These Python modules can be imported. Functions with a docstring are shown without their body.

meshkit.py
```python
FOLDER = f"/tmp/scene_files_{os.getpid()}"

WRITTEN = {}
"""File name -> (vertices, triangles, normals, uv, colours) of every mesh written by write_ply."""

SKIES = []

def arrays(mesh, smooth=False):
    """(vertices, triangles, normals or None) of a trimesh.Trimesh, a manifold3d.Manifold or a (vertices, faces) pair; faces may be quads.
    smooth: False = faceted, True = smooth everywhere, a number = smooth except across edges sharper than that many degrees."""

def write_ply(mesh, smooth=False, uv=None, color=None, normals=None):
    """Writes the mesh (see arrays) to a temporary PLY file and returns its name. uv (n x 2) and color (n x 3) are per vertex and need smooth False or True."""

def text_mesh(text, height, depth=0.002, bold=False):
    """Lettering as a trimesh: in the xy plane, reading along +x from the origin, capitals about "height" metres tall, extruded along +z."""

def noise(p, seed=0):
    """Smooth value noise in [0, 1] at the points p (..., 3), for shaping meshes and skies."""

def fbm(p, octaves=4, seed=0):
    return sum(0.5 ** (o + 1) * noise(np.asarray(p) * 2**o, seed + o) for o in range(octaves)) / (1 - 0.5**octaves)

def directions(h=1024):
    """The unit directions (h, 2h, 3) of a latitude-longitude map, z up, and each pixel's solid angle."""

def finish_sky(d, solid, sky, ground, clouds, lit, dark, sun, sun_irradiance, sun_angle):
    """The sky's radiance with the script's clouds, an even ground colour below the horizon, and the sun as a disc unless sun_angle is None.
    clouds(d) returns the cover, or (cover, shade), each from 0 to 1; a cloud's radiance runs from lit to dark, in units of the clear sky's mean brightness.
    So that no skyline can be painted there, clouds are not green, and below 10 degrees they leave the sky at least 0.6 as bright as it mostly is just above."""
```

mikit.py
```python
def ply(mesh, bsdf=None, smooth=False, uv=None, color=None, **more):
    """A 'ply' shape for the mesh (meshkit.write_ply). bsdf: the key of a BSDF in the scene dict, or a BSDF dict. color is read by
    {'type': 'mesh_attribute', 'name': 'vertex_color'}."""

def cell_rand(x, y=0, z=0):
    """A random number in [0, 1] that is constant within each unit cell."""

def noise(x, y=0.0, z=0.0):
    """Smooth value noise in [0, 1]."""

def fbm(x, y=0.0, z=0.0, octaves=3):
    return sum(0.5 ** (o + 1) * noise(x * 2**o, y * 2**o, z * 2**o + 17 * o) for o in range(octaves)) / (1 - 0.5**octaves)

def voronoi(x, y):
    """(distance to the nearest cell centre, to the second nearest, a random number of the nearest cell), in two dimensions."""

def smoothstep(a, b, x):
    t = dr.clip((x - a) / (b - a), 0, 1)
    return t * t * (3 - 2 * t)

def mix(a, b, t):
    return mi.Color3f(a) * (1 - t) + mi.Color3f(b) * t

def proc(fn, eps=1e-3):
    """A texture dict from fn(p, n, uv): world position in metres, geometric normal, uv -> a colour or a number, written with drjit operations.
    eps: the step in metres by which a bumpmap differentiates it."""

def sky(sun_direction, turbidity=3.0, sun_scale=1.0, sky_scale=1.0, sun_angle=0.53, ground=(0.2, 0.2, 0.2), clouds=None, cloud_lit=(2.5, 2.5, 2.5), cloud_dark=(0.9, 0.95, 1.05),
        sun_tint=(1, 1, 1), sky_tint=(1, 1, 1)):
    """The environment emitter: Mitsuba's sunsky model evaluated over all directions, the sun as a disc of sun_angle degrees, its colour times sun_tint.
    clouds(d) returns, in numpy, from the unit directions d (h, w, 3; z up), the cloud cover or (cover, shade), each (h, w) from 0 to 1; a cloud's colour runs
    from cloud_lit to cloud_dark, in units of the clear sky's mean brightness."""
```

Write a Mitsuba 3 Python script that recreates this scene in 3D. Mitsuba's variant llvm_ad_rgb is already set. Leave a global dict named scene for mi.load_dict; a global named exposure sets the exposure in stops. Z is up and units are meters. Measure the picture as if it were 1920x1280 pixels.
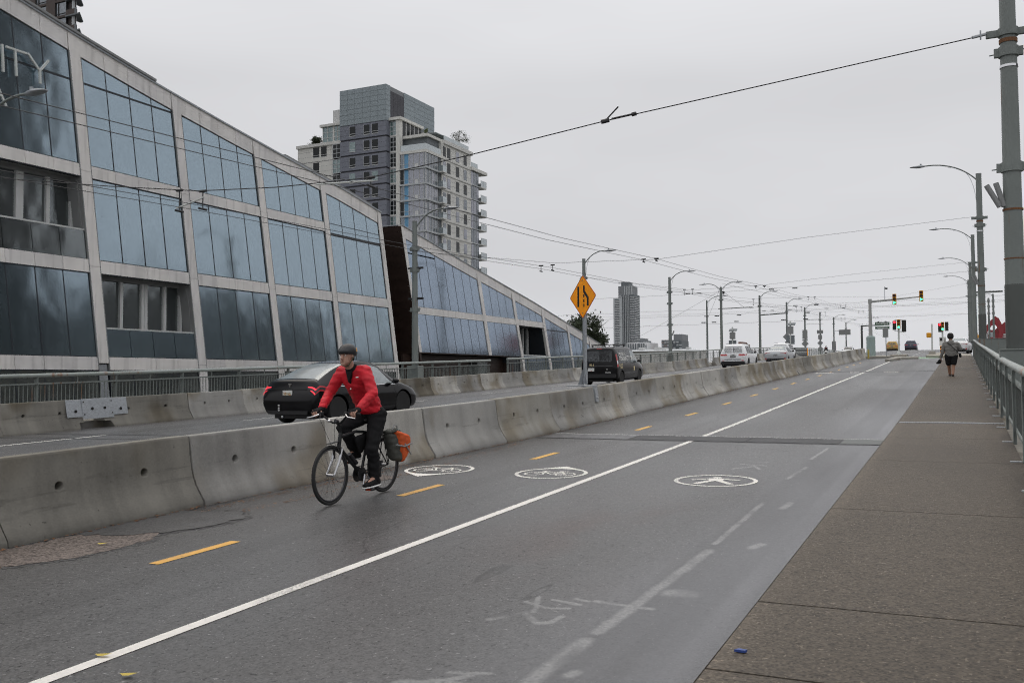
import math, random
import numpy as np, trimesh, manifold3d as m3
import drjit as dr, mitsuba as mi
import mikit, meshkit
from mikit import noise, fbm, voronoi, cell_rand, smoothstep, mix, proc
from shapely.geometry import Polygon, Point, LineString, box as sbox
from shapely import affinity
from shapely.ops import unary_union, polygonize
from scipy import sparse
from scipy.interpolate import PchipInterpolator, CubicSpline

T = mi.ScalarTransform4f
scene, labels = {'type': 'scene'}, {}
rng = random.Random(7)
nrng = np.random.default_rng(7)
pi = math.pi

# ---------------------------------------------------------------- camera, sky, exposure
EYE = 1.73
yaw, pitch, roll = math.atan(845 / 1770), math.atan(70 / 1770), 0.007
_f = np.array([-math.sin(yaw) * math.cos(pitch), math.cos(yaw) * math.cos(pitch), math.sin(pitch)])
_r = np.cross(_f, [0, 0, 1]); _r /= np.linalg.norm(_r)
_u = np.cross(_r, _f) * math.cos(roll) + _r * math.sin(roll)
scene['camera'] = {'type': 'perspective', 'fov': 2 * math.degrees(math.atan(960 / 1770)), 'fov_axis': 'x', 'near_clip': 0.05, 'far_clip': 6000.0,
                   'to_world': T().look_at(origin=[0, 0, EYE], target=[float(v) for v in np.array([0, 0, EYE]) + _f], up=[float(v) for v in _u])}


def overcast(d):
    """A closed overcast: even near the horizon, brighter overhead as overcast skies are, with soft cloud texture."""
    n = meshkit.fbm(d * np.array([2.2, 2.2, 7.0]) + 3.1, octaves=5, seed=5)
    z = np.clip(d[..., 2], 0, 1)
    level = 0.375 + 0.06 * z + 0.58 * np.clip((z - 0.30) / 0.7, 0, 1) ** 0.8 + 0.20 * (n - 0.5)
    return np.ones(d.shape[:2]), np.clip(1 - level, 0, 1)


scene['sky'] = mikit.sky((-0.35, 0.25, 0.9), turbidity=5, sun_scale=0.16, sun_angle=55, clouds=overcast,
                         cloud_lit=(3.55, 3.57, 3.66), cloud_dark=(0.85, 0.857, 0.90))
exposure = 1.44

# ---------------------------------------------------------------- materials


def diffuse_mat(key, col, rough=0.6, metallic=0.0, spec=0.4, coat=0.0, coat_gloss=0.9, sheen=0.0):
    b = {'type': 'principled', 'base_color': {'type': 'rgb', 'value': list(map(float, col))} if not callable(col) else proc(col),
         'roughness': proc(rough) if callable(rough) else float(rough), 'metallic': float(metallic), 'specular': float(spec)}
    if coat:
        b['clearcoat'], b['clearcoat_gloss'] = float(coat), float(coat_gloss)
    if sheen:
        b['sheen'] = float(sheen)
    scene['mat_' + key] = {'type': 'twosided', 'bsdf': b}


def bump_mat(key, col, hfn, scale=1.0, eps=1e-3, rough=0.6, spec=0.4, metallic=0.0, coat=0.0):
    b = {'type': 'principled', 'base_color': proc(col) if callable(col) else {'type': 'rgb', 'value': list(map(float, col))},
         'roughness': proc(rough) if callable(rough) else float(rough), 'specular': float(spec), 'metallic': float(metallic)}
    if coat:
        b['clearcoat'], b['clearcoat_gloss'] = float(coat), 0.9
    scene['mat_' + key] = {'type': 'twosided', 'bsdf': {'type': 'bumpmap', 'arbitrary': proc(hfn, eps), 'scale': float(scale), 'bsdf': b}}


def c3(r, g, b):
    return mi.Color3f(r, g, b)


WORN = []      # remains of scrubbed-off paint: (x0, y0, x1, y1, half width)
for _pts, _w in (([(-2.13, 2.4), (-2.06, 5.3)], .040), ([(-2.05, 5.5), (-1.98, 8.0)], .034), ([(-2.0, 8.3), (-2.02, 10.6)], .022), ([(-2.08, 12.6), (-2.02, 13.9)], .022), ([(-2.10, 14.8), (-2.05, 16.4)], .02), ([(-2.32, 6.15), (-1.90, 6.10)], .016),
                 ([(-2.79, 5.50), (-2.66, 5.72), (-2.56, 5.62), (-2.47, 5.53), (-2.41, 5.58), (-2.39, 5.72)], .020), ([(-2.76, 5.98), (-2.58, 5.88), (-2.42, 5.92)], .014), ([(-2.72, 6.12), (-2.60, 5.75)], .014), ([(-2.60, 6.08), (-2.38, 6.02)], .014), ([(-2.47, 6.16), (-2.36, 6.12)], .014),
                 ([(-2.72, 4.28), (-2.52, 4.38), (-2.34, 4.36)], .024), ([(-2.60, 4.25), (-2.42, 4.52)], .018), ([(-2.54, 4.52), (-2.34, 4.58)], .016),
                 ([(-2.96, 13.4), (-2.72, 13.75), (-2.60, 13.45)], .02), ([(-2.96, 13.95), (-2.60, 13.85)], .018), ([(-2.9, 14.3), (-2.64, 14.25)], .018), ([(-1.88, 6.55), (-1.78, 6.56)], .06), ([(-1.66, 8.25), (-1.62, 8.4)], .035), ([(-1.92, 4.72), (-1.91, 4.75)], .03), ([(-1.76, 10.3), (-1.74, 10.7)], .03)):
    WORN += [(*a, *b, _w) for a, b in zip(_pts, _pts[1:])]


def worn(x, y):
    m = mi.Float(0)
    jx = x + 0.018 * (noise(x * 14, y * 14) - 0.5); jy = y + 0.03 * (noise(x * 11, y * 11 + 5) - 0.5)
    for x0, y0, x1, y1, w in WORN:
        dx, dy = x1 - x0, y1 - y0
        t = dr.clip(((jx - x0) * dx + (jy - y0) * dy) / (dx * dx + dy * dy), 0, 1)
        d = dr.sqrt(dr.square(jx - x0 - t * dx) + dr.square((jy - y0 - t * dy) * 0.8))
        m = dr.maximum(m, smoothstep(2.0 * w, 0.5 * w, d))
    g = fbm(x * 5, y * 3, 2.0, 3)
    return m * smoothstep(0.10, 0.58, g) * (0.45 + 0.55 * noise(x * 60, y * 60))


def asphalt_col(p, n, uv):
    x, y = p.x, p.y
    far = smoothstep(6.0, 30.0, y)
    g1, g2 = noise(x * 95, y * 95), noise(x * 38 + 9, y * 38)
    st = smoothstep(0.90, 0.98, noise(x * 60 + 31, y * 60))
    dk = smoothstep(0.80, 0.95, noise(x * 47 + 71, y * 47 + 3))
    big = fbm(x * 0.55, y * 0.16, 0.0, 4)
    lane = noise(x * 1.6 + 5, y * 0.035)
    patch = fbm(x * 0.9 + 40, y * 0.5, 2.0, 3)
    v = 0.066 * (0.42 + 0.66 * g1 + 0.36 * g2) * (0.66 + 0.42 * big + 0.22 * lane + 0.10 * patch)
    v = v + st * 0.13 * (1 - 0.6 * far) - dk * 0.04 * (1 - 0.6 * far)
    kerb = smoothstep(-2.9, -1.35, x + 0.7 * (fbm(x * 0.4, y * 0.22, 5.0, 3) - 0.5)) * smoothstep(-6, 2, y) * (x < -0.5)
    pale = c3(0.128, 0.130, 0.140) * (0.80 + 0.22 * noise(x * 7, y * 0.6) + 0.12 * g1)
    col = c3(v * 1.0, v * 0.985, v * 0.985)
    col = mix(col, pale, kerb * 0.70)
    rust = dr.exp(-((x + 3.15) * (x + 3.15) * 1.6 + (y - 8.6) * (y - 8.6) * 0.35)) * smoothstep(0.35, 0.7, fbm(x * 1.7, y * 1.1, 9.0, 3))
    col = col * (1 - c3(0.0, 0.20, 0.26) * rust)
    # tyre-polished and oily streaks of the traffic lanes
    tl = smoothstep(-8.6, -9.2, x)
    str_ = 0.86 + 0.28 * noise(x * 2.3, y * 0.03 + 4)
    col = col * (1 - tl) + col * (str_ * 1.12) * tl
    # crack-like dark lines near the barrier
    ed = smoothstep(-7.0, -7.85, x) * (1 - tl) * smoothstep(0.36, 0.62, fbm(x * 2.1, y * 0.9, 1.0, 3))
    rid = dr.abs(fbm(x * 0.9 + 2, y * 0.22, 6.0, 4) - 0.5)
    crack = smoothstep(0.007, 0.001, rid) * smoothstep(0.45, 0.6, noise(x * 0.6, y * 0.2, 8.0)) * (1 - kerb)
    tread = smoothstep(0.55, 0.75, noise(x * 3.1 + 9, y * 0.02, 2.0)) * 0.16
    col = col * (1 - 0.42 * ed) * (1 - 0.45 * crack) * (1 - tread)
    return mix(col, c3(0.36, 0.36, 0.355), worn(x, y) * 0.43)


def asphalt_rough(p, n, uv):
    return 0.20 + 0.30 * fbm(p.x * 0.6 + 3, p.y * 0.18, 4.0, 3) + 0.10 * noise(p.x * 80, p.y * 80)


def asphalt_h(p, n, uv):
    f = smoothstep(26.0, 6.0, p.y)
    return (noise(p.x * 85, p.y * 85) * 0.0022 + noise(p.x * 40, p.y * 40) * 0.0018) * f


bump_mat('asphalt', asphalt_col, asphalt_h, 1.0, 2e-3, asphalt_rough, spec=0.50)


def walk_col(p, n, uv):
    x, y = p.x, p.y
    far = smoothstep(8.0, 26.0, y)
    g1, g2, g3 = noise(x * 85, y * 85), noise(x * 34, y * 34 + 8), noise(x * 55 + 3, y * 55)
    st = smoothstep(0.84, 0.95, g3)
    slab = cell_rand(dr.floor((y + 0.3) / 3.15), 3.0, 1.0)
    big = fbm(x * 0.8, y * 0.4, 3.0, 4)
    v = 0.064 * (0.34 + 0.85 * g1 + 0.30 * g2) * (0.70 + 0.5 * big + 0.16 * slab)
    v = v + st * 0.07 * (1 - 0.7 * far)
    edge = smoothstep(-0.95, -1.15, x) * 0.25
    moss = smoothstep(0.28, 0.72, x) * smoothstep(0.35, 0.65, fbm(x * 3, y * 1.1, 7.0, 3))
    col = c3(v * 1.0, v * 0.82, v * 0.62) * (1 + edge)
    return col * (1 - 0.45 * moss)


def walk_h(p, n, uv):
    f = smoothstep(24.0, 5.0, p.y)
    return (noise(p.x * 75, p.y * 75) * 0.004 + noise(p.x * 34, p.y * 34) * 0.003) * f


bump_mat('walk', walk_col, walk_h, 1.0, 2e-3, 0.62, spec=0.35)


def conc(base, seed, warm=1.0):
    def fn(p, n, uv):
        x, y, z = p.x, p.y, p.z
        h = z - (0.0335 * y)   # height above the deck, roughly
        blot = fbm(y * 1.1 + seed * 7, h * 1.7, x * 0.6 + seed, 4)
        streak = noise(y * 6.5 + seed * 3, h * 0.7, seed) * 0.6 + noise(y * 17, h * 0.5, seed + 2) * 0.4
        fine = noise(y * 55, z * 55, x * 55)
        pore = smoothstep(0.86, 0.93, noise(y * 30 + seed, z * 30, x * 9)) * smoothstep(0.55, 0.75, noise(y * 3, z * 3, seed))
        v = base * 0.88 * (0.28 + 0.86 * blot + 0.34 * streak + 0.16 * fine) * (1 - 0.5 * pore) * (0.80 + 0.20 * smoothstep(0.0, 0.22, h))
        dirt = smoothstep(0.44, 0.70, fbm(y * 0.9 + 11 + seed, h * 0.8, 3.0, 4))
        scuff = smoothstep(0.70, 0.82, noise(y * 1.3 + seed * 5, h * 22, 2.0)) * smoothstep(0.12, 0.22, h) * smoothstep(0.62, 0.40, h) * noise(y * 9, h * 60)
        v = v * (1 - 0.28 * scuff)
        col = c3(v, v * (1 - 0.022 * warm), v * (1 - 0.075 * warm))
        return mix(col, col * c3(0.58, 0.51, 0.40), dirt * 0.9)
    return fn


def conc_h(p, n, uv):
    return noise(p.x * 30, p.y * 30, p.z * 30) * 0.0015 + noise(p.x * 90, p.y * 90, p.z * 90) * 0.0008


for _i, (_b, _w) in enumerate([(0.41, 1.5), (0.30, 1.1), (0.345, 2.0), (0.20, 2.2)]):
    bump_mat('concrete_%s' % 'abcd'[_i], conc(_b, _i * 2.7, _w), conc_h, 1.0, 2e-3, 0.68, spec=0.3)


def paint_col(base, wear=0.5):
    def fn(p, n, uv):
        w = smoothstep(0.52, 0.80, fbm(p.x * 6, p.y * 2.0, 1.0, 4)) * wear
        g = noise(p.x * 80, p.y * 80)
        c = mi.Color3f(*base) * (0.86 + 0.16 * g)
        return mix(c, c3(0.10, 0.098, 0.096), w * smoothstep(0.35, 0.6, g))
    return fn


diffuse_mat('white_mark', paint_col((0.64, 0.62, 0.58), 0.55), 0.55)
diffuse_mat('yellow_mark', paint_col((0.60, 0.335, 0.075), 0.6), 0.55)
def ghost_col(p, n, uv):
    g = fbm(p.x * 14, p.y * 9, 3.0, 4)
    m = smoothstep(0.36, 0.66, g) * (0.5 + 0.5 * noise(p.x * 70, p.y * 70))
    return mix(c3(0.20, 0.20, 0.20), c3(0.36, 0.36, 0.355), m)
diffuse_mat('ghost_mark', ghost_col, 0.6)
diffuse_mat('old_mark', paint_col((0.36, 0.36, 0.35), 1.0), 0.6)
def tar_col(p, n, uv):
    v = 0.034 * (0.6 + 0.8 * fbm(p.x * 3, p.y * 3, 0.0, 3)) + 0.035 * noise(p.x * 70, p.y * 70)
    return c3(v, v, v * 1.02)
diffuse_mat('tar', tar_col, 0.45)
def oldpatch_col(p, n, uv):
    v = 0.11 * (0.2 + 1.1 * noise(p.x * 50, p.y * 60)) * (0.65 + 0.6 * fbm(p.x * 1.6, p.y * 1.6, 3.0, 3))
    return c3(v * 1.1, v * 0.90, v * 0.79)
diffuse_mat('old_patch', oldpatch_col, 0.7)


def steel_col(p, n, uv):
    v = 0.185 * (0.80 + 0.30 * fbm(p.x * 2.2, p.y * 2.2, p.z * 0.8, 3) + 0.08 * noise(p.x * 40, p.y * 40, p.z * 40))
    st = smoothstep(0.70, 0.86, noise(p.x * 16 + 3, p.y * 16, p.z * 0.55)) * smoothstep(0.60, 0.80, noise(p.x * 1.3, p.y * 1.3, p.z * 0.9 + 3))
    c = c3(v * 0.90, v * 1.0, v * 0.95)
    return mix(c, c3(0.15, 0.065, 0.028), st * 0.75)
diffuse_mat('green_steel', steel_col, 0.46, spec=0.45)
def dsteel_col(p, n, uv):
    v = 0.085 * (0.85 + 0.3 * fbm(p.x * 2.2, p.y * 2.2, p.z * 0.8, 3))
    return c3(v * 0.92, v * 1.0, v * 0.94)
diffuse_mat('dark_steel', dsteel_col, 0.48, spec=0.45)
diffuse_mat('rail_grey', lambda p, n, uv: steel_col(p, n, uv) * 1.5, 0.40, spec=0.5)
diffuse_mat('galvanised', lambda p, n, uv: mi.Color3f(0.36, 0.38, 0.40) * (0.8 + 0.35 * noise(p.x * 25, p.y * 25, p.z * 25)), 0.42, metallic=0.5)
diffuse_mat('pale_steel', (0.52, 0.54, 0.52), 0.45)
diffuse_mat('dull_grey', (0.22, 0.225, 0.225), 0.6)
diffuse_mat('hatch_iron', (0.075, 0.062, 0.052), 0.6)
diffuse_mat('rust', lambda p, n, uv: mi.Color3f(0.16, 0.075, 0.035) * (0.5 + 0.9 * fbm(p.x * 20, p.y * 20, p.z * 20, 3)), 0.8)
diffuse_mat('joint_rubber', lambda p, n, uv: mi.Color3f(0.020, 0.020, 0.021) * (0.6 + 0.8 * noise(p.x * 14, p.y * 40)), 0.5)
diffuse_mat('black_steel', (0.025, 0.025, 0.027), 0.5)
diffuse_mat('wire', (0.035, 0.035, 0.037), 0.5)


def clad_col(p, n, uv):
    v = 0.68 * (0.86 + 0.20 * fbm(p.y * 0.9, p.z * 0.9, 2.0, 3) + 0.10 * noise(p.y * 9, p.z * 0.8, 1.0))
    drip = smoothstep(0.66, 0.86, noise(p.y * 7.5, p.z * 0.45, 4.0)) * 0.14
    v = v * (1 - drip)
    return c3(v, v * 0.965, v * 0.925)
diffuse_mat('cladding', clad_col, 0.38, spec=0.45)
diffuse_mat('cladding_b', lambda p, n, uv: clad_col(p, n, uv) * c3(0.93, 0.935, 0.95), 0.42, spec=0.45)
diffuse_mat('mullion', (0.028, 0.032, 0.038), 0.4)
diffuse_mat('copper', lambda p, n, uv: mi.Color3f(0.030, 0.018, 0.014) * (0.6 + 0.9 * fbm(p.y * 0.8, p.x * 0.8, p.z * 3.0, 3)), 0.5)
diffuse_mat('dark_interior', (0.035, 0.038, 0.040), 0.7)
diffuse_mat('white_frame', (0.50, 0.51, 0.50), 0.45)


def coated_glass(key, body, tint, weight, bump=0.0):
    cond = {'type': 'roughconductor', 'material': 'none', 'alpha': 0.012, 'distribution': 'ggx', 'specular_reflectance': {'type': 'rgb', 'value': list(tint)}}
    if bump:
        cond = {'type': 'bumpmap', 'arbitrary': proc(wave, 0.02), 'scale': float(bump), 'bsdf': cond}
    scene['mat_' + key] = {'type': 'twosided', 'bsdf': {'type': 'blendbsdf', 'weight': float(weight),
                  'bsdf_0': {'type': 'principled', 'base_color': proc(body) if callable(body) else {'type': 'rgb', 'value': list(body)}, 'roughness': 0.35, 'specular': 0.5}, 'bsdf_1': cond}}


def wave(p, n, uv):
    return noise(p.y * 1.1 + p.x, p.z * 0.8, 3.0) * 0.010 + noise(p.y * 2.7, p.z * 2.1 + p.x, 9.0) * 0.0035


def glass_body(p, n, uv):
    v = 0.6 + 0.8 * fbm(p.y * 0.55, p.z * 0.22, 1.0, 3)
    return c3(0.018, 0.030, 0.032) * v
coated_glass('facade_glass', glass_body, (0.48, 0.60, 0.69), 0.66, 0.8)
coated_glass('facade_glass_b', lambda p, n, uv: glass_body(p, n, uv) * c3(1.15, 1.0, 1.15), (0.44, 0.53, 0.65), 0.66, 0.10)
coated_glass('dark_glass', (0.014, 0.018, 0.018), (0.60, 0.66, 0.68), 0.28, 1.3)
coated_glass('tower_glass', (0.05, 0.06, 0.065), (0.62, 0.66, 0.72), 0.22)
scene['mat_tower_glass_dark'] = {'type': 'twosided', 'bsdf': {'type': 'roughplastic', 'diffuse_reflectance': {'type': 'rgb', 'value': [0.010, 0.013, 0.014]}, 'alpha': 0.05, 'int_ior': 1.38}}
coated_glass('tower_glass_green', (0.105, 0.165, 0.150), (0.6, 0.66, 0.72), 0.18)
coated_glass('tower_glass_pale', (0.15, 0.155, 0.185), (0.7, 0.72, 0.78), 0.25)
coated_glass('rail_glass', (0.20, 0.24, 0.24), (0.7, 0.74, 0.76), 0.45)
scene['mat_clear_pane'] = {'type': 'thindielectric', 'int_ior': 1.6}

for key, col in dict(tower_grey=(0.175, 0.185, 0.220), tower_blue_grey=(0.255, 0.295, 0.315), tower_cream=(0.60, 0.595, 0.56), tower_slab=(0.56, 0.555, 0.53),
                     tower_white=(0.56, 0.565, 0.56), blue_panel=(0.13, 0.30, 0.47), louvre=(0.060, 0.060, 0.070), brown_brick=(0.060, 0.045, 0.040), dark_brick=(0.040, 0.034, 0.033),
                     far_pale=(0.42, 0.44, 0.45), far_dark=(0.14, 0.155, 0.165), far_white=(0.60, 0.61, 0.62), far_grey=(0.20, 0.21, 0.22), far_red=(0.26, 0.165, 0.14), far_brown=(0.24, 0.205, 0.19),
                     sand_paint=(0.34, 0.345, 0.335)).items():
    diffuse_mat(key, col, 0.6, spec=0.35)

scene['mat_black_paint'] = {'type': 'twosided', 'bsdf': {'type': 'roughplastic', 'diffuse_reflectance': {'type': 'rgb', 'value': [0.004, 0.004, 0.005]}, 'alpha': 0.04, 'int_ior': 1.36}}
diffuse_mat('white_paint', (0.70, 0.71, 0.715), 0.28, spec=0.5, coat=0.8)
diffuse_mat('silver_paint', (0.46, 0.475, 0.49), 0.32, metallic=0.45, coat=0.8)
diffuse_mat('grey_paint', (0.15, 0.155, 0.16), 0.3, metallic=0.3, coat=0.8)
diffuse_mat('yellow_paint', (0.48, 0.30, 0.06), 0.3, coat=0.8)
diffuse_mat('blue_paint', (0.018, 0.024, 0.06), 0.25, coat=1.0)
diffuse_mat('red_paint', (0.26, 0.014, 0.020), 0.35, coat=0.6)
diffuse_mat('black_plastic', (0.016, 0.016, 0.017), 0.45)
diffuse_mat('grey_plastic', (0.09, 0.09, 0.092), 0.55)
diffuse_mat('rubber', (0.018, 0.018, 0.018), 0.75)
diffuse_mat('alloy', (0.48, 0.48, 0.49), 0.3, metallic=0.85)
diffuse_mat('dark_alloy', (0.05, 0.05, 0.055), 0.35, metallic=0.6)
diffuse_mat('chrome', (0.75, 0.75, 0.76), 0.12, metallic=1.0)
coated_glass('car_glass', (0.004, 0.005, 0.006), (0.72, 0.76, 0.80), 0.09)
coated_glass('car_glass_pale', (0.09, 0.105, 0.105), (0.75, 0.8, 0.82), 0.30)
coated_glass('roof_glass', (0.010, 0.013, 0.022), (0.70, 0.76, 0.86), 0.34)
diffuse_mat('tail_red', (0.38, 0.012, 0.015), 0.18, coat=1.0)
diffuse_mat('lens_clear', (0.62, 0.62, 0.63), 0.15, coat=1.0)
diffuse_mat('plate_white', (0.62, 0.62, 0.60), 0.4)
diffuse_mat('letter_white', (0.68, 0.68, 0.66), 0.5)
diffuse_mat('letter_gold', (0.62, 0.52, 0.30), 0.5)
diffuse_mat('sign_orange', (0.97, 0.335, 0.004), 0.42, spec=0.4)
diffuse_mat('sign_red', (0.42, 0.05, 0.02), 0.45)
diffuse_mat('black_ink', (0.012, 0.012, 0.012), 0.5)
diffuse_mat('sign_green', (0.07, 0.125, 0.085), 0.5)
diffuse_mat('signal_yellow', (0.66, 0.30, 0.012), 0.45)
diffuse_mat('signal_dark', (0.02, 0.018, 0.016), 0.5)
diffuse_mat('lens_red_off', (0.10, 0.012, 0.012), 0.3)
diffuse_mat('lens_amber_off', (0.10, 0.05, 0.012), 0.3)
diffuse_mat('lens_green_off', (0.012, 0.06, 0.04), 0.3)
diffuse_mat('green_lane', lambda p, n, uv: mi.Color3f(0.19, 0.36, 0.20) * (0.8 + 0.4 * fbm(p.x * 3, p.y * 0.4, 0.0, 3)), 0.6)
diffuse_mat('leaf', lambda p, n, uv: mi.Color3f(0.030, 0.042, 0.020) * (0.5 + 1.2 * noise(p.x * 1.2, p.y * 1.2, p.z * 1.2)), 0.6)
diffuse_mat('leaf_pale', lambda p, n, uv: mi.Color3f(0.085, 0.105, 0.045) * (0.5 + 1.1 * noise(p.x * 2, p.y * 2, p.z * 2)), 0.6)
diffuse_mat('bark', (0.06, 0.05, 0.04), 0.8)
diffuse_mat('leaf_litter', lambda p, n, uv: mi.Color3f(0.16, 0.075, 0.035) * (0.3 + 1.3 * noise(p.x * 18, p.y * 18)), 0.8)
diffuse_mat('leaf_yellow', (0.42, 0.32, 0.06), 0.6)
diffuse_mat('blue_scrap', (0.03, 0.06, 0.22), 0.4)
diffuse_mat('ground', lambda p, n, uv: mi.Color3f(0.075, 0.078, 0.072) * (0.6 + 0.8 * fbm(p.x * 0.05, p.y * 0.05, 0.0, 3)), 0.85)
diffuse_mat('skin', lambda p, n, uv: mi.Color3f(0.36, 0.205, 0.150) * (0.9 + 0.2 * noise(p.x * 25, p.y * 25, p.z * 25)), 0.5)
diffuse_mat('skin_tan', (0.27, 0.145, 0.095), 0.5)
def jacket_h(p, n, uv):
    return noise(p.x * 9, p.y * 9, p.z * 24) * 0.012 + noise(p.x * 26, p.y * 26, p.z * 40) * 0.004
bump_mat('red_cloth', lambda p, n, uv: mi.Color3f(0.52, 0.012, 0.024) * (0.75 + 0.5 * noise(p.x * 10, p.y * 10, p.z * 16)), jacket_h, 1.0, 4e-3, 0.55, spec=0.35)
bump_mat('black_cloth', (0.009, 0.009, 0.010), lambda p, n, uv: noise(p.x * 14, p.y * 14, p.z * 20) * 0.010, 1.0, 4e-3, 0.8, spec=0.2)
bump_mat('grey_cloth', lambda p, n, uv: mi.Color3f(0.17, 0.165, 0.155) * (0.8 + 0.4 * noise(p.x * 20, p.y * 20, p.z * 20)), lambda p, n, uv: noise(p.x * 10, p.y * 10, p.z * 16) * 0.014, 1.0, 4e-3, 0.85, spec=0.2)
diffuse_mat('helmet_shell', (0.013, 0.013, 0.014), 0.42, spec=0.5)
bump_mat('bag_grey', lambda p, n, uv: mi.Color3f(0.058, 0.060, 0.052) * (0.7 + 0.5 * noise(p.x * 18, p.y * 18, p.z * 18)), lambda p, n, uv: noise(p.x * 16, p.y * 16, p.z * 30) * 0.010, 1.0, 4e-3, 0.8)
bump_mat('bag_orange', lambda p, n, uv: mi.Color3f(0.52, 0.085, 0.018) * (0.75 + 0.4 * noise(p.x * 18, p.y * 18, p.z * 18)), lambda p, n, uv: noise(p.x * 16, p.y * 16, p.z * 30) * 0.010, 1.0, 4e-3, 0.8)
diffuse_mat('bike_black', (0.012, 0.013, 0.014), 0.35, spec=0.3)
diffuse_mat('hair_dark', (0.010, 0.009, 0.009), 0.8)

# ---------------------------------------------------------------- mesh helpers: a mesh is (vertices, triangles)
V3 = lambda *a: np.array(a, float)


def tri(f):
    f = np.asarray(f, int)
    return f if f.shape[1] == 3 else np.vstack([f[:, [0, 1, 2]], f[:, [0, 2, 3]]])


def cat(*ms):
    ms = [m for m in (ms[0] if len(ms) == 1 and isinstance(ms[0], list) else ms) if m is not None and len(m[0])]
    vs, fs, n = [], [], 0
    for v, f in ms:
        vs.append(np.asarray(v, float)); fs.append(tri(f) + n); n += len(v)
    return np.vstack(vs), np.vstack(fs)


def raw(m):
    if hasattr(m, 'to_mesh'):
        q = m.to_mesh(); return np.array(q.vert_properties[:, :3], float), np.array(q.tri_verts)
    if isinstance(m, trimesh.Trimesh):
        return np.array(m.vertices), np.array(m.faces)
    return m


def man(m):
    v, f = raw(m)
    t = trimesh.Trimesh(v, tri(f), process=True); t.merge_vertices()
    return m3.Manifold(m3.Mesh(np.asarray(t.vertices, np.float32), np.asarray(t.faces, np.uint32)))


def rotz(a):
    c, s = math.cos(a), math.sin(a); return np.array([[c, -s, 0], [s, c, 0], [0, 0, 1.0]])


def rotx(a):
    c, s = math.cos(a), math.sin(a); return np.array([[1.0, 0, 0], [0, c, -s], [0, s, c]])


def roty(a):
    c, s = math.cos(a), math.sin(a); return np.array([[c, 0, s], [0, 1.0, 0], [-s, 0, c]])


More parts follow.
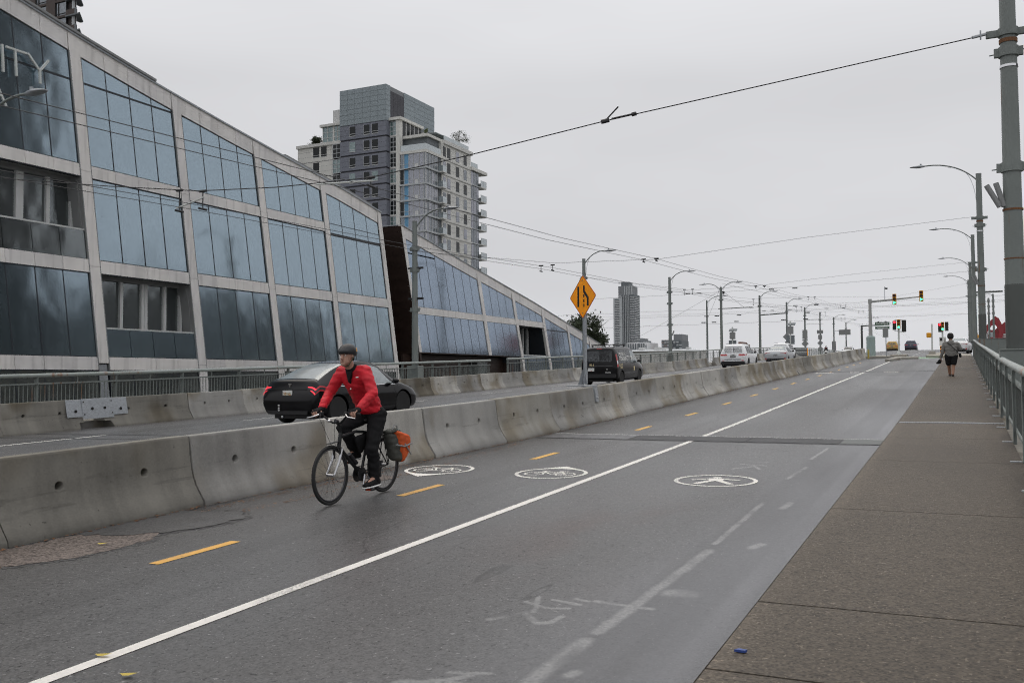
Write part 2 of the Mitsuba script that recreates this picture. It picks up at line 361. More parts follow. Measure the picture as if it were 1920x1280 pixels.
def mv(m, t=(0, 0, 0), R=None, s=None):
    v, f = raw(m); v = np.asarray(v, float)
    if s is not None:
        v = v * np.asarray(s, float)
    if R is not None:
        v = v @ np.asarray(R).T
    return v + np.asarray(t, float), f


BF = np.array([[0, 2, 3, 1], [4, 5, 7, 6], [0, 1, 5, 4], [2, 6, 7, 3], [0, 4, 6, 2], [1, 3, 7, 5]])


def bx(x0, x1, y0, y1, z0, z1):
    v = np.array([[x, y, z] for z in (z0, z1) for y in (y0, y1) for x in (x0, x1)], float)
    return v, tri(BF)


def cbx(x0, x1, y0, y1, z0, z1, b=0.01):
    """A box with chamfered edges."""
    xs, ys, zs = (x0, x1), (y0, y1), (z0, z1)
    pts = []
    for i in (0, 1):
        for j in (0, 1):
            for k in (0, 1):
                sx, sy, sz = (b if i == 0 else -b), (b if j == 0 else -b), (b if k == 0 else -b)
                pts += [(xs[i], ys[j] + sy, zs[k] + sz), (xs[i] + sx, ys[j], zs[k] + sz), (xs[i] + sx, ys[j] + sy, zs[k])]
    return hull(pts)


def hull(pts):
    return raw(m3.Manifold.hull_points(np.asarray(pts, float)))


def tube(pts, r, n=8, caps=True):
    p = np.asarray(pts, float); k = len(p)
    r = np.broadcast_to(np.asarray(r, float), (k,))
    d = np.gradient(p, axis=0) if k > 2 else np.repeat([p[1] - p[0]], 2, 0)
    if k > 2:
        seg = np.diff(p, axis=0); seg /= np.linalg.norm(seg, axis=1, keepdims=True) + 1e-12
        d = np.vstack([seg[:1], seg[:-1] + seg[1:], seg[-1:]])
    d = d / (np.linalg.norm(d, axis=1, keepdims=True) + 1e-12)
    a = np.cross(d[0], [0, 0, 1.0] if abs(d[0][2]) < 0.9 else [1.0, 0, 0]); a /= np.linalg.norm(a)
    th = np.arange(n) * 2 * pi / n
    vs = []
    for i in range(k):
        a = a - d[i] * (a @ d[i]); a /= np.linalg.norm(a)
        b = np.cross(d[i], a)
        vs.append(p[i] + r[i] * (np.cos(th)[:, None] * a + np.sin(th)[:, None] * b))
    return loft(vs, caps)


def loft(rings, caps=True, closed=True):
    rings = [np.asarray(q, float) for q in rings]
    k, n = len(rings), len(rings[0])
    v = np.vstack(rings); f = []
    m = n if closed else n - 1
    i, j = np.meshgrid(np.arange(k - 1), np.arange(m), indexing='ij')
    i, j = i.ravel(), j.ravel(); j2 = (j + 1) % n
    a, b, c, d = i * n + j, i * n + j2, (i + 1) * n + j2, (i + 1) * n + j
    f = np.vstack([np.stack([a, b, c], 1), np.stack([a, c, d], 1)])
    if caps and closed:
        v = np.vstack([v, rings[0].mean(0), rings[-1].mean(0)])
        q = np.arange(n); q2 = (q + 1) % n
        f = np.vstack([f, np.stack([q2, q, q * 0 + k * n], 1), np.stack([(k - 1) * n + q, (k - 1) * n + q2, q * 0 + k * n + 1], 1)])
    return v, f


def lathe(prof, n=24, axis='z'):
    """Revolve (radius, height) pairs round z."""
    th = np.arange(n) * 2 * pi / n
    rings = [np.stack([r * np.cos(th), r * np.sin(th), th * 0 + h], 1) for r, h in prof]
    m = loft(rings, True)
    if axis == 'y':
        m = mv(m, R=rotx(-pi / 2))
    if axis == 'x':
        m = mv(m, R=roty(pi / 2))
    return m


def extr(poly, d):
    """shapely polygon in xy extruded along z by d."""
    ms = [raw(trimesh.creation.extrude_polygon(g, d, engine='earcut')) for g in getattr(poly, 'geoms', [poly]) if g.area > 1e-9]
    return cat(ms)


def flat(poly):
    ms = []
    for g in getattr(poly, 'geoms', [poly]):
        if g.area > 1e-9:
            v, f = trimesh.creation.triangulate_polygon(g, engine='earcut')
            v = np.c_[v, np.zeros(len(v))]
            nz = np.cross(v[f[:, 1]] - v[f[:, 0]], v[f[:, 2]] - v[f[:, 0]])[:, 2]
            f = np.where((nz < 0)[:, None], f[:, ::-1], f)
            ms.append((v, f))
    return cat(ms)


def upx(m, x=0.0):
    """xy drawing -> the plane facing +x: (u, v, w) -> (x + w, u, v)."""
    v, f = m; return np.stack([x + v[:, 2], v[:, 0], v[:, 1]], 1), f


def upy(m, y=0.0):
    """xy drawing -> the plane facing -y: (u, v, w) -> (u, y - w, v)."""
    v, f = m; return np.stack([v[:, 0], y - v[:, 2], v[:, 1]], 1), f


def text(s, h, depth=0.004, bold=False):
    m = meshkit.text_mesh(s, h, depth, bold); return raw(m)


def centred(m):
    v, f = m; c = (v.max(0) + v.min(0)) / 2; return v - [c[0], c[1], 0], f


# ---------------------------------------------------------------- scene helpers
_used = {}


def numbered(key):
    n = _used.get(key, -1) + 1
    _used[key] = n
    return key if n == 0 else '%s_%03d' % (key, n)


def thing(name, label=None, cat_=None, group=None, kind=None):
    k = numbered(name)
    d = {a: b for a, b in (('label', label), ('category', cat_), ('group', group), ('kind', kind)) if b}
    if d:
        labels[k] = d
    return k


def part(holder, name, mesh, mat, smooth=False, label=None, kind=None):
    k = numbered(holder + '__' + name)
    scene[k] = mikit.ply(raw(mesh), 'mat_' + mat, smooth) if not isinstance(mesh, dict) else mesh
    if label or kind:
        labels[k] = {a: b for a, b in (('label', label), ('kind', kind)) if b}
    return k


def solo(name, mesh, mat, label=None, cat_=None, group=None, kind=None, smooth=False):
    k = thing(name, label, cat_, group, kind)
    scene[k] = mikit.ply(raw(mesh), 'mat_' + mat, smooth)
    return k


# ---------------------------------------------------------------- the deck's height
_zt = np.array([[-60, -2.0], [-40, -1.32], [-20, -.66], [0, 0], [10, .33], [17.5, .585], [21.4, .73], [28, 1.0], [36, 1.33], [51.5, 1.96], [67, 2.62], [82, 3.22], [100, 3.92], [120, 4.64], [140, 5.25], [160, 5.75], [180, 6.12], [205, 6.4], [230, 6.5], [260, 6.45], [300, 6.2], [400, 5.0]])
GY = np.concatenate([np.arange(-40, 100, 2.0), np.arange(100, 321, 4.0)])
GZ = PchipInterpolator(_zt[:, 0], _zt[:, 1])(GY)


def zc(y):
    return np.interp(y, GY, GZ)


def zr(x, y):
    """Road surface."""
    x, y = np.asarray(x, float), np.asarray(y, float)
    return zc(y) - np.clip(0.0095 * y, 0, 0.72) * np.clip((-8.3 - x) / 13.2, 0, 1.15)


WALK = 0.18


def drape(m, dz):
    """Lay a flat mesh on the road."""
    v, f = m
    return np.c_[v[:, :2], zr(v[:, 0], v[:, 1]) + dz], f


def strip(x0, x1, y0, y1, dz=0.004, xf=None):
    ys = np.unique(np.concatenate([[y0, y1], GY[(GY > y0) & (GY < y1)]]))
    v = []
    for y in ys:
        o = xf(y) if xf else 0
        for x in (x0 + o, x1 + o):
            v.append((x, y, zr(x, y) + dz))
    k = len(ys); f = []
    for i in range(k - 1):
        a = 2 * i; f += [(a, a + 1, a + 3), (a, a + 3, a + 2)]
    return np.array(v), np.array(f)
# ================================================================ ground, roads, walkways
def grid_sheet(xs, dz, ys, zf=zr):
    xs = np.asarray(xs, float); X, Y = np.meshgrid(xs, ys)
    v = np.stack([X.ravel(), Y.ravel(), zf(X, Y).ravel() + dz], 1); n, k = len(xs), len(ys)
    i, j = np.meshgrid(np.arange(k - 1), np.arange(n - 1), indexing='ij'); a = (i * n + j).ravel()
    return v, np.vstack([np.stack([a, a + 1, a + n + 1], 1), np.stack([a, a + n + 1, a + n], 1)])


_g = np.linspace(-1, 1, 25); _g = np.sign(_g) * np.abs(_g) ** 2.2 * 3500
_x, _y = np.meshgrid(_g, _g)
_gz = -6.0 + 1.5 * meshkit.fbm(np.stack([_x / 700, _y / 700, _x * 0], -1), seed=3)
_i, _j = np.meshgrid(np.arange(24), np.arange(24), indexing='ij'); _a = (_i * 25 + _j).ravel()
solo('ground', (np.stack([_x.ravel(), _y.ravel(), _gz.ravel()], 1), np.vstack([np.stack([_a, _a + 1, _a + 26], 1), np.stack([_a, _a + 26, _a + 25], 1)])), 'ground', kind='structure',
     label='dark ground far below the bridge deck', smooth=True)

EDGE = -1.16       # kerb of the right-hand walkway
YW = 77.0          # where that walkway ends
_ys1, _ys2 = GY[GY <= 76], GY[GY >= 76]
_xs = list(np.linspace(-22.4, -8.3, 11)) + list(np.linspace(-7.2, EDGE, 6))
road = solo('road', cat(grid_sheet(_xs, 0, _ys1), grid_sheet(_xs + [0.72], 0, _ys2)), 'asphalt', kind='structure', label='wet grey asphalt of the bridge roadway')
# the far part of the deck is one sheet; below it the girder sides
def side_wall(x, z0, z1, ys, sgn):
    v = []
    for y in ys:
        b = float(zr(x, y)); v += [(x, y, b + z0), (x, y, b + z1)]
    k = len(ys); f = [(2 * i, 2 * i + 2, 2 * i + 3) for i in range(k - 1)] + [(2 * i, 2 * i + 3, 2 * i + 1) for i in range(k - 1)]
    return np.array(v), np.array(f)
part(road, 'girder', cat(side_wall(-24.9, -1.6, 0.2, GY, -1), side_wall(0.98, -1.6, WALK, GY[GY <= YW], 1), side_wall(0.72, -1.6, 0.0, _ys2, 1)), 'concrete_d')

# right walkway: slabs with recessed joints
walk = solo('sidewalk', cat(grid_sheet([EDGE + 0.004, 0.98], WALK - 0.03, GY[GY <= 76]), side_wall(EDGE, 0.0, WALK, GY[GY <= 76], -1)), 'concrete_d', kind='structure', label='brown exposed-aggregate walkway along the green railing')
def slab(x0, x1, y0, y1, h):
    ys = np.linspace(y0, y1, 3); b = 0.006; v = []
    for k, y in enumerate(ys):
        zz = zc(y) + h
        for x, dz in ((x0, -0.03), (x0 + b, 0.0), (x1 - b, 0.0), (x1, -0.03)):
            v.append((x, y + (b if k == 0 else -b if k == 2 else 0) * (dz == 0), zz + dz))
    m = loft_sheet(v, 3, 4)
    ends = []
    for k in (0, 2):
        y = ys[k]; zz = zc(y) + h
        q = len(ends); ends.append((np.array([(x0, y, zz - .03), (x1, y, zz - .03), (x1 - b, y + (b if k == 0 else -b), zz), (x0 + b, y + (b if k == 0 else -b), zz)]), np.array([[0, 1, 2, 3]] if k == 0 else [[1, 0, 3, 2]])))
    return cat([m] + ends)
def loft_sheet(v, k, n):
    i, j = np.meshgrid(np.arange(k - 1), np.arange(n - 1), indexing='ij'); a = (i * n + j).ravel()
    return np.asarray(v, float), np.vstack([np.stack([a, a + 1, a + n + 1], 1), np.stack([a, a + n + 1, a + n], 1)])
_jy = [-6.2, -3.1, -0.5, 2.1, 4.56, 5.86, 9.4, 13.4, 16.6, 19.55]
_jy2 = [19.8, 23.1, 27.4, 31.0, 34.2, 37.4, 40.6, 43.8, 47.0, 50.6]
_jy3 = [50.8, 54.6, 58.4, 62.2, 66.0, 69.8, 73.6, 76.6]
for js in (_jy, _jy2, _jy3):
    for a, b in zip(js, js[1:]):
        part(walk, 'slab', slab(EDGE, 0.66, a + 0.005, b - 0.005, WALK), 'walk')
for y in (19.67, 50.7):
    part(walk, 'joint_cover', cat(bx(EDGE + 0.02, 0.66, y - 0.10, y + 0.10, float(zc(y)) + WALK - 0.02, float(zc(y)) + WALK + 0.008)), 'galvanised')
part(walk, 'walkway_edge', grid_sheet([0.66, 0.98], WALK - 0.06, GY[GY <= 76]), 'dark_steel')
part(walk, 'hatch', (lambda m: np.c_[m[0][:, :2], zc(m[0][:, 1]) + WALK + 0.005] if False else m)(
    (lambda m: (np.c_[m[0][:, :2], zc(m[0][:, 1]) + WALK + 0.005], m[1]))(flat(affinity.translate(affinity.scale(Point(0, 0).buffer(1), 0.085, 0.13), -0.85, 15.6)))), 'hatch_iron')

# left walkway behind the far barrier
lw = solo('walkway', cat(grid_sheet([-24.9, -22.05], 0.20, GY), side_wall(-22.05, 0, 0.20, GY, 1)), 'concrete_b', kind='structure', label='pale concrete walkway behind the far row of barriers')

# ---- markings on the road
def mark(name, mesh, mat, dz=0.004):
    return part(road, name, drape(mesh, dz), mat)
part(road, 'white_line', strip(-4.57, -4.47, -10, 17.05), 'white_mark')
part(road, 'white_line', strip(-4.57, -4.47, 17.95, 50.9), 'white_mark')
part(road, 'white_line', strip(-4.57, -4.47, 52.0, 69.5), 'white_mark')
for y in [-2.0, 2.0, 5.92, 9.78, 13.68] + [18.95 + 3.95 * k for k in range(13)]:
    part(road, 'yellow_dash', strip(-6.24, -6.13, y, y + 1.0), 'yellow_mark')
for y in [-1.4 + 7.6 * k for k in range(24)]:
    if not (14 < y < 18):
        part(road, 'lane_dash', strip(-19.0, -18.88, y, y + 2.9), 'old_mark')
        part(road, 'lane_dash', strip(-13.0, -12.88, y + 1.3, y + 4.2), 'old_mark')
part(road, 'lane_dash', strip(-18.98, -18.86, 13.0, 16.4), 'white_mark')
for y in [88 + 6.5 * k for k in range(16)]:
    part(road, 'far_lane_dash', strip(-3.95, -3.78, y, y + 2.4), 'old_mark')
part(road, 'green_lane', strip(-3.3, -1.6, 78.6, 81.5, 0.004), 'green_lane')

def ring(cx, cy, rx, ry, w, n=64):
    return Point(0, 0).buffer(1, n // 4)


def wheel(r, w, n=24):
    return Point(0, 0).buffer(r, n // 4).difference(Point(0, 0).buffer(r - w, n // 4))
def seg(a, b, w):
    return LineString([a, b]).buffer(w / 2, cap_style=2)
def bike_symbol():
    """A bicycle in side view, wheelbase along +x, unit: metres."""
    g = [affinity.translate(wheel(0.165, 0.034), -0.25, 0), affinity.translate(wheel(0.165, 0.034), 0.25, 0)]
    w = 0.034
    g += [seg((-0.25, 0), (-0.13, 0.22), w), seg((-0.13, 0.22), (0.16, 0.22), w), seg((0.16, 0.22), (-0.02, -0.02), w), seg((-0.02, -0.02), (-0.25, 0), w), seg((-0.02, -0.02), (-0.15, 0.28), w),
          seg((0.25, 0), (0.14, 0.30), w), seg((0.08, 0.30), (0.22, 0.32), w), seg((-0.22, 0.285), (-0.08, 0.285), w * 1.4)]
    return unary_union(g)
def teardrop(sgn):
    """A ring with one square corner: the corner points to sgn * (+x, +y) / sqrt 2."""
    c = Point(0, 0).buffer(0.50, 24)
    full = unary_union([c, Polygon([(0, 0), (0.5, 0), (0.5, 0.5), (0, 0.5)])])
    inner = Point(0, 0).buffer(0.447, 24)
    return affinity.scale(full.difference(inner), sgn, sgn, origin=(0, 0))
# each lies in the road with its top away from the reader
for cx, cy, s, rot in ((-7.0, 12.15, -1, 6), (-5.24, 12.22, 1, 6)):
    g = affinity.rotate(unary_union([affinity.rotate(teardrop(s), 45 if s > 0 else 45, origin=(0, 0)), affinity.scale(affinity.translate(bike_symbol(), 0, -0.08), 0.88 * (-s), 0.88, origin=(0, 0))]), rot, origin=(0, 0))
    mark('bicycle_symbol', flat(affinity.translate(affinity.scale(g, 1.02, 1.08, origin=(0, 0)), cx, cy)), 'white_mark')
def man_symbol():
    g = [Point(0, 0.27).buffer(0.062)]
    g += [Polygon([(-0.10, 0.19), (0.10, 0.19), (0.085, -0.02), (-0.085, -0.02)]), seg((-0.07, 0.165), (-0.31, 0.03), 0.06), seg((0.07, 0.165), (0.30, 0.05), 0.06),
          seg((-0.04, 0.0), (-0.23, -0.31), 0.085), seg((0.04, 0.0), (0.22, -0.31), 0.085)]
    return unary_union(g)
g = unary_union([Point(0, 0).buffer(0.53, 24).difference(Point(0, 0).buffer(0.475, 24)), man_symbol()])
mark('walker_symbol', flat(affinity.translate(affinity.rotate(g, 8, origin=(0, 0)), -2.91, 12.15)), 'white_mark')

# remains of removed paint: flecks still stuck to the asphalt
def stroke(pts, w):
    xs = np.array(pts, float)
    if len(xs) > 2:
        t = np.linspace(0, 1, len(xs)); cs = CubicSpline(t, xs); xs = cs(np.linspace(0, 1, 30))
    return LineString(xs).buffer(w / 2)
import shapely
def flecks(name, poly, dens, seed, smin=0.004, smax=0.011, mat='ghost_mark'):
    r = np.random.default_rng(seed); soft = poly.buffer(0.012)
    x0, y0, x1, y1 = soft.bounds; n = int(1.5 * dens * (x1 - x0) * (y1 - y0))
    q = r.uniform((x0, y0), (x1, y1), (n, 2))
    q = q[shapely.contains_xy(soft, q[:, 0], q[:, 1])]
    a = meshkit.fbm(np.c_[q * 9.0, q[:, :1] * 0 + seed], 3, 4); q = q[r.uniform(0.15, 0.85, len(q)) < 0.30 + a * 0.75]
    m = len(q); th = r.uniform(0, 2 * pi, m); s = r.uniform(smin, smax, m)
    cs = [np.stack([q[:, 0] + s * k * np.cos(th + o), q[:, 1] + s * k * np.sin(th + o)], 1) for o, k in ((0, 1.0), (1.7, 0.7), (3.1, 1.1), (4.6, 0.8))]
    v = np.stack(cs, 1).reshape(-1, 2); z = zr(v[:, 0], v[:, 1]) + 0.0035
    i = np.arange(m) * 4
    part(road, name, (np.c_[v, z], np.vstack([np.stack([i, i + 1, i + 2], 1), np.stack([i, i + 2, i + 3], 1)])), mat, kind='stuff')

# old patches beside the barrier
def blob(pts, jig=0.05, seed=1):
    p = Polygon(pts); L = p.exterior; n = int(L.length / 0.09); r = random.Random(seed)
    q = [L.interpolate(i / n, normalized=True) for i in range(n)]
    return Polygon([(a.x + r.uniform(-jig, jig), a.y + r.uniform(-jig, jig)) for a in q]).buffer(0)
mark('concrete_patch', flat(blob([(-7.95, 5.2), (-7.35, 5.35), (-7.02, 5.85), (-7.04, 6.7), (-7.35, 7.15), (-7.95, 7.3)], 0.04, 2)), 'old_patch', 0.004)
mark('tar_patch', flat(blob([(-7.98, 6.6), (-7.5, 6.75), (-7.20, 7.0), (-6.96, 7.5), (-7.0, 8.0), (-7.3, 8.2), (-7.98, 8.1)], 0.06, 3)), 'tar', 0.008)
for n_, (pg, m_) in enumerate(((blob([(-7.98, 6.6), (-7.5, 6.75), (-7.20, 7.0), (-6.96, 7.5), (-7.0, 8.0), (-7.3, 8.2), (-7.98, 8.1)], 0.05, 3), 'tar'), (blob([(-7.95, 5.2), (-7.35, 5.35), (-7.02, 5.85), (-7.04, 6.7), (-7.35, 7.15), (-7.95, 7.3)], 0.04, 2), 'tar'), (Polygon([(-7.9, 4.2), (-7.4, 4.2), (-7.2, 12), (-7.5, 16), (-7.8, 16), (-7.7, 12)]).exterior, 'leaf_litter'))):
    flecks('patch_crumb', (pg.exterior if hasattr(pg, 'exterior') else pg).buffer(0.07), 1300 if n_ < 2 else 260, 130 + n_, 0.006, 0.022, m_)
mark('concrete_patch', flat(blob([(-7.75, 10.6), (-7.2, 10.7), (-7.15, 11.3), (-7.7, 11.4)], 0.05, 6)), 'old_patch', 0.004)
# expansion joints
for y, segs in ((17.5, [(-7.55, -5.75, 'tar_pale'), (-5.75, -3.55, 'tar'), (-3.55, -1.95, 'tar'), (-1.95, EDGE, 'galv')]), (51.5, [(-7.2, EDGE, 'tar')])):
    for x0, x1, m in segs:
        w = 0.42 if y < 20 else 0.24
        part(road, 'expansion_joint', strip(x0 + 0.01, x1 - 0.01, y - w, y + w, 0.008), {'tar': 'joint_rubber', 'tar_pale': 'asphalt_joint', 'galv': 'dark_steel'}[m])
    if y < 20:
        for yy in (y - 0.46, y + 0.46):
            part(road, 'joint_edge', strip(-7.6, EDGE, yy - 0.03, yy + 0.03, 0.006), 'old_mark' if yy > y else 'joint_rubber')
part(road, 'expansion_joint', strip(-21.5, -8.5, 16.6, 16.9, 0.006), 'tar')
part(road, 'expansion_joint', strip(-21.5, -8.5, 15.6, 15.7, 0.006), 'tar')
for x0, x1 in ((-6.9, -6.0), (-5.2, -4.75), (-3.6, -2.9)):
    part(road, 'stop_bar', strip(x0, x1, 50.5, 50.9, 0.005), 'white_mark')
part(road, 'stop_bar', strip(-6.5, -4.3, 75.4, 75.9, 0.005), 'old_mark')
def jcol(p, n, uv):
    v = 0.085 * (0.7 + 0.5 * noise(p.x * 30, p.y * 6))
    return c3(v, v, v * 1.04)
diffuse_mat('asphalt_joint', jcol, 0.4)

# kerbed islands by the signals
def island(pts, h=0.16, y=78):
    p = Polygon(pts); m = extr(p, 1.0); v, f = m
    v = v.copy(); v[:, 2] = zr(v[:, 0], v[:, 1]) + np.where(v[:, 2] > 0.5, h, -0.1)
    return v, f
solo('traffic_island', island([(-4.85, 69.8), (-4.55, 69.6), (-4.05, 75.2), (-3.0, 76.2), (-3.0, 77.6), (-4.6, 77.6)]), 'concrete_c', kind='structure', label='low concrete island with a pointed nose at the end of the white line')
solo('traffic_island', island([(-7.3, 79.2), (-5.3, 79.8), (-5.2, 81.5), (-6.0, 84), (-7.3, 84)]), 'concrete_c', kind='structure', label='low concrete island under the long-armed signal pole')
solo('traffic_island', island([(-5.5, 84.6), (-4.3, 84.6), (-4.2, 87.8), (-5.4, 87.8)]), 'concrete_c', kind='structure', label='low concrete island under the median signal post')
solo('traffic_island', island([(-2.6, 80.6), (EDGE, 78), (0.6, 77.2), (0.6, 84), (-1.2, 95), (-1.9, 95), (-2.6, 88)]), 'concrete_c', kind='structure', label='concrete island at the far end of the brown walkway')

# ================================================================ concrete barriers
BL = 2.48
def barrier_mesh(notch0=False, notch1=False, holes=True, L=BL):
    h = [(0.335, 0), (0.330, 0.055), (0.265, 0.145), (0.205, 0.235), (0.160, 0.34), (0.135, 0.45), (0.090, 0.785), (0.072, 0.81)]
    poly = h + [(-x, z) for x, z in reversed(h)]
    cs = m3.CrossSection([np.array(poly)])
    m = cs.extrude(L, n_divisions=8)                   # along z, to become y
    m = m.transform(np.array([[1, 0, 0, 0], [0, 0, 1, 0], [0, 1, 0, 0]], float))
    if m.volume() < 0:
        m = m.mirror([0, 0, 1])
    cut = []
    if holes:
        for y in (0.28 * L, 0.72 * L):
            cut.append(m3.Manifold.cylinder(0.5, 0.040, 0.040, 16).rotate([0, 90, 0]).translate([0.012, y, 0.47]))
            cut.append(m3.Manifold.cylinder(0.5, 0.040, 0.040, 16).rotate([0, 90, 0]).translate([-0.512, y, 0.47]))
            cut.append(m3.Manifold.cylinder(0.05, 0.034, 0.060, 16).rotate([0, 90, 0]).translate([0.098, y, 0.47]))
    for flag, y in ((notch0, 0.0), (notch1, L)):
        if flag:
            cut.append(m3.Manifold.hull_points(np.array([(x, y + a, z) for x in (-.5, .5) for a, z in ((-0.22, -.1), (0.22, -.1), (0.15, 0.19), (-0.15, 0.19))])))
    for c in cut:
        m = m - c
    v, f = raw(m)
    return v, f
_BM = {k: barrier_mesh(*k) for k in ((False, False), (True, False), (False, True))}
def place_barrier(x, y, notch=(False, False), mat=None, L=BL, dx=0.0, seed=0):
    v, f = _BM[notch]; v = v.copy(); r = random.Random(seed)
    v[:, 1] = v[:, 1] * (L / BL)
    nz = meshkit.noise(v * 3.1 + seed * 7.7) - 0.5
    yy = v[:, 1] + y; tw = r.uniform(-0.012, 0.012)
    xx = v[:, 0] + x + dx * v[:, 1] + tw + nz * 0.008 * (np.abs(v[:, 0]) > 0.05)
    z0, z1 = float(zr(x, y)), float(zr(x, y + L))
    zz = v[:, 2] * (1 + r.uniform(-0.012, 0.012)) + z0 + (z1 - z0) * v[:, 1] / L
    return np.stack([xx, yy, zz], 1), f
_cx = PchipInterpolator([-12, 0, 8, 13, 15.4, 31, 51, 70, 90], [-8.38, -8.37, -8.35, -8.17, -8.07, -7.93, -7.63, -7.29, -7.19])
_o1 = 'zeroth first second third fourth fifth sixth seventh eighth ninth tenth eleventh twelfth thirteenth fourteenth fifteenth sixteenth seventeenth eighteenth nineteenth'.split()
ORD = _o1 + [t + ('ieth' if u == 0 else 'y-' + _o1[u]) for t in ('twent', 'thirt', 'fort', 'fift') for u in range(10)]
_looks = {0: 'pale smooth', 1: 'plain mid-grey', 2: 'brown-blotched', 3: 'dark mossy'}
_cmats = {-1: 3, 0: 3, 1: 1, 2: 0, 3: 1, 4: 2, 5: 1, 6: 0, 7: 1, 8: 2, 9: 0, 10: 0, 11: 1, 12: 2}
k = -1
for i in range(-2, 30):
    y = 8.44 + 2.497 * (i - 1)
    # i = 1 begins at the joint seen between the two nearest pieces
    mt = _cmats.get(i, (1, 0, 2, 1, 3, 0, 2)[i % 7])
    x0 = float(_cx(y)); dx = (float(_cx(y + BL)) - x0) / BL
    spots = {0: 'dark mossy concrete barrier of the centre row beside the tar patch, nearest in view', 1: 'grey concrete barrier of the centre row behind the front bicycle wheel',
             2: 'pale concrete barrier of the centre row behind the rider and the orange bag', 6: 'pale concrete barrier of the centre row carrying the sign bracket'}
    lb = spots.get(i) or ('dark mossy barrier of the centre row, %s before the piece beside the tar patch' % ORD[-i] if i < 0 else '%s barrier of the centre row, %s %s the sign-bracket piece' % (_looks[mt], ORD[abs(i - 6)], 'beyond' if i > 6 else 'before'))
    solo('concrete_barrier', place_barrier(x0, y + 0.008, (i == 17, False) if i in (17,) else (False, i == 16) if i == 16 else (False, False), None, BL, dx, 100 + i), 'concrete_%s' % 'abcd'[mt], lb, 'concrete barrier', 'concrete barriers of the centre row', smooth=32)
_lm = {0: 1, 1: 0, 2: 2, 3: 1, 4: 0, 5: 3, 6: 0, 7: 1, 8: 0, 9: 1, 10: 2}
for i in range(-3, 46):
    y = 22.27 + 2.475 * i
    L = BL
    if i == -1:
        y, L = 19.72 - 0.72, 2.46 + 0.78      # from the gap to the joint
    elif i < -1:
        y = 18.32 - 2.49 * (-1 - i)
    if i > 24 and i % 9 == 0:
        continue
    mt = _lm.get(i, (1, 0, 1, 2)[i % 4]) if i >= 0 else 3
    if i <= -2:
        lb = 'dark stained barrier of the far row, ending at the steel splice plate' if i == -2 else 'dark stained barrier of the far row before the splice-plate piece'
    else:
        lb = '%s barrier of the far row, %s beyond the steel splice plate' % (_looks[mt], ORD[i + 2])
    m = place_barrier(-21.95, y, (True, False) if i == -1 else (False, True) if i == -2 else (False, False), None, L, 0.0, 300 + i)
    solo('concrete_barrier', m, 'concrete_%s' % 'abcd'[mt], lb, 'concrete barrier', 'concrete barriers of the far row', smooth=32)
# the steel splice over the gap
sp = thing('splice_plate', 'galvanised steel splice plate bridging the gap in the far row of barriers', 'steel plate')
def splate(y0, y1, x, zlo, zhi, t=0.012):
    v, f = cbx(0, t, 0, y1 - y0, zlo, zhi, 0.003); v = v.copy()
    b0, b1 = float(zr(-21.9, y0)), float(zr(-21.9, y1))
    z = v[:, 2] + b0 + (b1 - b0) * v[:, 1] / (y1 - y0); lean = (0.16 - 0.10 * (v[:, 2] - zlo) / (zhi - zlo))
    return np.stack([x + v[:, 0] + lean, v[:, 1] + y0, z], 1), f
part(sp, 'wing', splate(17.80, 18.5, -21.93, 0.34, 0.815), 'galvanised')
part(sp, 'wing', splate(19.2, 19.85, -21.93, 0.34, 0.815), 'galvanised')
part(sp, 'cover', splate(18.30, 19.34, -21.91, 0.27, 0.825, 0.016), 'galvanised')
for y, zz in ((18.08, 0.5), (18.62, 0.55), (19.04, 0.55), (19.6, 0.5)):
    b = float(zr(-21.9, y)); part(sp, 'bolt_hole', mv(lathe([(0.0, 0), (0.042, 0), (0.042, 0.012), (0.0, 0.012)], 12), (-21.905 + 0.125, y, b + zz), roty(pi / 2)), 'black_ink')
for y in (18.35, 19.29):
    for zz in (0.40, 0.74):
        b = float(zr(-21.9, y)); part(sp, 'bolt', mv(lathe([(0, 0), (0.02, 0), (0.02, 0.014), (0, 0.016)], 6), (-21.91 + (0.16 - 0.1 * (zz - .3) / .52) + 0.014, y, b + zz), roty(pi / 2)), 'dark_alloy')
# leaf litter along the foot of the centre row
r = random.Random(4); ms = []
for _ in range(900):
    y = r.uniform(3, 48); x = float(_cx(y)) + 0.345 + abs(r.gauss(0, 0.045))
    s = r.uniform(0.010, 0.034); a = r.uniform(0, pi)
    q = np.array([(-1, 0, 0), (0, -.5, .2), (1, 0, .1), (0, .5, .3)]) * s @ rotz(a).T
    ms.append((q + [x, y, float(zr(x, y)) + 0.009], np.array([[0, 1, 2], [0, 2, 3]])))
solo('leaf_litter', cat(ms), 'leaf_litter', 'brown leaf crumbs along the foot of the centre barriers', kind='stuff')
for x, y, mt, lb in ((-4.14, 3.79, 'leaf_yellow', 'yellow fallen leaf lying on the asphalt beside the white line'), (-7.28, 6.35, 'leaf_yellow', 'small yellow leaf on the brown patch by the nearest barrier'), (-4.55, 3.98, 'leaf_yellow', 'yellow green leaf lying on the white line')):
    q = flat(affinity.rotate(Polygon([(-.045, 0), (-.02, .018), (.015, .02), (.045, .004), (.06, 0), (.015, -.02), (-.02, -.016)]), 20))
    v, f = drape(mv(q, (x, y, 0)), 0.012); v[:, 2] += np.abs(v[:, 0] - x) * 0.25
    solo('fallen_leaf', (v, f), mt, lb, 'leaf')
q = extr(Polygon([(-.03, -.012), (.025, -.016), (.032, .008), (-.012, .016)]), 0.012)
solo('plastic_scrap', mv(q, (-1.05, 4.86, float(zc(4.86)) + WALK + 0.004)), 'blue_scrap', 'small blue plastic scrap lying on the brown walkway', 'litter')

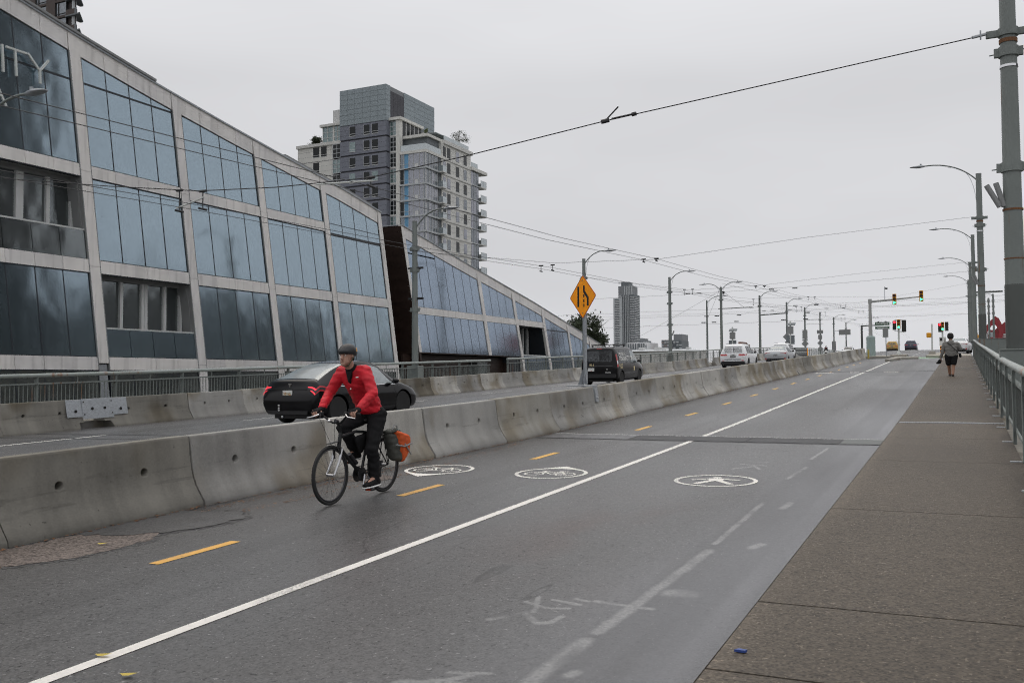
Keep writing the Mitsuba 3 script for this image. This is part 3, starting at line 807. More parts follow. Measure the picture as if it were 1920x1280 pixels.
# ================================================================ railings
def sloped(m, x, sh, dz=0.0):
    v, f = m; v = v.copy(); v[:, 2] += zr(np.full(len(v), x), v[:, 1]) + dz; return v, f
def rail_run(key, x, y0, y1, base, hgt, post_sp, phase, bal_sp, ind, mats=('green_steel', 'green_steel'), inner=1, gaps=()):
    """A steel railing: round top rail, flat rail under it, bottom rail, plate posts with feet, flat balusters. ind: balusters in this range of y are parts of their own."""
    ys = np.unique(np.concatenate([[y0, y1], GY[(GY > y0) & (GY < y1)]]))
    zz = zr(np.full(len(ys), x), ys) + base
    top = np.stack([ys * 0 + x, ys, zz + hgt], 1)
    part(key, 'top_rail', tube(top, 0.06, 14), 'rail_grey', 40)
    for nm, h, w, t in (('middle_rail', hgt - 0.24, 0.035, 0.020), ('bottom_rail', 0.16, 0.04, 0.022)):
        v = []
        for y, z in zip(ys, zz):
            v.append([(x - w, y, z + h - t), (x + w, y, z + h - t), (x + w, y, z + h + t), (x - w, y, z + h + t)])
        part(key, nm, loft(v), mats[0])
    y = phase
    while y < y1:
        if y >= y0 + 0.05:
            z = float(zr(x, y)) + base
            w0, w1 = (x - 0.075, x - 0.030) if inner > 0 else (x - 0.05, x + 0.05)
            post = cat(cbx(w0, w1, y - 0.009, y + 0.009, z - 0.1, z + hgt - 0.03, 0.003), cbx(w0 - 0.006, w0 + 0.006, y - 0.045, y + 0.045, z - 0.1, z + hgt - 0.03, 0.003))
            part(key, 'post', post, mats[0])
            part(key, 'foot_plate', cbx(x - 0.16 * inner - 0.07, x - 0.16 * inner + 0.07, y - 0.035, y + 0.035, z - 0.005, z + 0.016, 0.004), 'galvanised')
        y += post_sp
    ms = []
    for y in np.arange(y0 + 0.06, y1, bal_sp):
        if abs(((y - phase + post_sp / 2) % post_sp) - post_sp / 2) < 0.05:
            continue
        z = float(zr(x, y)) + base
        m = bx(x - 0.014, x + 0.014, y - 0.006, y + 0.006, z + 0.18, z + hgt - 0.26)
        if ind[0] <= y <= ind[1]:
            part(key, 'baluster', m, mats[1])
        else:
            ms.append(m)
        if abs(((y - phase) / post_sp) % 1 - 0.5) < bal_sp / post_sp / 2:
            ms.append(bx(x - 0.012, x + 0.012, y - 0.012, y + 0.012, z + hgt - 0.22, z + hgt - 0.05))
    if ms:
        part(key, 'far_baluster', cat(ms), mats[1], kind='stuff')
rr = thing('railing', 'grey green steel railing with round top rail along the brown walkway', 'railing')
rail_run(rr, 0.74, 1.0, 76.5, WALK, 1.12, 2.6, 0.6, 0.26, (9.0, 33.0), mats=('green_steel', 'dark_steel'))
ra = thing('railing', 'long green steel railing in front of the large sloping glass building', 'railing')
rail_run(ra, -24.0, 9.0, 47.4, 0.2, 1.30, 2.8, 10.2, 0.14, (16.0, 34.0), inner=-1)
rb = thing('railing', 'green steel railing running on beyond the gap to the bridge crest', 'railing')
rail_run(rb, -24.0, 49.6, 300.0, 0.2, 1.35, 2.8, 49.7, 0.35, (49, 58), inner=-1)
# ================================================================ glass building with the sloping roof (and its lower neighbour)
FX = -30.0
def pline(P, s):
    return lambda z: P + (10 - z) * s
def interp(pts):
    a = np.array(pts, float); return lambda y: float(np.interp(y, a[:, 0], a[:, 1]))
roofA = interp([(10, 17.5), (21.6, 15.46), (24.74, 14.80), (28.4, 14.11), (32.6, 13.41), (37, 12.73), (41.6, 12.04), (45.6, 11.30), (50, 10.5)])
roofB = interp([(45, 11.4), (47.62, 10.92), (55.46, 9.53), (66.74, 7.64), (81.6, 4.85), (90, 3.2)])
pr_ = random.Random(11)
def quad4(y0, y1, z0, z1, zt0=None):
    return [(y0(z0), z0), (y1(z0), z0), (y1(z1), z1), (y0(z1), z1)]
def prism(poly, x, depth, inset=0.0):
    p = Polygon(poly)
    if inset:
        p = p.buffer(-inset, join_style=2)
    return upx(extr(p, depth), x) if p.area > 1e-4 else None
def pane(holder, poly, mat, name='window_pane', x=FX - 0.075, tilt=0.0035):
    m = prism(poly, x, 0.025, 0.012)
    if m is None:
        return
    v, f = m; v = v.copy(); c = v.mean(0)
    v[:, 0] += (v[:, 1] - c[1]) * pr_.uniform(-tilt, tilt) + (v[:, 2] - c[2]) * pr_.uniform(-tilt, tilt) * 0.6
    part(holder, name, (v, f), mat)
def clip_roof(poly, roof, off):
    ys = np.linspace(5, 95, 181); cap = Polygon([(5, -20)] + [(y, roof(y) - off) for y in ys] + [(95, -20)])
    q = Polygon(poly).intersection(cap).simplify(0.01)
    return q
def panels(holder, poly_list, mat, depth=0.20, x=FX - 0.20, name='cladding_panel'):
    for p in poly_list:
        m = prism(p if not hasattr(p, 'exterior') else p, x, depth + pr_.uniform(-0.006, 0.006), 0.007)
        if m is not None:
            part(holder, name, m, mat if pr_.random() < 0.6 else mat + '_b')
A = thing('glass_building', 'large sloping glass building with pale beige frame and slanted mullions', 'building')
postsA = {-1: ((14.6, 15.1), 0.11), 0: ((19.8, 20.3), 0.115), 1: ((24.95, 25.46), 0.127), 2: ((30.05, 30.54), 0.148), 3: ((35.10, 35.57), 0.176), 4: ((40.12, 40.55), 0.186), 5: ((45.35, 45.72), 0.216)}
L_ = {k: (pline(a[0], s), pline(a[1], s)) for k, (a, s) in postsA.items()}
beams = [(9.52, 9.99), (5.90, 6.40), (2.18, 2.69), (-1.75, -1.3)]
rows = [(9.99, 30.0), (6.40, 9.52), (2.69, 5.90), (-1.3, 2.18), (-6.0, -1.75)]
loggias = {(0, 1): (7.48,), (1, 2): (3.78,)}        # (bay, row): sill height
def sub(bay, t):
    a, b = L_[bay][1], L_[bay + 1][0]
    return lambda z: a(z) + (b(z) - a(z)) * t
# solid body behind the skin with the recesses cut out
ys = np.linspace(12, 45.72, 40)
silh = Polygon([(12, -6.2)] + [(L_[5][1](z) - 0.02, z) for z in (-6.2, 2, 6, 11.25)] + [(y, roofA(y) - 0.02) for y in ys[::-1] if y < 45.4])
front = silh
for (b, r), (sill,) in loggias.items():
    z0, z1 = rows[r]
    front = front.difference(Polygon([(L_[b][1](z0) , z0), (L_[b + 1][0](z0), z0), (L_[b + 1][0](z1), z1), (L_[b][1](z1), z1)]))
part(A, 'core', cat(upx(extr(front, 1.5), FX - 1.7), upx(extr(silh, 22.0), FX - 23.72)), 'mullion')
ms = []
for b in range(-1, 5):
    for r, (z0, z1) in enumerate(rows):
        top = z1 if r else 30.0
        log = (b, r) in loggias
        n = 3 if b == 0 and r < 0 else 4
        for k in range(4):
            a, c = sub(b, k / 4), sub(b, (k + 1) / 4)
            def put(za, zb, name='window_pane', mat='facade_glass', x=FX - 0.075):
                q = clip_roof([(a(za), za), (c(za), za), (c(zb), zb), (a(zb), zb)], roofA, 0.72)
                if q.area > 0.02:
                    pane(A, q, mat, name, x)
            if log:
                put(z0, loggias[(b, r)][0], 'balustrade_pane', 'facade_glass' if b else 'dark_glass')
            elif r == 0:
                (put(z0, 13.07), put(13.13, 30)) if b < 4 else put(9.48, 30)
            elif b == 4 and r == 1:
                put(6.40, 9.38)
            else:
                put(z0, z1, 'window_pane', 'facade_glass' if r < 3 else 'dark_glass')
            # slanted mullions
            if k and not log:
                zl = 9.48 if (b == 4 and r == 0) else z0
                m = prism(clip_roof([(a(zl) - 0.022, zl), (a(zl) + 0.022, zl), (a(min(top, 16)) + 0.022, min(top, 16)), (a(min(top, 16)) - 0.022, min(top, 16))], roofA, 0.72), FX - 0.2, 0.158)
                if m is not None and len(m[0]):
                    part(A, 'mullion', m, 'mullion')
        # frames round the bay
        y0, y1 = L_[b][1], L_[b + 1][0]
        fr = Polygon([(y0(z0), z0), (y1(z0), z0), (y1(min(top, 16)), min(top, 16)), (y0(min(top, 16)), min(top, 16))]).intersection(clip_roof([(0, -9), (90, -9), (90, 30), (0, 30)], roofA, 0.70))
        if fr.area > 0.1 and not log:
            part(A, 'bay_frame', upx(extr(fr.difference(fr.buffer(-0.03, join_style=2)), 0.165), FX - 0.2), 'mullion')
    # transoms
    y0, y1 = L_[b][1], L_[b + 1][0]
    if b < 4:
        q = clip_roof([(y0(13.07), 13.07), (y1(13.07), 13.07), (y1(13.13), 13.13), (y0(13.13), 13.13)], roofA, 0.72)
        if q.area > 0.01:
            part(A, 'transom', prism(q, FX - 0.2, 0.158), 'mullion')
    else:
        part(A, 'transom', prism([(y0(9.38), 9.38), (y1(9.38), 9.38), (y1(9.48), 9.48), (y0(9.48), 9.48)], FX - 0.2, 0.158), 'mullion')
    # beams
    for j, (z0, z1) in enumerate(beams):
        if b == 4 and j == 0:
            continue
        panels(A, [[(sub(b, k / 4)(z0), z0), (sub(b, (k + 1) / 4)(z0), z0), (sub(b, (k + 1) / 4)(z1), z1), (sub(b, k / 4)(z1), z1)] for k in range(4)], 'cladding')
        zz = z0
        part(A, 'drip_edge', prism([(y0(zz), zz - 0.03), (y1(zz), zz - 0.03), (y1(zz), zz + 0.004), (y0(zz), zz + 0.004)], FX - 0.2, 0.222), 'mullion')
    # top band
    tops = []
    for k in range(4):
        t0, t1 = sub(b, k / 4), sub(b, (k + 1) / 4)
        y0a, y1a = [t(roofA(t(13.0)) - 0.3) for t in (t0, t1)]
        if y0a > 11 and y1a < 45.2:
            tops.append([(y0a, roofA(y0a) - 0.70), (y1a, roofA(y1a) - 0.70), (y1a - 0.06, roofA(y1a - 0.06)), (y0a - 0.06, roofA(y0a - 0.06))])
    panels(A, tops, 'cladding')
for k, (a, c) in L_.items():
    cuts = [-6.0, -1.75, 2.44, 6.15, 9.75, 12.0, 30]
    for z0, z1 in zip(cuts, cuts[1:]):
        zt = min(z1, 16.5)
        if k == 1 and z1 < 2.5:
            continue
        q = clip_roof([(a(z0), z0), (c(z0), z0), (c(zt), zt), (a(zt), zt)], roofA, 0.0 if k in (1, 2, 3, 4) else 0.0)
        if q.area > 0.02:
            part(A, 'post_panel', prism(q, FX - 0.20, 0.208, 0.006), 'cladding' if k != 2 else 'cladding_b')
    if k in (1, 2, 3, 4):
        for o in (-0.015, c(10) - a(10) - 0.02):
            q = clip_roof([(a(2) + o, 2), (a(2) + o + 0.035, 2), (a(17) + o + 0.035, 17), (a(17) + o, 17)], roofA, 0.7)
            part(A, 'gasket', prism(q, FX - 0.2, 0.214), 'dull_grey')
part(A, 'stained_post', prism([(25.95, 2.4), (26.35, 2.4), (26.75, -1), (26.35, -1)], FX - 0.3, 0.25), 'galvanised', label='stained galvanised post stub under the second bay')
# coping
v = []
for y in np.linspace(12, 45.45, 30):
    z = roofA(y)
    v.append([(FX - 24, y, z - 0.02), (FX + 0.06, y, z - 0.02), (FX + 0.06, y, z + 0.05), (FX - 24, y, z + 0.05)])
part(A, 'roof', loft(v), 'galvanised')
v = []
for y in np.linspace(12, 28.6, 16):
    z = roofA(y) + 0.06
    v.append([(FX - 0.25, y, z), (FX + 0.10, y, z), (FX + 0.10, y, z + 0.10), (FX - 0.25, y, z + 0.10)])
part(A, 'coping', loft(v), 'dull_grey')
v = []
for y in np.linspace(37.0, 44.5, 10):
    z = roofA(y) + 0.06
    v.append([(FX - 0.35, y, z), (FX - 0.02, y, z), (FX - 0.02, y, z + 0.12), (FX - 0.35, y, z + 0.12)])
part(A, 'coping', loft(v), 'dull_grey')
# recessed windows
def loggia(b, r, sill, jambs):
    y0, y1 = L_[b][1], L_[b + 1][0]; z0, z1 = rows[r]; xb = FX - 0.78
    part(A, 'recess_wall', prism([(y1(z0) - 0.05, z0), (y1(z0), z0), (y1(z1), z1), (y1(z1) - 0.05, z1)], xb, 0.6), 'dull_grey')
    part(A, 'recess_glass', prism([(y0(z0) - 0.3, z0), (y1(z0) + 0.1, z0), (y1(z1), z1), (y0(z1) - .3, z1)], xb + 0.01, 0.03), 'dark_glass')
    for t in jambs:
        part(A, 'window_frame', bx(xb + 0.04, xb + 0.16, t - 0.075, t + 0.075, z0, z1), 'white_frame')
    part(A, 'window_head', bx(xb + 0.04, xb + 0.18, y0(z1), y1(z1), z1 - 0.16, z1), 'dull_grey')
    part(A, 'sill_rail', prism([(y0(sill), sill), (y1(sill), sill), (y1(sill + .06), sill + 0.06), (y0(sill + .06), sill + 0.06)], FX - 0.22, 0.16), 'white_frame')
    part(A, 'ceiling', bx(xb, FX - 0.2, y0(z1), y1(z1), z1 - 0.012, z1 - 0.004), 'dull_grey')
loggia(0, 1, 7.48, (21.5, 22.85, 23.0, 24.1, 25.15))
loggia(1, 2, 3.78, (27.55, 28.65, 28.82, 29.85, 30.75))
part(A, 'ceiling_lamp', bx(FX - 4.2, FX - 4.1, 21.5, 24.0, 9.02, 9.06), 'white_frame')
# lettering
def bar(p, q, w=0.075):
    g = LineString([p, q]).buffer(w / 2, cap_style=2, join_style=2); return upx(extr(g, 0.07), FX + 0.10)
ltr = [('I', [((21.60, 13.46), (21.66, 12.50))]), ('T', [((21.74, 13.42), (22.56, 13.42)), ((22.10, 13.40), (22.17, 12.50))]), ('Y', [((22.60, 13.45), (23.09, 12.96)), ((23.45, 13.45), (23.09, 12.96)), ((23.09, 13.0), (23.12, 12.50))]),
       ('A', [((21.42, 12.0), (21.78, 11.33)), ((21.38, 11.66), (21.62, 11.66)), ((21.40, 12.0), (21.1, 11.33))]), ('S', [((21.40, 12.9), (21.28, 13.4)), ((21.40, 12.9), (21.2, 12.6))])]
for nm, segs in ltr:
    part(A, 'sign_letter', cat([bar(*s) for s in segs]), 'pale_steel', label='pale metal letter %s standing off the glass' % nm)

# ---------------- lower neighbour
B = thing('glass_building', 'lower wedge-shaped glass building tapering away beyond the dark copper wall', 'building')
PB = [((47.85, 48.15), 0.280), ((56.95, 57.40), 0.325), ((62.10, 62.50), 0.36), ((67.20, 67.62), 0.37), ((72.10, 72.45), 0.38), ((76.90, 77.25), 0.39), ((81.3, 81.6), 0.40)]
LB = [(pline(a[0], s), pline(a[1], s)) for a, s in PB]
nB = [8, 4, 4, 4, 4, 4]
ys = np.linspace(47.7, 81.3, 30)
def silB(z0):
    return Polygon([(LB[0][0](z0) + 0.02, z0), (LB[0][0](10.7) + .02, 10.7)] + [(y, roofB(y) - 0.02) for y in ys if y > 47.8] + [(81.5, 4.7), (84.5, z0)])
sB = silB(-6.0)
frB = sB.difference(Polygon([(LB[2][1](3.6), 3.6), (LB[3][0](3.6), 3.6), (LB[3][0](5.7), 5.7), (LB[2][1](5.7), 5.7)])).difference(Polygon([(45, -7), (62.7 + 1.1, -7), (62.7, 3.38), (45, 3.38)]))
part(B, 'core', cat(upx(extr(frB, 1.4), FX - 1.6), upx(extr(sB, 18.0), FX - 19.62)), 'mullion')
for b in range(6):
    a0, c0 = LB[b][1], LB[b + 1][0]; n = nB[b]
    sb = lambda t, a0=a0, c0=c0: (lambda z: a0(z) + (c0(z) - a0(z)) * t)
    log = b == 2
    low = 3.40 if b < 2 else 0.0
    for k in range(n):
        a, c = sb(k / n), sb((k + 1) / n)
        def put(za, zb, mat='facade_glass_b', name='window_pane'):
            q = clip_roof([(a(za), za), (c(za), za), (c(zb), zb), (a(zb), zb)], roofB, 0.68)
            if q.area > 0.02:
                pane(B, q, mat, name)
        if b < 3:
            if b == 0 and k < 3:
                put(6.18, 9.32); put(9.38, 20)
            else:
                put(6.18, 20)
            if log:
                put(0.0, 3.5, 'facade_glass_b', 'balustrade_pane')
            else:
                put(low, 5.74)
        else:
            put(low, 5.58); put(5.64, 20)
        if k:
            for za, zb in ((low, 5.74), (6.18, 13)):
                if log and za < 5:
                    continue
                q = clip_roof([(a(za) - 0.022, za), (a(za) + 0.022, za), (a(zb) + 0.022, zb), (a(zb) - 0.022, zb)], roofB, 0.68)
                if q.area > 0.005:
                    part(B, 'mullion', prism(q, FX - 0.2, 0.158), 'mullion')
    if b < 3:
        panels(B, [[(sb(k / n)(5.74), 5.74), (sb((k + 1) / n)(5.74), 5.74), (sb((k + 1) / n)(6.18), 6.18), (sb(k / n)(6.18), 6.18)] for k in range(n)], 'cladding')
    else:
        q = clip_roof([(a0(5.58), 5.58), (c0(5.58), 5.58), (c0(5.64), 5.64), (a0(5.64), 5.64)], roofB, 0.68)
        if q.area > 0.005:
            part(B, 'transom', prism(q, FX - 0.2, 0.158), 'mullion')
    tp = []
    for k in range(n):
        y0a, y1a = [t(roofB(t(8.0)) - 0.3) for t in (sb(k / n), sb((k + 1) / n))]
        tp.append([(y0a, roofB(y0a) - 0.66), (y1a, roofB(y1a) - 0.66), (y1a - 0.06, roofB(y1a - 0.06)), (y0a - 0.06, roofB(y0a - 0.06))])
    panels(B, tp, 'cladding')
for k, (a, c) in enumerate(LB):
    for z0, z1 in ((0.0, 3.4), (3.4, 5.95), (5.95, 8.2), (8.2, 13)):
        if k < 2 and z0 < 3:
            continue
        q = clip_roof([(a(z0), z0), (c(z0), z0), (c(z1), z1), (a(z1), z1)], roofB, 0.0)
        if q.area > 0.02:
            part(B, 'post_panel', prism(q, FX - 0.2, 0.208, 0.006), 'cladding')
v = []
for y in np.linspace(47.65, 81.5, 24):
    z = roofB(y); v.append([(FX - 19.8, y, z), (FX + 0.06, y, z), (FX + 0.06, y, z + 0.05), (FX - 19.8, y, z + 0.05)])
part(B, 'roof', loft(v), 'galvanised')
xb = FX - 1.58
for t in (64.4, 65.3, 66.6, 67.9, 68.8):
    part(B, 'window_frame', bx(xb + 0.04, xb + 0.16, t - 0.09, t + 0.09, 3.4, 5.74), 'white_frame')
part(B, 'recess_glass', bx(xb, xb + 0.03, 63.4, 69.4, 3.3, 5.8), 'dark_glass')
part(B, 'sill_rail', prism([(64.55, 3.48), (69.3, 3.48), (69.28, 3.56), (64.52, 3.56)], FX - 0.2, 0.16), 'white_frame')
# copper side wall of planks, and the dark recess under the glass
for i in range(34):
    z0 = -1.0 + i * 0.35; z1 = min(z0 + 0.342, 10.86)
    if z1 <= z0:
        break
    ya, yb = LB[0][0](z0) - 0.0, LB[0][0](z1)
    d = 0.015 + pr_.uniform(-0.006, 0.006)
    P = np.array([(FX - 14, ya - d, z0), (FX - 0.02, ya - d, z0), (FX - 0.02, yb - d, z1), (FX - 14, yb - d, z1), (FX - 14, ya + .2, z0), (FX - 0.02, ya + .2, z0), (FX - 0.02, yb + .2, z1), (FX - 14, yb + .2, z1)])
    part(B, 'copper_plank', hull(P), 'copper')
for z0 in np.arange(-3.0, 3.3, 0.42):
    part(B, 'copper_plank', bx(FX - 0.9, FX - 0.75 + pr_.uniform(-.006, .006), 49.0, 63.4, z0, min(z0 + 0.41, 3.36)), 'copper')
part(B, 'soffit', bx(FX - 0.9, FX - 0.02, 49.6, 62.7, 3.34, 3.39), 'copper')
part(B, 'corner_wall', bx(FX - 0.9, FX - 0.2, 62.75, 63.4, -4, 3.36), 'copper')
part(B, 'entrance_wall', bx(FX - 1.0, FX - 0.1, 57.5, 59.0, -4, 2.9), 'dark_glass')

# ================================================================ apartment tower
W = thing('apartment_tower', 'stepped apartment tower with dark grey middle block, cream wings and blue stripe', 'building')
YS, YE = 140.3, 164.0
FL = [47.8 - 2.845 * k for k in range(13)]
# core
part(W, 'plant_room', bx(-101.4, -91.5, 140.32, 157.2, 47.8, 54.25), 'far_grey')
for i in range(6):
    for j in range(7):
        x0, z0 = -101.42 + i * 9.92 / 6, 47.8 + j * 6.5 / 7
        part(W, 'grey_panel', bx(x0 + 0.02, x0 + 9.92 / 6 - 0.02, 140.22, 140.33, z0 + 0.02, z0 + 6.5 / 7 - 0.02), 'tower_blue_grey')
for j in range(7):
    for a, b in ((140.24, 141.6), (146.2, 149.8), (149.8, 153.5), (153.5, 157.2)):
        z0 = 47.8 + j * 6.5 / 7
        part(W, 'grey_panel', bx(-91.52, -91.40, a + 0.02, b - 0.02, z0 + 0.02, z0 + 6.5 / 7 - 0.02), 'tower_blue_grey')
for k in range(4):
    part(W, 'louvre', bx(-91.52, -91.42, 141.65 + k * 1.14, 142.75 + k * 1.14, 47.8, 53.4), 'louvre')
part(W, 'roof_box', bx(-103.9, -101.42, 141.6, 150, 48.4, 51.4), 'tower_white')
wr = random.Random(5)
def win(x0, x1, z0, z1, y, mat=None, frame='tower_white', face='s', bar_=True):
    """Window on a south (s) or east (e) face: frame with a pane set in it."""
    mat = mat or wr.choice(['tower_glass_dark'] * 3 + ['tower_glass_green'])
    o = sbox(x0, z0, x1, z1); fr = o.difference(o.buffer(-0.05, join_style=2))
    if bar_:
        fr = unary_union([sbox(x0, z0, x1, z0 + 0.09), sbox(x0, z0 + 0.42, x1, z0 + 0.48), sbox(x0, z0, x0 + 0.03, z1)])
    f_ = (upy(extr(fr, 0.06), y + 0.02)) if face == 's' else upx(extr(fr, 0.06), y - 0.02)
    w = part(W, 'window', f_, frame)
    g = upy(extr(o.buffer(-0.05), 0.03), y + 0.01) if face == 's' else upx(extr(o.buffer(-0.05), 0.03), y - 0.01)
    part(w, 'pane', g, mat)
for k, zt in enumerate(FL):
    part(W, 'wall_band', bx(-101.4, -91.4, YS, YE, zt - 2.845 + 0.24, zt - 0.06), 'tower_grey')
    part(W, 'shadow_gap', bx(-101.3, -91.6, YS + 0.18, YE - 1, zt - 2.9, zt + 0.02), 'louvre')
    for q in (0.95, 1.85):
        part(W, 'panel_joint', bx(-101.38, -91.42, YS - 0.012, YS + 0.01, zt - q - 0.02, zt - q + 0.02), 'louvre')
    for x0, x1 in ((-99.3, -98.0), (-96.2, -94.95), (-94.45, -93.15)):
        win(x0, x1, zt - 2.15, zt - 0.32, YS - 0.02)
# west wing
WT = 45.3
part(W, 'wing_wall', bx(-111.4, -103.3, 140.9, YE, 5, WT - 0.4), 'tower_cream')
part(W, 'cornice', bx(-111.6, -101.4, 140.6, YE, WT - 0.45, WT + 0.1), 'tower_slab')
part(W, 'penthouse', bx(-105.7, -101.5, 141.0, 150, WT, 48.3), 'tower_glass_green')
for x in (-105.75, -104.7, -103.45, -102.5):
    part(W, 'penthouse_post', bx(x, x + (0.35 if x == -103.45 else 0.09), 140.9, 141.1, WT, 48.3), 'tower_slab')
for z in (46.2, 47.2):
    part(W, 'penthouse_bar', bx(-105.7, -101.5, 140.93, 141.05, z, z + 0.08), 'tower_white')
part(W, 'cornice', bx(-106.2, -101.4, 140.6, 150, 48.3, 48.75), 'tower_slab')
for k in range(11):
    zt = WT - 0.4 - 2.845 * k
    part(W, 'shadow_gap', bx(-111.42, -103.3, 140.86, 140.95, zt - 2.87, zt - 2.80), 'louvre')
    for q in (0.9, 1.85):
        part(W, 'panel_joint', bx(-111.42, -103.3, 140.885, 140.92, zt - q - 0.015, zt - q + 0.015), 'far_grey')
    win(-107.9, -106.45, zt - 2.1, zt - 0.12, 140.9, 'tower_glass_dark' if k == 0 else None, bar_=True)
    if k == 0:
        win(-106.1, -104.75, zt - 2.1, zt - 0.12, 140.9, 'tower_glass_dark')
    part(W, 'glass_strip', bx(-103.25, -101.45, 140.7, 141.0, zt - 2.6, zt - 0.1), 'tower_glass_green' if k % 2 else 'tower_glass_dark')
    for z in (zt - 2.62, zt - 1.8, zt - 1.0, zt - 0.12):
        part(W, 'strip_bar', bx(-103.3, -101.4, 140.62, 140.72, z - 0.05, z + 0.05), 'far_pale')
    for x in (-103.25, -102.35, -101.5):
        part(W, 'strip_bar', bx(x - 0.04, x + 0.04, 140.62, 140.72, zt - 2.6, zt - 0.1), 'far_pale')
# strip and pillar east of the core
part(W, 'east_body', bx(-91.4, -89.35, 141.6, YE, 5, 48.0), 'far_dark')
part(W, 'pillar', bx(-90.02, -89.25, 141.25, 142.2, 5, 47.9), 'tower_cream')
for k, zt in enumerate(FL):
    part(W, 'glass_strip', bx(-91.35, -90.05, 141.45, 141.62, zt - 2.6, zt - 0.15), 'tower_glass_dark' if k % 3 else 'tower_glass_green')
    for z in (zt - 2.62, zt - 1.85, zt - 1.0, zt - 0.14):
        part(W, 'strip_bar', bx(-91.38, -90.03, 141.38, 141.46, z - 0.05, z + 0.05), 'far_pale')
    for x in (-91.33, -90.7, -90.08):
        part(W, 'strip_bar', bx(x - 0.04, x + 0.04, 141.38, 141.46, zt - 2.6, zt - 0.15), 'far_pale')
    part(W, 'strip_slab', bx(-91.38, -90.03, 141.36, 141.5, zt - 2.86, zt - 2.63), 'tower_slab')
part(W, 'cornice', cat(bx(-91.7, -88.9, 141.0, 149.0, 47.85, 48.35)), 'tower_cream')
# upper terraces east
part(W, 'upper_wall', bx(-89.5, -89.3, 142.2, 148.7, 45.0, 47.8), 'tower_glass_dark')
for y in (143.4, 144.8, 146.2, 147.6):
    part(W, 'penthouse_post', bx(-89.32, -89.22, y - 0.07, y + 0.07, 45.0, 47.8), 'tower_white')
part(W, 'upper_wall', bx(-89.6, -88.8, 148.7, 163, 45.0, 47.2), 'tower_cream')
part(W, 'canopy', bx(-89.0, -86.6, 149.5, 158.5, 47.1, 47.22), 'rail_glass')
for y in np.arange(149.6, 158.6, 1.1):
    part(W, 'canopy_rib', bx(-89.0, -86.5, y - 0.06, y + 0.06, 46.95, 47.10), 'far_dark')
part(W, 'terrace_wall', bx(-89.4, -84.6, 143.0, 147.6, 41.9, 44.6), 'far_dark')
part(W, 'terrace_slab', bx(-89.5, -84.2, 142.4, 158.3, 44.6, 45.1), 'tower_cream')
part(W, 'terrace_slab', bx(-89.5, -83.85, 141.25, 147.8, 41.5, 42.0), 'tower_cream')
part(W, 'terrace_rail', cat(bx(-89.2, -84.1, 141.45, 141.50, 42.0, 43.1), bx(-84.12, -84.07, 141.45, 147.6, 42.0, 43.1)), 'rail_glass')
part(W, 'terrace_rail', cat(bx(-84.4, -84.35, 148.5, 158.0, 45.1, 46.1)), 'rail_glass')
# glazed corner bay
BT = 41.5
part(W, 'corner_body', bx(-89.3, -84.15, 141.65, 147.8, 5, BT), 'far_dark')
for k in range(10):
    zt = BT - 2.80 * k
    part(W, 'floor_slab', cat(bx(-89.3, -83.75, 141.2, 145.7, zt - 2.84, zt - 2.54)), 'far_pale')
    xs = [(-89.25, -88.45), (-88.42, -87.5), (-87.45, -86.5), (-86.45, -85.3), (-85.25, -84.45), (-84.42, -84.02)]
    for i, (x0, x1) in enumerate(xs):
        m = 'blue_panel' if i == 1 else 'tower_glass_dark' if i == 0 and k % 2 else 'tower_glass_pale' if i in (2, 3, 4) else 'tower_glass'
        part(W, 'window', bx(x0 + 0.03, x1 - 0.03, 141.46, 141.62, zt - 2.52, zt - 0.02), m)
        part(W, 'window_bar', bx(x1 - 0.03, x1 + 0.03, 141.40, 141.60, zt - 2.55, zt), 'tower_white')
    part(W, 'window_bar', bx(-89.25, -84.0, 141.41, 141.6, zt - 1.82, zt - 1.76), 'far_pale')
    part(W, 'vent_panel', bx(-86.2, -85.5, 141.38, 141.5, zt - 2.5, zt - 1.85), 'tower_white')
    ysb = np.linspace(141.6, 145.6, 5)
    for i in range(4):
        part(W, 'window', bx(-84.16, -84.04, ysb[i] + 0.04, ysb[i + 1] - 0.04, zt - 2.52, zt - 0.02), wr.choice(['tower_glass', 'tower_glass_pale', 'tower_glass']))
        part(W, 'window_bar', bx(-84.1, -83.98, ysb[i + 1] - 0.035, ysb[i + 1] + 0.035, zt - 2.55, zt), 'tower_white')
    part(W, 'window_bar', bx(-84.1, -84.0, 141.6, 145.6, zt - 1.82, zt - 1.76), 'far_pale')
    # recessed balcony next to it
    zb = zt - 2.8
    part(W, 'balcony_slab', bx(-85.6, -83.0, 145.7, 147.2, zb, zb + 0.2), 'tower_slab')
    part(W, 'balcony_rail', cat(bx(-83.06, -83.02, 145.75, 147.15, zb + 0.2, zb + 1.25), bx(-84.0, -83.06, 145.74, 145.78, zb + 0.2, zb + 1.25)), 'rail_glass')
part(W, 'dark_recess', bx(-84.2, -84.05, 145.65, 145.95, 5, BT), 'louvre')
# cream east wing
part(W, 'wing_wall', bx(-89.3, -84.0, 147.0, 158.2, 5, 44.6), 'tower_cream')
part(W, 'cornice', bx(-89.4, -83.7, 147.7, 158.5, 44.35, 45.05), 'tower_slab')
for k in range(11):
    zt = 44.3 - 2.80 * k
    part(W, 'floor_ledge', bx(-84.1, -83.85, 147.0, 158.3, zt - 2.80, zt - 2.52), 'tower_slab')
    for q in (0.8, 1.65):
        part(W, 'panel_joint', bx(-84.02, -83.985, 147.0, 158.2, zt - q - 0.02, zt - q + 0.02), 'far_grey')
    for y0, y1 in ((147.5, 148.6), (149.0, 150.3), (152.3, 153.6), (155.3, 156.6)):
        win(y0, y1, zt - 2.3, zt - 0.35, -84.0, wr.choice(['tower_glass', 'tower_glass_dark', 'tower_glass_pale']), 'far_dark', 'e')
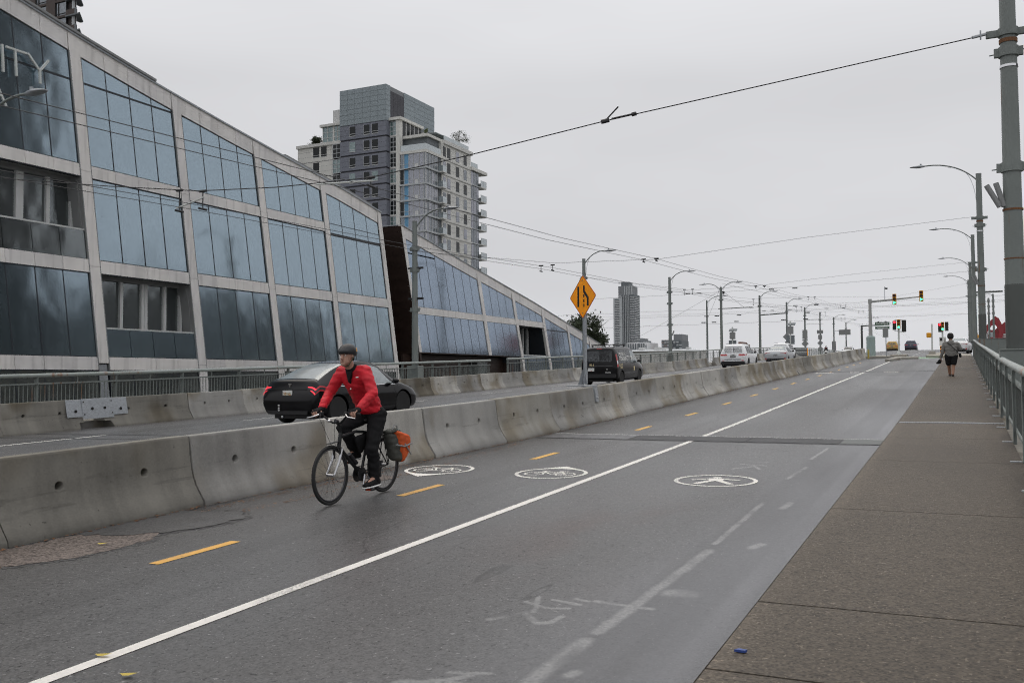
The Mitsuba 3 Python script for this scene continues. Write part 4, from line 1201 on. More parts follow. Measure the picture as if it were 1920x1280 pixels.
# far glazed end with projecting balconies
part(W, 'end_body', bx(-89.0, -84.1, 158.2, 161.6, 5, 41.6), 'far_dark')
part(W, 'cornice', bx(-89.3, -83.6, 158.0, 164.4, 41.6, 42.2), 'tower_cream')
part(W, 'terrace_rail', bx(-84.0, -83.96, 158.3, 161, 42.2, 43.2), 'rail_glass')
for k in range(11):
    zt = 41.6 - 2.80 * k
    for y0, y1 in ((158.35, 159.3), (159.4, 160.4), (160.5, 161.4)):
        part(W, 'window', bx(-84.12, -84.02, y0, y1, zt - 2.55, zt - 0.1), wr.choice(['tower_glass', 'tower_glass_pale', 'tower_glass']))
    part(W, 'floor_ledge', bx(-84.15, -83.9, 158.2, 161.6, zt - 2.8, zt - 2.6), 'far_pale')
    zb = zt - 2.8
    part(W, 'balcony_slab', bx(-86.5, -83.6, 161.6, 164.0, zb, zb + 0.22), 'tower_slab')
    part(W, 'balcony_rail', cat(bx(-83.66, -83.62, 161.65, 163.95, zb + 0.22, zb + 1.35), bx(-86.4, -83.66, 163.94, 163.98, zb + 0.22, zb + 1.35)), 'rail_glass')
    part(W, 'rail_cap', cat(bx(-83.68, -83.60, 161.62, 164.0, zb + 1.33, zb + 1.40), bx(-83.68, -83.6, 163.9, 164.0, zb + .2, zb + 1.35), bx(-83.68, -83.6, 162.75, 162.82, zb + .2, zb + 1.35)), 'far_pale')
part(W, 'end_wall', bx(-90, -86.0, 161.6, 164, 5, 41.6), 'tower_cream')

def leafy(key, c, rad, n, size, mat, seed, name='crown'):
    r = np.random.default_rng(seed)
    cl = r.normal(size=(max(6, n // 60), 3)); cl /= np.linalg.norm(cl, axis=1, keepdims=True); cl *= r.uniform(0.25, 1, (len(cl), 1)) ** 0.5
    p = cl[r.integers(len(cl), size=n)] + r.normal(size=(n, 3)) * 0.20
    p = p * np.asarray(rad) + c
    a = r.normal(size=(n, 3)); a /= np.linalg.norm(a, axis=1, keepdims=True)
    b = np.cross(a, r.normal(size=(n, 3))); b /= np.linalg.norm(b, axis=1, keepdims=True)
    s = size * r.uniform(0.6, 1.3, (n, 1))
    v = np.stack([p - a * s, p + b * s * 0.45, p + a * s, p - b * s * 0.45], 1).reshape(-1, 3)
    q = np.arange(n) * 4
    return part(key, name, (v, np.vstack([np.stack([q, q + 1, q + 2], 1), np.stack([q, q + 2, q + 3], 1)])), mat)
def branchy(key, base, top, r0, crown_c, rad, n, seed):
    r = random.Random(seed); ms = [tube([base, [(base[i] * 0.4 + top[i] * 0.6) for i in range(3)], top], [r0, r0 * 0.7, r0 * 0.25], 7)]
    for _ in range(n):
        t = r.uniform(0.35, 0.95); s = [base[i] + (top[i] - base[i]) * t for i in range(3)]
        e = [crown_c[i] + rad[i] * r.uniform(-0.9, 0.9) for i in range(3)]
        ms.append(tube([s, [(s[i] + e[i]) / 2 + r.uniform(-.1, .1) * rad[i] for i in range(3)], e], [r0 * 0.35, r0 * 0.22, r0 * 0.06], 5))
    return part(key, 'trunk', cat(ms), 'bark')
t = thing('rooftop_shrub', 'dark round shrub on the left roof terrace of the apartment tower', 'shrub')
leafy(t, (-107.9, 141.8, 46.4), (1.0, 0.8, 0.75), 1500, 0.13, 'leaf', 21)
t = thing('rooftop_shrub', 'low hedge beside the round shrub on the left roof terrace', 'shrub')
leafy(t, (-106.9, 141.6, 45.75), (1.9, 0.5, 0.4), 900, 0.12, 'leaf', 22)
t = thing('rooftop_tree', 'wispy roof-terrace tree on the right shoulder of the apartment tower', 'tree')
branchy(t, (-85.2, 155.0, 45.0), (-85.0, 155.3, 48.0), 0.07, (-84.8, 155.4, 47.4), (1.3, 2.0, 1.0), 14, 23); leafy(t, (-84.8, 155.4, 47.4), (1.3, 2.1, 1.1), 900, 0.11, 'leaf', 23)
t = thing('rooftop_tree', 'pale green slender tree on the terrace beneath the glass canopy', 'tree')
branchy(t, (-87.6, 147.6, 45.0), (-87.5, 147.7, 47.4), 0.05, (-87.5, 147.7, 46.7), (0.5, 0.6, 0.8), 8, 24); leafy(t, (-87.5, 147.7, 46.6), (0.55, 0.7, 0.9), 500, 0.11, 'leaf_pale', 24)

# ================================================================ brown tower at the top left
K = thing('brown_tower', 'dark brown brick tower with corner balconies rising behind the glass roof', 'building')
ky, kc = 110.5, -134.45
part(K, 'core', mv(extr(Polygon([(-165, ky + 0.5), (kc - 0.3, ky + 0.5), (kc - 24, ky + 18), (-165, ky + 18)]), 79), (0, 0, 5)), 'dark_brick')
cols = [(-139.3, -136.63), (-144.3, -141.5), (-149.3, -146.6), (-154.5, -151.5)]
for k in range(10):
    zf = 58.65 + 2.80 * (k - 3)
    z0, z1 = zf, zf + 2.86
    # brick bands and piers leave the window openings free
    part(K, 'brick_band', bx(-165, -136.5 if k % 1 == 0 else kc, ky, ky + 0.5, zf - 0.35, zf + 0.05), 'brown_brick')
    xs = [-165] + [c for q in reversed(cols) for c in q] + [kc if True else 0]
    for i in range(0, len(xs) - 1, 2):
        hi = zf + 2.45
        if i == len(xs) - 2:
            part(K, 'brick_pier', bx(xs[i], kc, ky, ky + 0.5, zf - 0.35, zf + 0.75 if k > 3 else zf + 2.45), 'brown_brick')
        else:
            part(K, 'brick_pier', bx(xs[i], xs[i + 1], ky, ky + 0.5, zf + 0.05, hi), 'brown_brick')
    for x0, x1 in cols:
        w = part(K, 'window', bx(x0, x1, ky + 0.22, ky + 0.30, zf + 0.05, zf + 2.45), 'tower_glass')
        part(w, 'frame', cat(bx(x0, x0 + 0.09, ky + 0.1, ky + 0.26, zf + 0.05, zf + 2.45), bx(x1 - 0.09, x1, ky + 0.1, ky + 0.26, zf + 0.05, zf + 2.45), bx(x0 + 0.62, x0 + 0.72, ky + 0.1, ky + 0.26, zf + 0.05, zf + 2.45), bx(x0, x1, ky + 0.1, ky + 0.26, zf + 0.38, zf + 0.46)), 'black_steel')
    part(K, 'balcony_slab', mv(extr(Polygon([(kc - 2.2, ky - 0.1), (kc + 1.35, ky - 0.1), (kc - 1.5, ky + 3), (kc - 2.2, ky + 3)]), 0.22), (0, 0, zf - 0.42)), 'far_dark')
    part(K, 'balcony_rail', cat(bx(kc + 0.0, kc + 0.5, ky - 0.04, ky, zf - 0.2, zf + 0.8), bx(kc + 0.0, kc + 0.09, ky + 0.1, ky + 0.2, zf - 0.2, zf + 0.85)), 'far_dark')
part(K, 'corner_column', mv(lathe([(0.36, 5), (0.36, 84)], 16), (kc - 0.85, ky + 0.6, 0)), 'far_pale')

# ================================================================ far buildings
F_ = thing('far_tower', 'slender pale high-rise standing alone on the horizon left of centre', 'building')
def S(x, y, z, k=3.0):
    return x * k, y * k, EYE + (z - EYE) * k
def fbox(x0, x1, y0, y1, z0, z1):
    a, b = S(x0, y0, z0), S(x1, y1, z1); return bx(a[0], b[0], a[1], b[1], a[2], b[2])
part(F_, 'west_block', fbox(-173.0, -168.3, 492.2, 503, -3, 45.6), 'far_pale')
part(F_, 'east_block', fbox(-168.3, -161.6, 493.2, 504, -3, 47.4), 'far_dark')
part(F_, 'upper_block', fbox(-170.5, -162.5, 493.5, 503, 45, 52.2), 'far_grey')
part(F_, 'crown_block', fbox(-169.3, -165.0, 495, 502, 52, 54.6), 'far_dark')
part(F_, 'pale_pier', fbox(-169.4, -168.0, 491.9, 493.6, -3, 46.2), 'far_pale')
ms, md = [], []
for k in range(54):
    z = -3 + 0.94 * k
    if z < 44.8:
        ms.append(fbox(-172.2, -169.3, 491.7, 492.3, z, z + 0.30)); md.append(fbox(-172.1, -169.4, 492.0, 492.25, z + 0.32, z + 0.9))
    if z < 46.5:
        ms.append(fbox(-163.6, -161.5, 492.8, 493.3, z, z + 0.26))
    if 46 < z < 51.5:
        ms.append(fbox(-170.6, -168.9, 493.1, 493.6, z, z + 0.28))
    ms.append(fbox(-161.6, -161.3, 494, 503, z, z + 0.26)) if z < 46.5 else None
part(F_, 'balcony_slab', cat([m for m in ms if m is not None]), 'far_white', kind='stuff'); part(F_, 'balcony_recess', cat(md), 'far_dark', kind='stuff')
ms = []
for x in (-167.6, -166.5, -165.5, -164.5):
    ms.append(fbox(x, x + 0.36, 492.9, 493.3, -3, 47.2))
for x in (-167.0, -166.0, -165.0, -164.0, -163.0):
    ms.append(fbox(x, x + 0.5, 493.2, 493.6, 47.4, 52.1))
part(F_, 'fin', cat(ms), 'far_pale', kind='stuff')
ms = [fbox(-168.0, -163.7, 492.85, 493.25, z, z + 0.18) for z in np.arange(-3, 47, 0.94)]
part(F_, 'spandrel', cat(ms), 'far_grey', kind='stuff')
part(F_, 'roof_arm', tube([S(-169.2, 494, 54.0), S(-170.5, 494, 54.2)], 0.6, 6), 'far_dark')

H = thing('far_apartment_block', 'white far apartment block with dark vertical stripes at the foot of the high-rise', 'building')
part(H, 'wall', bx(-96.7, -90.1, 287.5, 300, -5, 13.0), 'far_white')
for i, (x, w) in enumerate(((-96.3, 0.4), (-95.5, 0.35), (-94.7, 0.4), (-93.9, 0.35), (-93.1, 0.9), (-91.9, 0.35), (-91.2, 0.4), (-90.4, 0.3))):
    part(H, 'window_strip', bx(x, x + w, 287.3, 287.6, 8, 12.6 - (0.5 if i == 7 else 0)), 'far_dark')
part(H, 'roof_box', bx(-93.2, -91.5, 289, 297, 13.0, 13.7), 'far_dark'); part(H, 'roof_box', bx(-92.9, -92.2, 289, 296, 13.7, 14.4), 'far_grey')
part(H, 'annex', bx(-97.0, -93.6, 284, 287, 5, 10.9), 'far_dark')
D_ = thing('far_apartment_block', 'grey stepped far apartment block with a dark box on its roof', 'building')
part(D_, 'wall', bx(-86.3, -83.0, 291, 300, 0, 13.7), 'far_brown'); part(D_, 'wall', bx(-83.0, -79.9, 291.5, 300, 0, 13.4), 'far_dark')
part(D_, 'roof_box', bx(-82.9, -80.1, 293, 300, 13.4, 15.5), 'far_grey')
for k in range(4):
    for i, x in enumerate((-86.2, -85.3, -84.4, -83.4, -82.4, -81.4, -80.5)):
        z = 9.9 + k * 0.95
        if (i + k) % 3:
            part(D_, 'balcony', bx(x, x + 0.7, 290.6, 291.1, z, z + 0.32), 'far_pale')
        part(D_, 'window', bx(x + 0.05, x + 0.7, 290.85, 291.05, z + 0.36, z + 0.8), 'far_dark')
Q = thing('warehouse', 'long low pale industrial roof just above the far railing', 'building')
part(Q, 'wall', bx(-96, -72.3, 280, 292, -5, 9.9), 'tower_slab'); part(Q, 'roof', hull([(-96.5, 279, 9.9), (-72, 279, 9.9), (-96.5, 293, 9.9), (-72, 293, 9.9), (-96, 284, 10.5), (-74.5, 284, 10.5), (-96, 290, 10.5), (-74.5, 290, 10.5)]), 'far_pale')
for x, w in ((-86.0, 1.8), (-83.5, 1.2), (-76.0, 0.9), (-91, 1.6)):
    part(Q, 'roof_unit', bx(x, x + w, 282, 285, 10.3, 11.0 + 0.2 * (w > 1.5)), 'tower_white')
R_ = thing('far_brick_block', 'reddish stepped far block seen between the signs above the white car', 'building')
part(R_, 'wall', bx(-67.0, -61.5, 300, 310, 0, 10.7), 'far_red'); part(R_, 'upper_wall', bx(-65.2, -62.3, 301, 310, 10.7, 12.3), 'far_brown'); part(R_, 'top_wall', bx(-64.4, -63.2, 302, 310, 12.3, 13.0), 'far_red')
for i in range(6):
    for k in range(3):
        part(R_, 'window', bx(-66.6 + i * 0.85, -66.1 + i * 0.85, 299.85, 300.02, 7.6 + k * 1.0, 8.2 + k * 1.0), 'far_dark')
# the roofs and towers across the bridge, seen as reflections in the glass
def plain_tower(lb, x0, x1, y0, y1, h, fl, wall, seed, slab_='far_pale', st=1.0):
    k = thing('opposite_tower', lb, 'building'); r = random.Random(seed)
    part(k, 'wall', bx(x0, x1, y0, y1, -6, h), wall)
    ms, mg = [], []
    for z in np.arange(-2, h - 2, fl):
        ms.append(bx(x0 - 1.4, x1, y0 - 1.4, y1 + 1.4, z, z + st))
        mg.append(bx(x0 - 0.12, x0 + 0.1, y0 + 1, y1 - 1, z + 0.9, z + fl - 0.3)); mg.append(bx(x0 + 1, x1 - 1, y0 - 0.12, y0 + 0.1, z + 0.9, z + fl - 0.3))
    part(k, 'balcony_slab', cat(ms), slab_, kind='stuff'); part(k, 'window_band', cat(mg), 'tower_glass_dark', kind='stuff')
plain_tower('tall dark balconied tower mirrored in the leftmost upper panes of the glass building', 118, 150, 84, 140, 105, 3.4, 'dark_brick', 1, 'far_grey', 0.6)
plain_tower('broad dark apartment block mirrored in the lowest panes of the glass building', 150, 180, 196, 236, 29, 3.6, 'far_dark', 2)
plain_tower('second dark apartment block mirrored in the lowest panes of the glass building', 152, 180, 250, 292, 27, 3.6, 'dark_brick', 3)
plain_tower('low dark block mirrored in the glass beside the loggia', 140, 170, 145, 186, 20, 3.1, 'far_dark', 4)
# tree behind the lower glass building
t = thing('broadleaf_tree', 'dark green tree showing above the low end of the wedge-shaped glass building', 'tree')
branchy(t, (-60, 157, -5), (-60, 156.4, 12), 0.35, (-60, 156.5, 9), (3.5, 4, 3.5), 16, 31)
leafy(t, (-60, 155.4, 10.4), (2.6, 3.0, 2.6), 3800, 0.24, 'leaf', 31)
leafy(t, (-60, 161.6, 8.7), (1.6, 2.0, 1.3), 1700, 0.22, 'leaf', 32)
leafy(t, (-60, 157.4, 7.0), (3.5, 4.5, 2.0), 2500, 0.26, 'leaf', 33)
# ================================================================ lamp posts, wires, signs, signals
def arc_pts(p0, p1, rise, n=10):
    """A lamp arm that leaves the post steeply and ends level."""
    p0, p1 = np.array(p0, float), np.array(p1, float); t = np.linspace(0, 1, n)[:, None]
    c = np.array([p0[0] + (p1[0] - p0[0]) * 0.38, p0[1] + (p1[1] - p0[1]) * 0.38, p1[2] + rise])
    return (1 - t) ** 2 * p0 + 2 * t * (1 - t) * c + t * t * p1
def lamp_head(sx, L=0.78):
    """Cobra head pointing along +x from the origin (mirrored with sx = -1)."""
    secs = []
    for x, w, zt, zb in ((0, 0.05, 0.05, -0.05), (0.08, 0.07, 0.075, -0.06), (0.26, 0.125, 0.085, -0.085), (0.42, 0.15, 0.07, -0.075), (0.62, 0.13, 0.045, -0.045), (L, 0.06, 0.015, -0.02)):
        a = np.linspace(0, 2 * pi, 12, endpoint=False)
        secs.append(np.stack([a * 0 + x, w * np.cos(a), (zt - zb) / 2 * np.sin(a) + (zt + zb) / 2], 1))
    v, f = loft(secs)
    m = cat((v, f), mv(lathe([(0, 0), (0.045, 0), (0.05, 0.07), (0, 0.08)], 10), (0.2, 0, 0.085)))
    return m if sx > 0 else (m[0] * [-1, -1, 1], m[1])
def clamp(key, x, y, z, r, mat='green_steel'):
    part(key, 'clamp', cat(mv(lathe([(r, -0.10), (r + 0.035, -0.10), (r + 0.035, 0.10), (r, 0.10)], 16), (x, y, z)), bx(x - r - 0.11, x - r + 0.02, y - 0.05, y + 0.05, z - 0.09, z + 0.09), bx(x + r - 0.02, x + r + 0.11, y - 0.05, y + 0.05, z - 0.09, z + 0.09),
                               tube([(x - r - 0.2, y, z - 0.03), (x + r + 0.2, y, z + 0.03)], 0.013, 6)), mat)
def lamp_post(x, y, zb, h, r0, r1, arms, label, group, detail=True, tilt=0.0):
    k = thing('street_lamp', label, 'street lamp', group)
    top = zb + h
    part(k, 'pole', tube([(x, y, zb), (x, y, zb + h * 0.35), (x, y, top)], [r0, r0 * 0.94, r1], 18), 'green_steel', 50)
    part(k, 'cap', mv(lathe([(0, 0), (r1 * 1.06, 0), (r1 * 1.06, 0.04), (0, 0.06)], 14), (x, y, top - 0.01)), 'dull_grey')
    for s, reach, rise in arms:
        p0, p1 = (x + s * r1 * 0.6, y, top - 0.32), (x + s * (reach - 0.7), y, top + rise)
        part(k, 'arm', tube(arc_pts(p0, p1, 0.12, 12), 0.036, 8), 'green_steel', 50)
        q = arc_pts((x + s * r1, y, top - 1.45), (x + s * (reach - 0.7) * 0.55, y, top + rise * 0.78 - 0.04), 0.05, 10)
        q[:, 0] = x + s * r1 + (q[:, 0] - x - s * r1) * np.linspace(0.35, 1, 10)
        part(k, 'brace', tube(q, 0.012, 6), 'galvanised')
        part(k, 'lamp_head', mv(lamp_head(s), (x + s * (reach - 0.78), y, top + rise)), 'galvanised', 50)
    if detail:
        part(k, 'base_box', cbx(x - 0.32, x + 0.32, y - 0.27, y + 0.27, zb - 0.35, zb + 1.16, 0.015), 'green_steel')
    return k
RG, LG = 'lamp posts along the right-hand railing', 'lamp posts along the far railing'
rnames = ['thick near steel lamp post rising out of the frame beside the brown walkway', 'second steel lamp post beyond the thick near one, its lamp reaching left', 'third lamp post along the right-hand railing', 'fourth lamp post along the right-hand railing', 'fifth lamp post along the right-hand railing']
RP = [22.3, 58.0, 92.0, 126.0, 158.0]
for i, y in enumerate(RP):
    zb = float(zc(y)) + WALK if y < 77 else float(zc(y))
    k = lamp_post(1.02, y, zb, 10.45, 0.195, 0.145, [(-1, 3.5, 0.72)], rnames[i], RG, y < 80)
    z0 = zb + 8.02
    part(k, 'span_bracket', cat(mv(lathe([(0.155, -0.08), (0.20, -0.08), (0.20, 0.08), (0.155, 0.08)], 18), (1.02, y, z0)), cbx(0.60, 0.87, y - 0.04, y + 0.04, z0 - 0.075, z0 + 0.075, 0.01), cbx(1.17, 1.42, y - 0.04, y + 0.04, z0 - 0.075, z0 + 0.075, 0.01)), 'green_steel')
    if i < 2:
        clamp(k, 1.02, y, z0 - 0.42, 0.165)
        part(k, 'strap', mv(lathe([(0.17, -0.02), (0.18, -0.02), (0.18, 0.03), (0.17, 0.03)], 16), (1.02, y, z0 - 0.74)), 'chrome')
        clamp(k, 1.02, y, zb + 5.15, 0.175)
        part(k, 'rust_band', mv(lathe([(0.171, -0.05), (0.178, -0.05), (0.178, 0.03), (0.171, 0.03)], 18), (1.02, y, z0 - 0.18)), 'rust')
        part(k, 'strap', mv(lathe([(0.185, -0.02), (0.196, -0.02), (0.196, 0.02), (0.185, 0.02)], 16), (1.02, y, zb + 4.25)), 'rust')
        part(k, 'strap', mv(lathe([(0.187, -0.012), (0.197, -0.012), (0.197, 0.012), (0.187, 0.012)], 16), (1.02, y, zb + 3.22)), 'rust')
        for dx, a in ((-0.28, 0.42), (-0.20, 0.22)):
            s = math.sin(a)
            part(k, 'floodlight', tube([(1.02 + dx + 0.04, y - 0.08, zb + 4.32), (1.02 + dx - 0.5 * s, y - 0.08, zb + 4.32 + 0.52 * math.cos(a))], 0.055, 12), 'dull_grey')
        part(k, 'sleeve', mv(lathe([(0.197, -0.02), (0.2, 0), (0.2, 2.35), (0.195, 2.38)], 18), (1.02, y, zb + 0.3)), 'dark_steel', 50)
    elif i < 4:
        clamp(k, 1.02, y, z0 - 0.42, 0.165); clamp(k, 1.02, y, zb + 5.15, 0.175)
    if y < 77:
        part(k, 'pilaster', cbx(0.72, 2.2, y - 0.32, y - 0.26, zb - 0.3, zb + 1.30, 0.012), 'green_steel')
        part(k, 'pilaster_side', cbx(0.70, 0.74, y - 0.32, y + 0.32, zb - 0.2, zb + 1.31, 0.01), 'green_steel')
        part(k, 'pilaster_cap', cbx(0.69, 2.21, y - 0.34, y + 0.34, zb + 1.30, zb + 1.33, 0.006), 'green_steel')
LP = [16.5, 39.7, 62.7, 84.5, 105.0, 127.2, 148.6, 167.0, 186.0, 207.0, 230.0]
for i, y in enumerate(LP):
    zb = float(zr(-24.0, y)) + 0.2
    arms = [(1, 2.45, 0.50)] if i else [(1, 3.15, 0.95)]
    if i == 4:
        arms.append((-1, 2.45, 0.42))
    if i == 8:
        arms = []
    lb = ('far-railing lamp post at the frame edge, its lamp crossing the upper panes' if i == 0 else 'lamp post standing before the dark copper wall on the far railing' if i == 1 else 'lamp post on the far railing half hidden behind the orange diamond sign' if i == 2
          else 'double-armed lamp post on the far railing above the white car' if i == 4 else 'armless post on the far railing carrying small sign backs' if i == 8
          else 'far-railing lamp post, %s after the double-armed one' % ORD[i - 4] if i > 4 else 'lamp post on the far railing next before the double-armed one')
    k = lamp_post(-24.22, y, zb, 7.7 if i == 0 else 8.25 if i < 4 else 8.3, 0.165, 0.12, arms, lb, LG, i < 5)
    for zz in ((6.9, 5.85, 3.9) if i in (1, 3) else (6.9,)):
        clamp(k, -24.22, y, zb + zz, 0.145)
    if i == 1:
        for zz in (5.95, 4.45):
            part(k, 'bracket', cat(bx(-24.1, -23.75, y - 0.05, y + 0.05, zb + zz - 0.05, zb + zz + 0.05), bx(-24.6, -24.3, y - 0.04, y + 0.04, zb + zz - 0.04, zb + zz + 0.04)), 'black_steel')
    if i == 3:
        part(k, 'floodlight', tube([(-24.05, y, zb + 2.9), (-23.85, y, zb + 3.35)], 0.06, 8), 'dull_grey')
    b = zb
    if i == 4:
        part(k, 'bracket_arm', tube([(-24.2, y, zb + 5.9), (-20.8, y, zb + 5.95)], 0.05, 6), 'dark_steel'); part(k, 'arm_stay', tube([(-24.2, y, zb + 8.0), (-21.7, y, zb + 5.98)], 0.014, 5), 'wire')
    if i == 5:
        part(k, 'bracket_arm', tube([(-24.2, y, zb + 5.7), (-20.9, y, zb + 5.85)], 0.085, 6), 'dark_steel')
    def sign_back(shape, zz, w, h):
        if shape == 'dia':
            g = Polygon([(-w, 0), (0, -h), (w, 0), (0, h)])
        else:
            g = sbox(-w, -h, w, h).buffer(-0.08).buffer(0.08)
        part(k, 'sign_back', mv(upy(extr(g, 0.02), 0), (-24.22, y - 0.2, b + zz)), 'dull_grey')
    if i == 6:
        sign_back('dia', 3.0, 0.62, 0.62); sign_back('rect', 1.9, 0.30, 0.40)
    if i == 7:
        sign_back('rect', 3.7, 0.42, 0.75); sign_back('rect', 2.7, 0.45, 0.16); sign_back('dia', 2.1, 0.6, 0.6); sign_back('rect', 1.2, 0.3, 0.22)
        for zz in (5.4, 6.2):
            part(k, 'bracket_arm', tube([(-24.2, y, b + zz), (-21.2, y, b + zz)], 0.03, 6), 'dull_grey')
    if i == 8:
        sign_back('rect', 4.6, 0.55, 0.32); sign_back('rect', 3.6, 0.36, 0.42); sign_back('dia', 2.5, 0.55, 0.55); sign_back('dia', 1.4, 0.55, 0.55)
    if i == 9:
        part(k, 'sign_panel', bx(-23.2, -20.9, y - 0.1, y, b + 4.6, b + 5.7), 'dull_grey'); part(k, 'bracket_arm', tube([(-24.2, y, b + 5.4), (-21, y, b + 5.4)], 0.05, 6), 'dark_steel'); sign_back('rect', 2.3, 0.4, 1.0)
    if i == 10:
        sign_back('dia', 2.1, 0.5, 0.5)
lamp_post(-31.0, 126.0, 4.0, 8.1, 0.14, 0.10, [(1, 2.9, 0.55)], 'slim lamp post standing apart behind the far railing, a bird on its arm', LG, False)
k = thing('gull', 'dark bird perched on the lamp arm', 'bird')
part(k, 'body', hull(np.vstack([mv(raw(trimesh.creation.icosphere(1, 0.12)), s=(1.5, 0.8, 0.9))[0] + [-28.75, 126, 12.95], mv(raw(trimesh.creation.icosphere(1, 0.07)))[0] + [-28.62, 126, 13.14]])), 'black_steel')

# ---- overhead wires
def sag(p, q, s, n=8):
    t = np.linspace(0, 1, n)[:, None]; p, q = np.array(p, float), np.array(q, float)
    return p * (1 - t) + q * t - np.array([0, 0, s]) * 4 * t * (1 - t)
def wire_thing(lb, pts, r=0.009, name='overhead_wire'):
    return solo(name, tube(pts, r, 5, False), 'wire', lb, 'overhead wire', 'trolley bus wires')
hang = []
for nm, X, h in (('upper trolley wire of the nearer pair running along the bridge', -12.4, 5.58), ('lower trolley wire of the nearer pair running along the bridge', -13.0, 5.58), ('upper trolley wire of the farther pair crossing the glass facade', -17.5, 5.62), ('lower trolley wire of the farther pair crossing the glass facade', -18.1, 5.62)):
    ys = [-8, 5, 18.2, 30, 41.2, 54, 67, 80, 92, 106, 118, 140, 165, 195, 230, 270]
    pts = [(X, y, float(zr(X, y)) + h + (0.10 if j % 2 == 0 else 0.0)) for j, y in enumerate(ys)]
    wire_thing(nm, pts, 0.0085)
def span(lb, pts, hangers, r=0.008):
    k = thing('span_wire', lb, 'span wire', 'span wires across the bridge')
    part(k, 'cable', tube(pts, r, 5, False), 'wire')
    for x, y, zt, zb in hangers:
        part(k, 'hanger', cat(tube([(x, y, zt + 0.03), (x, y, zb - 0.02)], 0.016, 5), tube([(x - 0.10, y, zt), (x + 0.10, y, zt)], 0.035, 6), tube([(x, y - 0.14, zb), (x, y + 0.14, zb)], 0.03, 6)), 'black_steel')
    return k
P1 = [(0.62, 22.25, 8.97), (-7.05, 19.6, 7.42), (-10.1, 18.6, 6.74), (-12.2, 18.0, 6.36), (-15, 18.1, 6.42), (-17.6, 18.25, 6.60), (-20.5, 18.0, 6.95), (-24.1, 17.5, 7.42)]
k = span('heavy span wire rising from the glass facade to the thick near lamp post', P1, [(-12.15, 18.0, 6.36, 6.16), (-17.45, 18.25, 6.58, 6.12), (-18.2, 18.2, 6.66, 6.12)], 0.013)
part(k, 'insulator_bar', cat(tube([(-12.1, 18.0, 6.28), (-13.3, 17.5, 6.22)], 0.022, 6), tube([(-17.4, 18.25, 6.42), (-18.3, 18.2, 6.20)], 0.022, 6)), 'pale_steel')
part(k, 'splice', cat(tube([(-6.95, 19.64, 7.44), (-7.12, 19.58, 7.40)], 0.05, 7), tube([(-6.9, 19.65, 7.46), (-6.45, 19.8, 7.55)], 0.024, 6), tube([(-7.05, 19.62, 7.42), (-6.72, 19.6, 7.70)], 0.018, 5), tube([(-6.48, 19.8, 7.545), (-6.38, 19.83, 7.565)], 0.045, 7)), 'black_steel')
part(k, 'turnbuckle', cat(tube([(0.60, 22.25, 8.98), (0.34, 22.16, 8.92)], 0.035, 7), tube([(0.5, 22.2, 9.06), (0.5, 22.2, 8.86)], 0.016, 5)), 'galvanised')
span('span wire from the second right-hand lamp post across the sky', [(0.72, 57.9, 10.5), (-6.95, 49, 8.72), (-12.36, 41.2, 7.08), (-17.3, 41.0, 7.18), (-24.1, 39.7, 8.0)], [(X, 41.2, 7.12, float(zr(X, 41.2)) + 5.6) for X in (-12.4, -13.0, -17.5, -18.1)])
span('span wire from the third right-hand lamp post across the sky', [(0.72, 91.9, 11.7), (-7.45, 80, 9.95), (-12.5, 67, 8.15), (-17.5, 66.5, 8.0), (-24.1, 62.7, 8.9)], [(X, 67, 8.1, float(zr(X, 67)) + 5.6) for X in (-12.4, -13.0, -17.5, -18.1)])
for i, (yr, ym, yl) in enumerate(((126, 92, 84.5), (158, 118, 105.0), (178, 140, 127.2), (195, 165, 148.6), (215, 195, 167.0))):
    zm = float(zr(-15, ym)) + 5.95
    span('far span wire, %s beyond the one from the third right-hand lamp post' % ORD[i + 1], [(0.8, yr, float(zc(yr)) + 8.0), (-7, (yr + ym) / 2, zm + 1.0), (-12.4, ym, zm + 0.05), (-18.1, ym - 1, zm), (-24.1, yl, float(zr(-24, yl)) + 7.2)], [(X, ym, zm + 0.02, float(zr(X, ym)) + 5.6) for X in (-12.4, -13.0, -17.5, -18.1)])
for i, (y, z, x0, x1, s) in enumerate(((112, 8.35, -75, 0.9, 0.2), (113, 9.2, -75, 30, 0.2), (120, 10.6, -60, 40, 0.3), (150, 12.2, -60, 40, 0.3), (104, 11.3, -40, 0.9, 0.3))):
    k = wire_thing('side-street wire crossing the far sky, %s from below' % ORD[i + 1], sag((x0, y + 3, z), (x1, y, z + (0.0 if i == 0 else 0.8)), s), 0.012)
    part(k, 'fitting', cat([tube([(x, y + 3 - 3 * (x - x0) / (x1 - x0) - 0.2, z + 0.02), (x + 0.5, y + 3 - 3 * (x - x0) / (x1 - x0), z + 0.02)], 0.06, 5) for x in (-28.5, -27.2, -24.5, -19, -16.5)]), 'black_steel')
for i, (a, b) in enumerate((((-31, 126, 9.5), (-24.2, 105, 12.0)), ((-40, 110, 4.5), (-24.3, 105, 11.4)), ((-24.1, 105.2, 12.2), (-12.4, 128, 10.2)))):
    wire_thing('slanting guy wire by the double-armed lamp post, %s of three' % ORD[i + 1], sag(a, b, 0.1), 0.012)

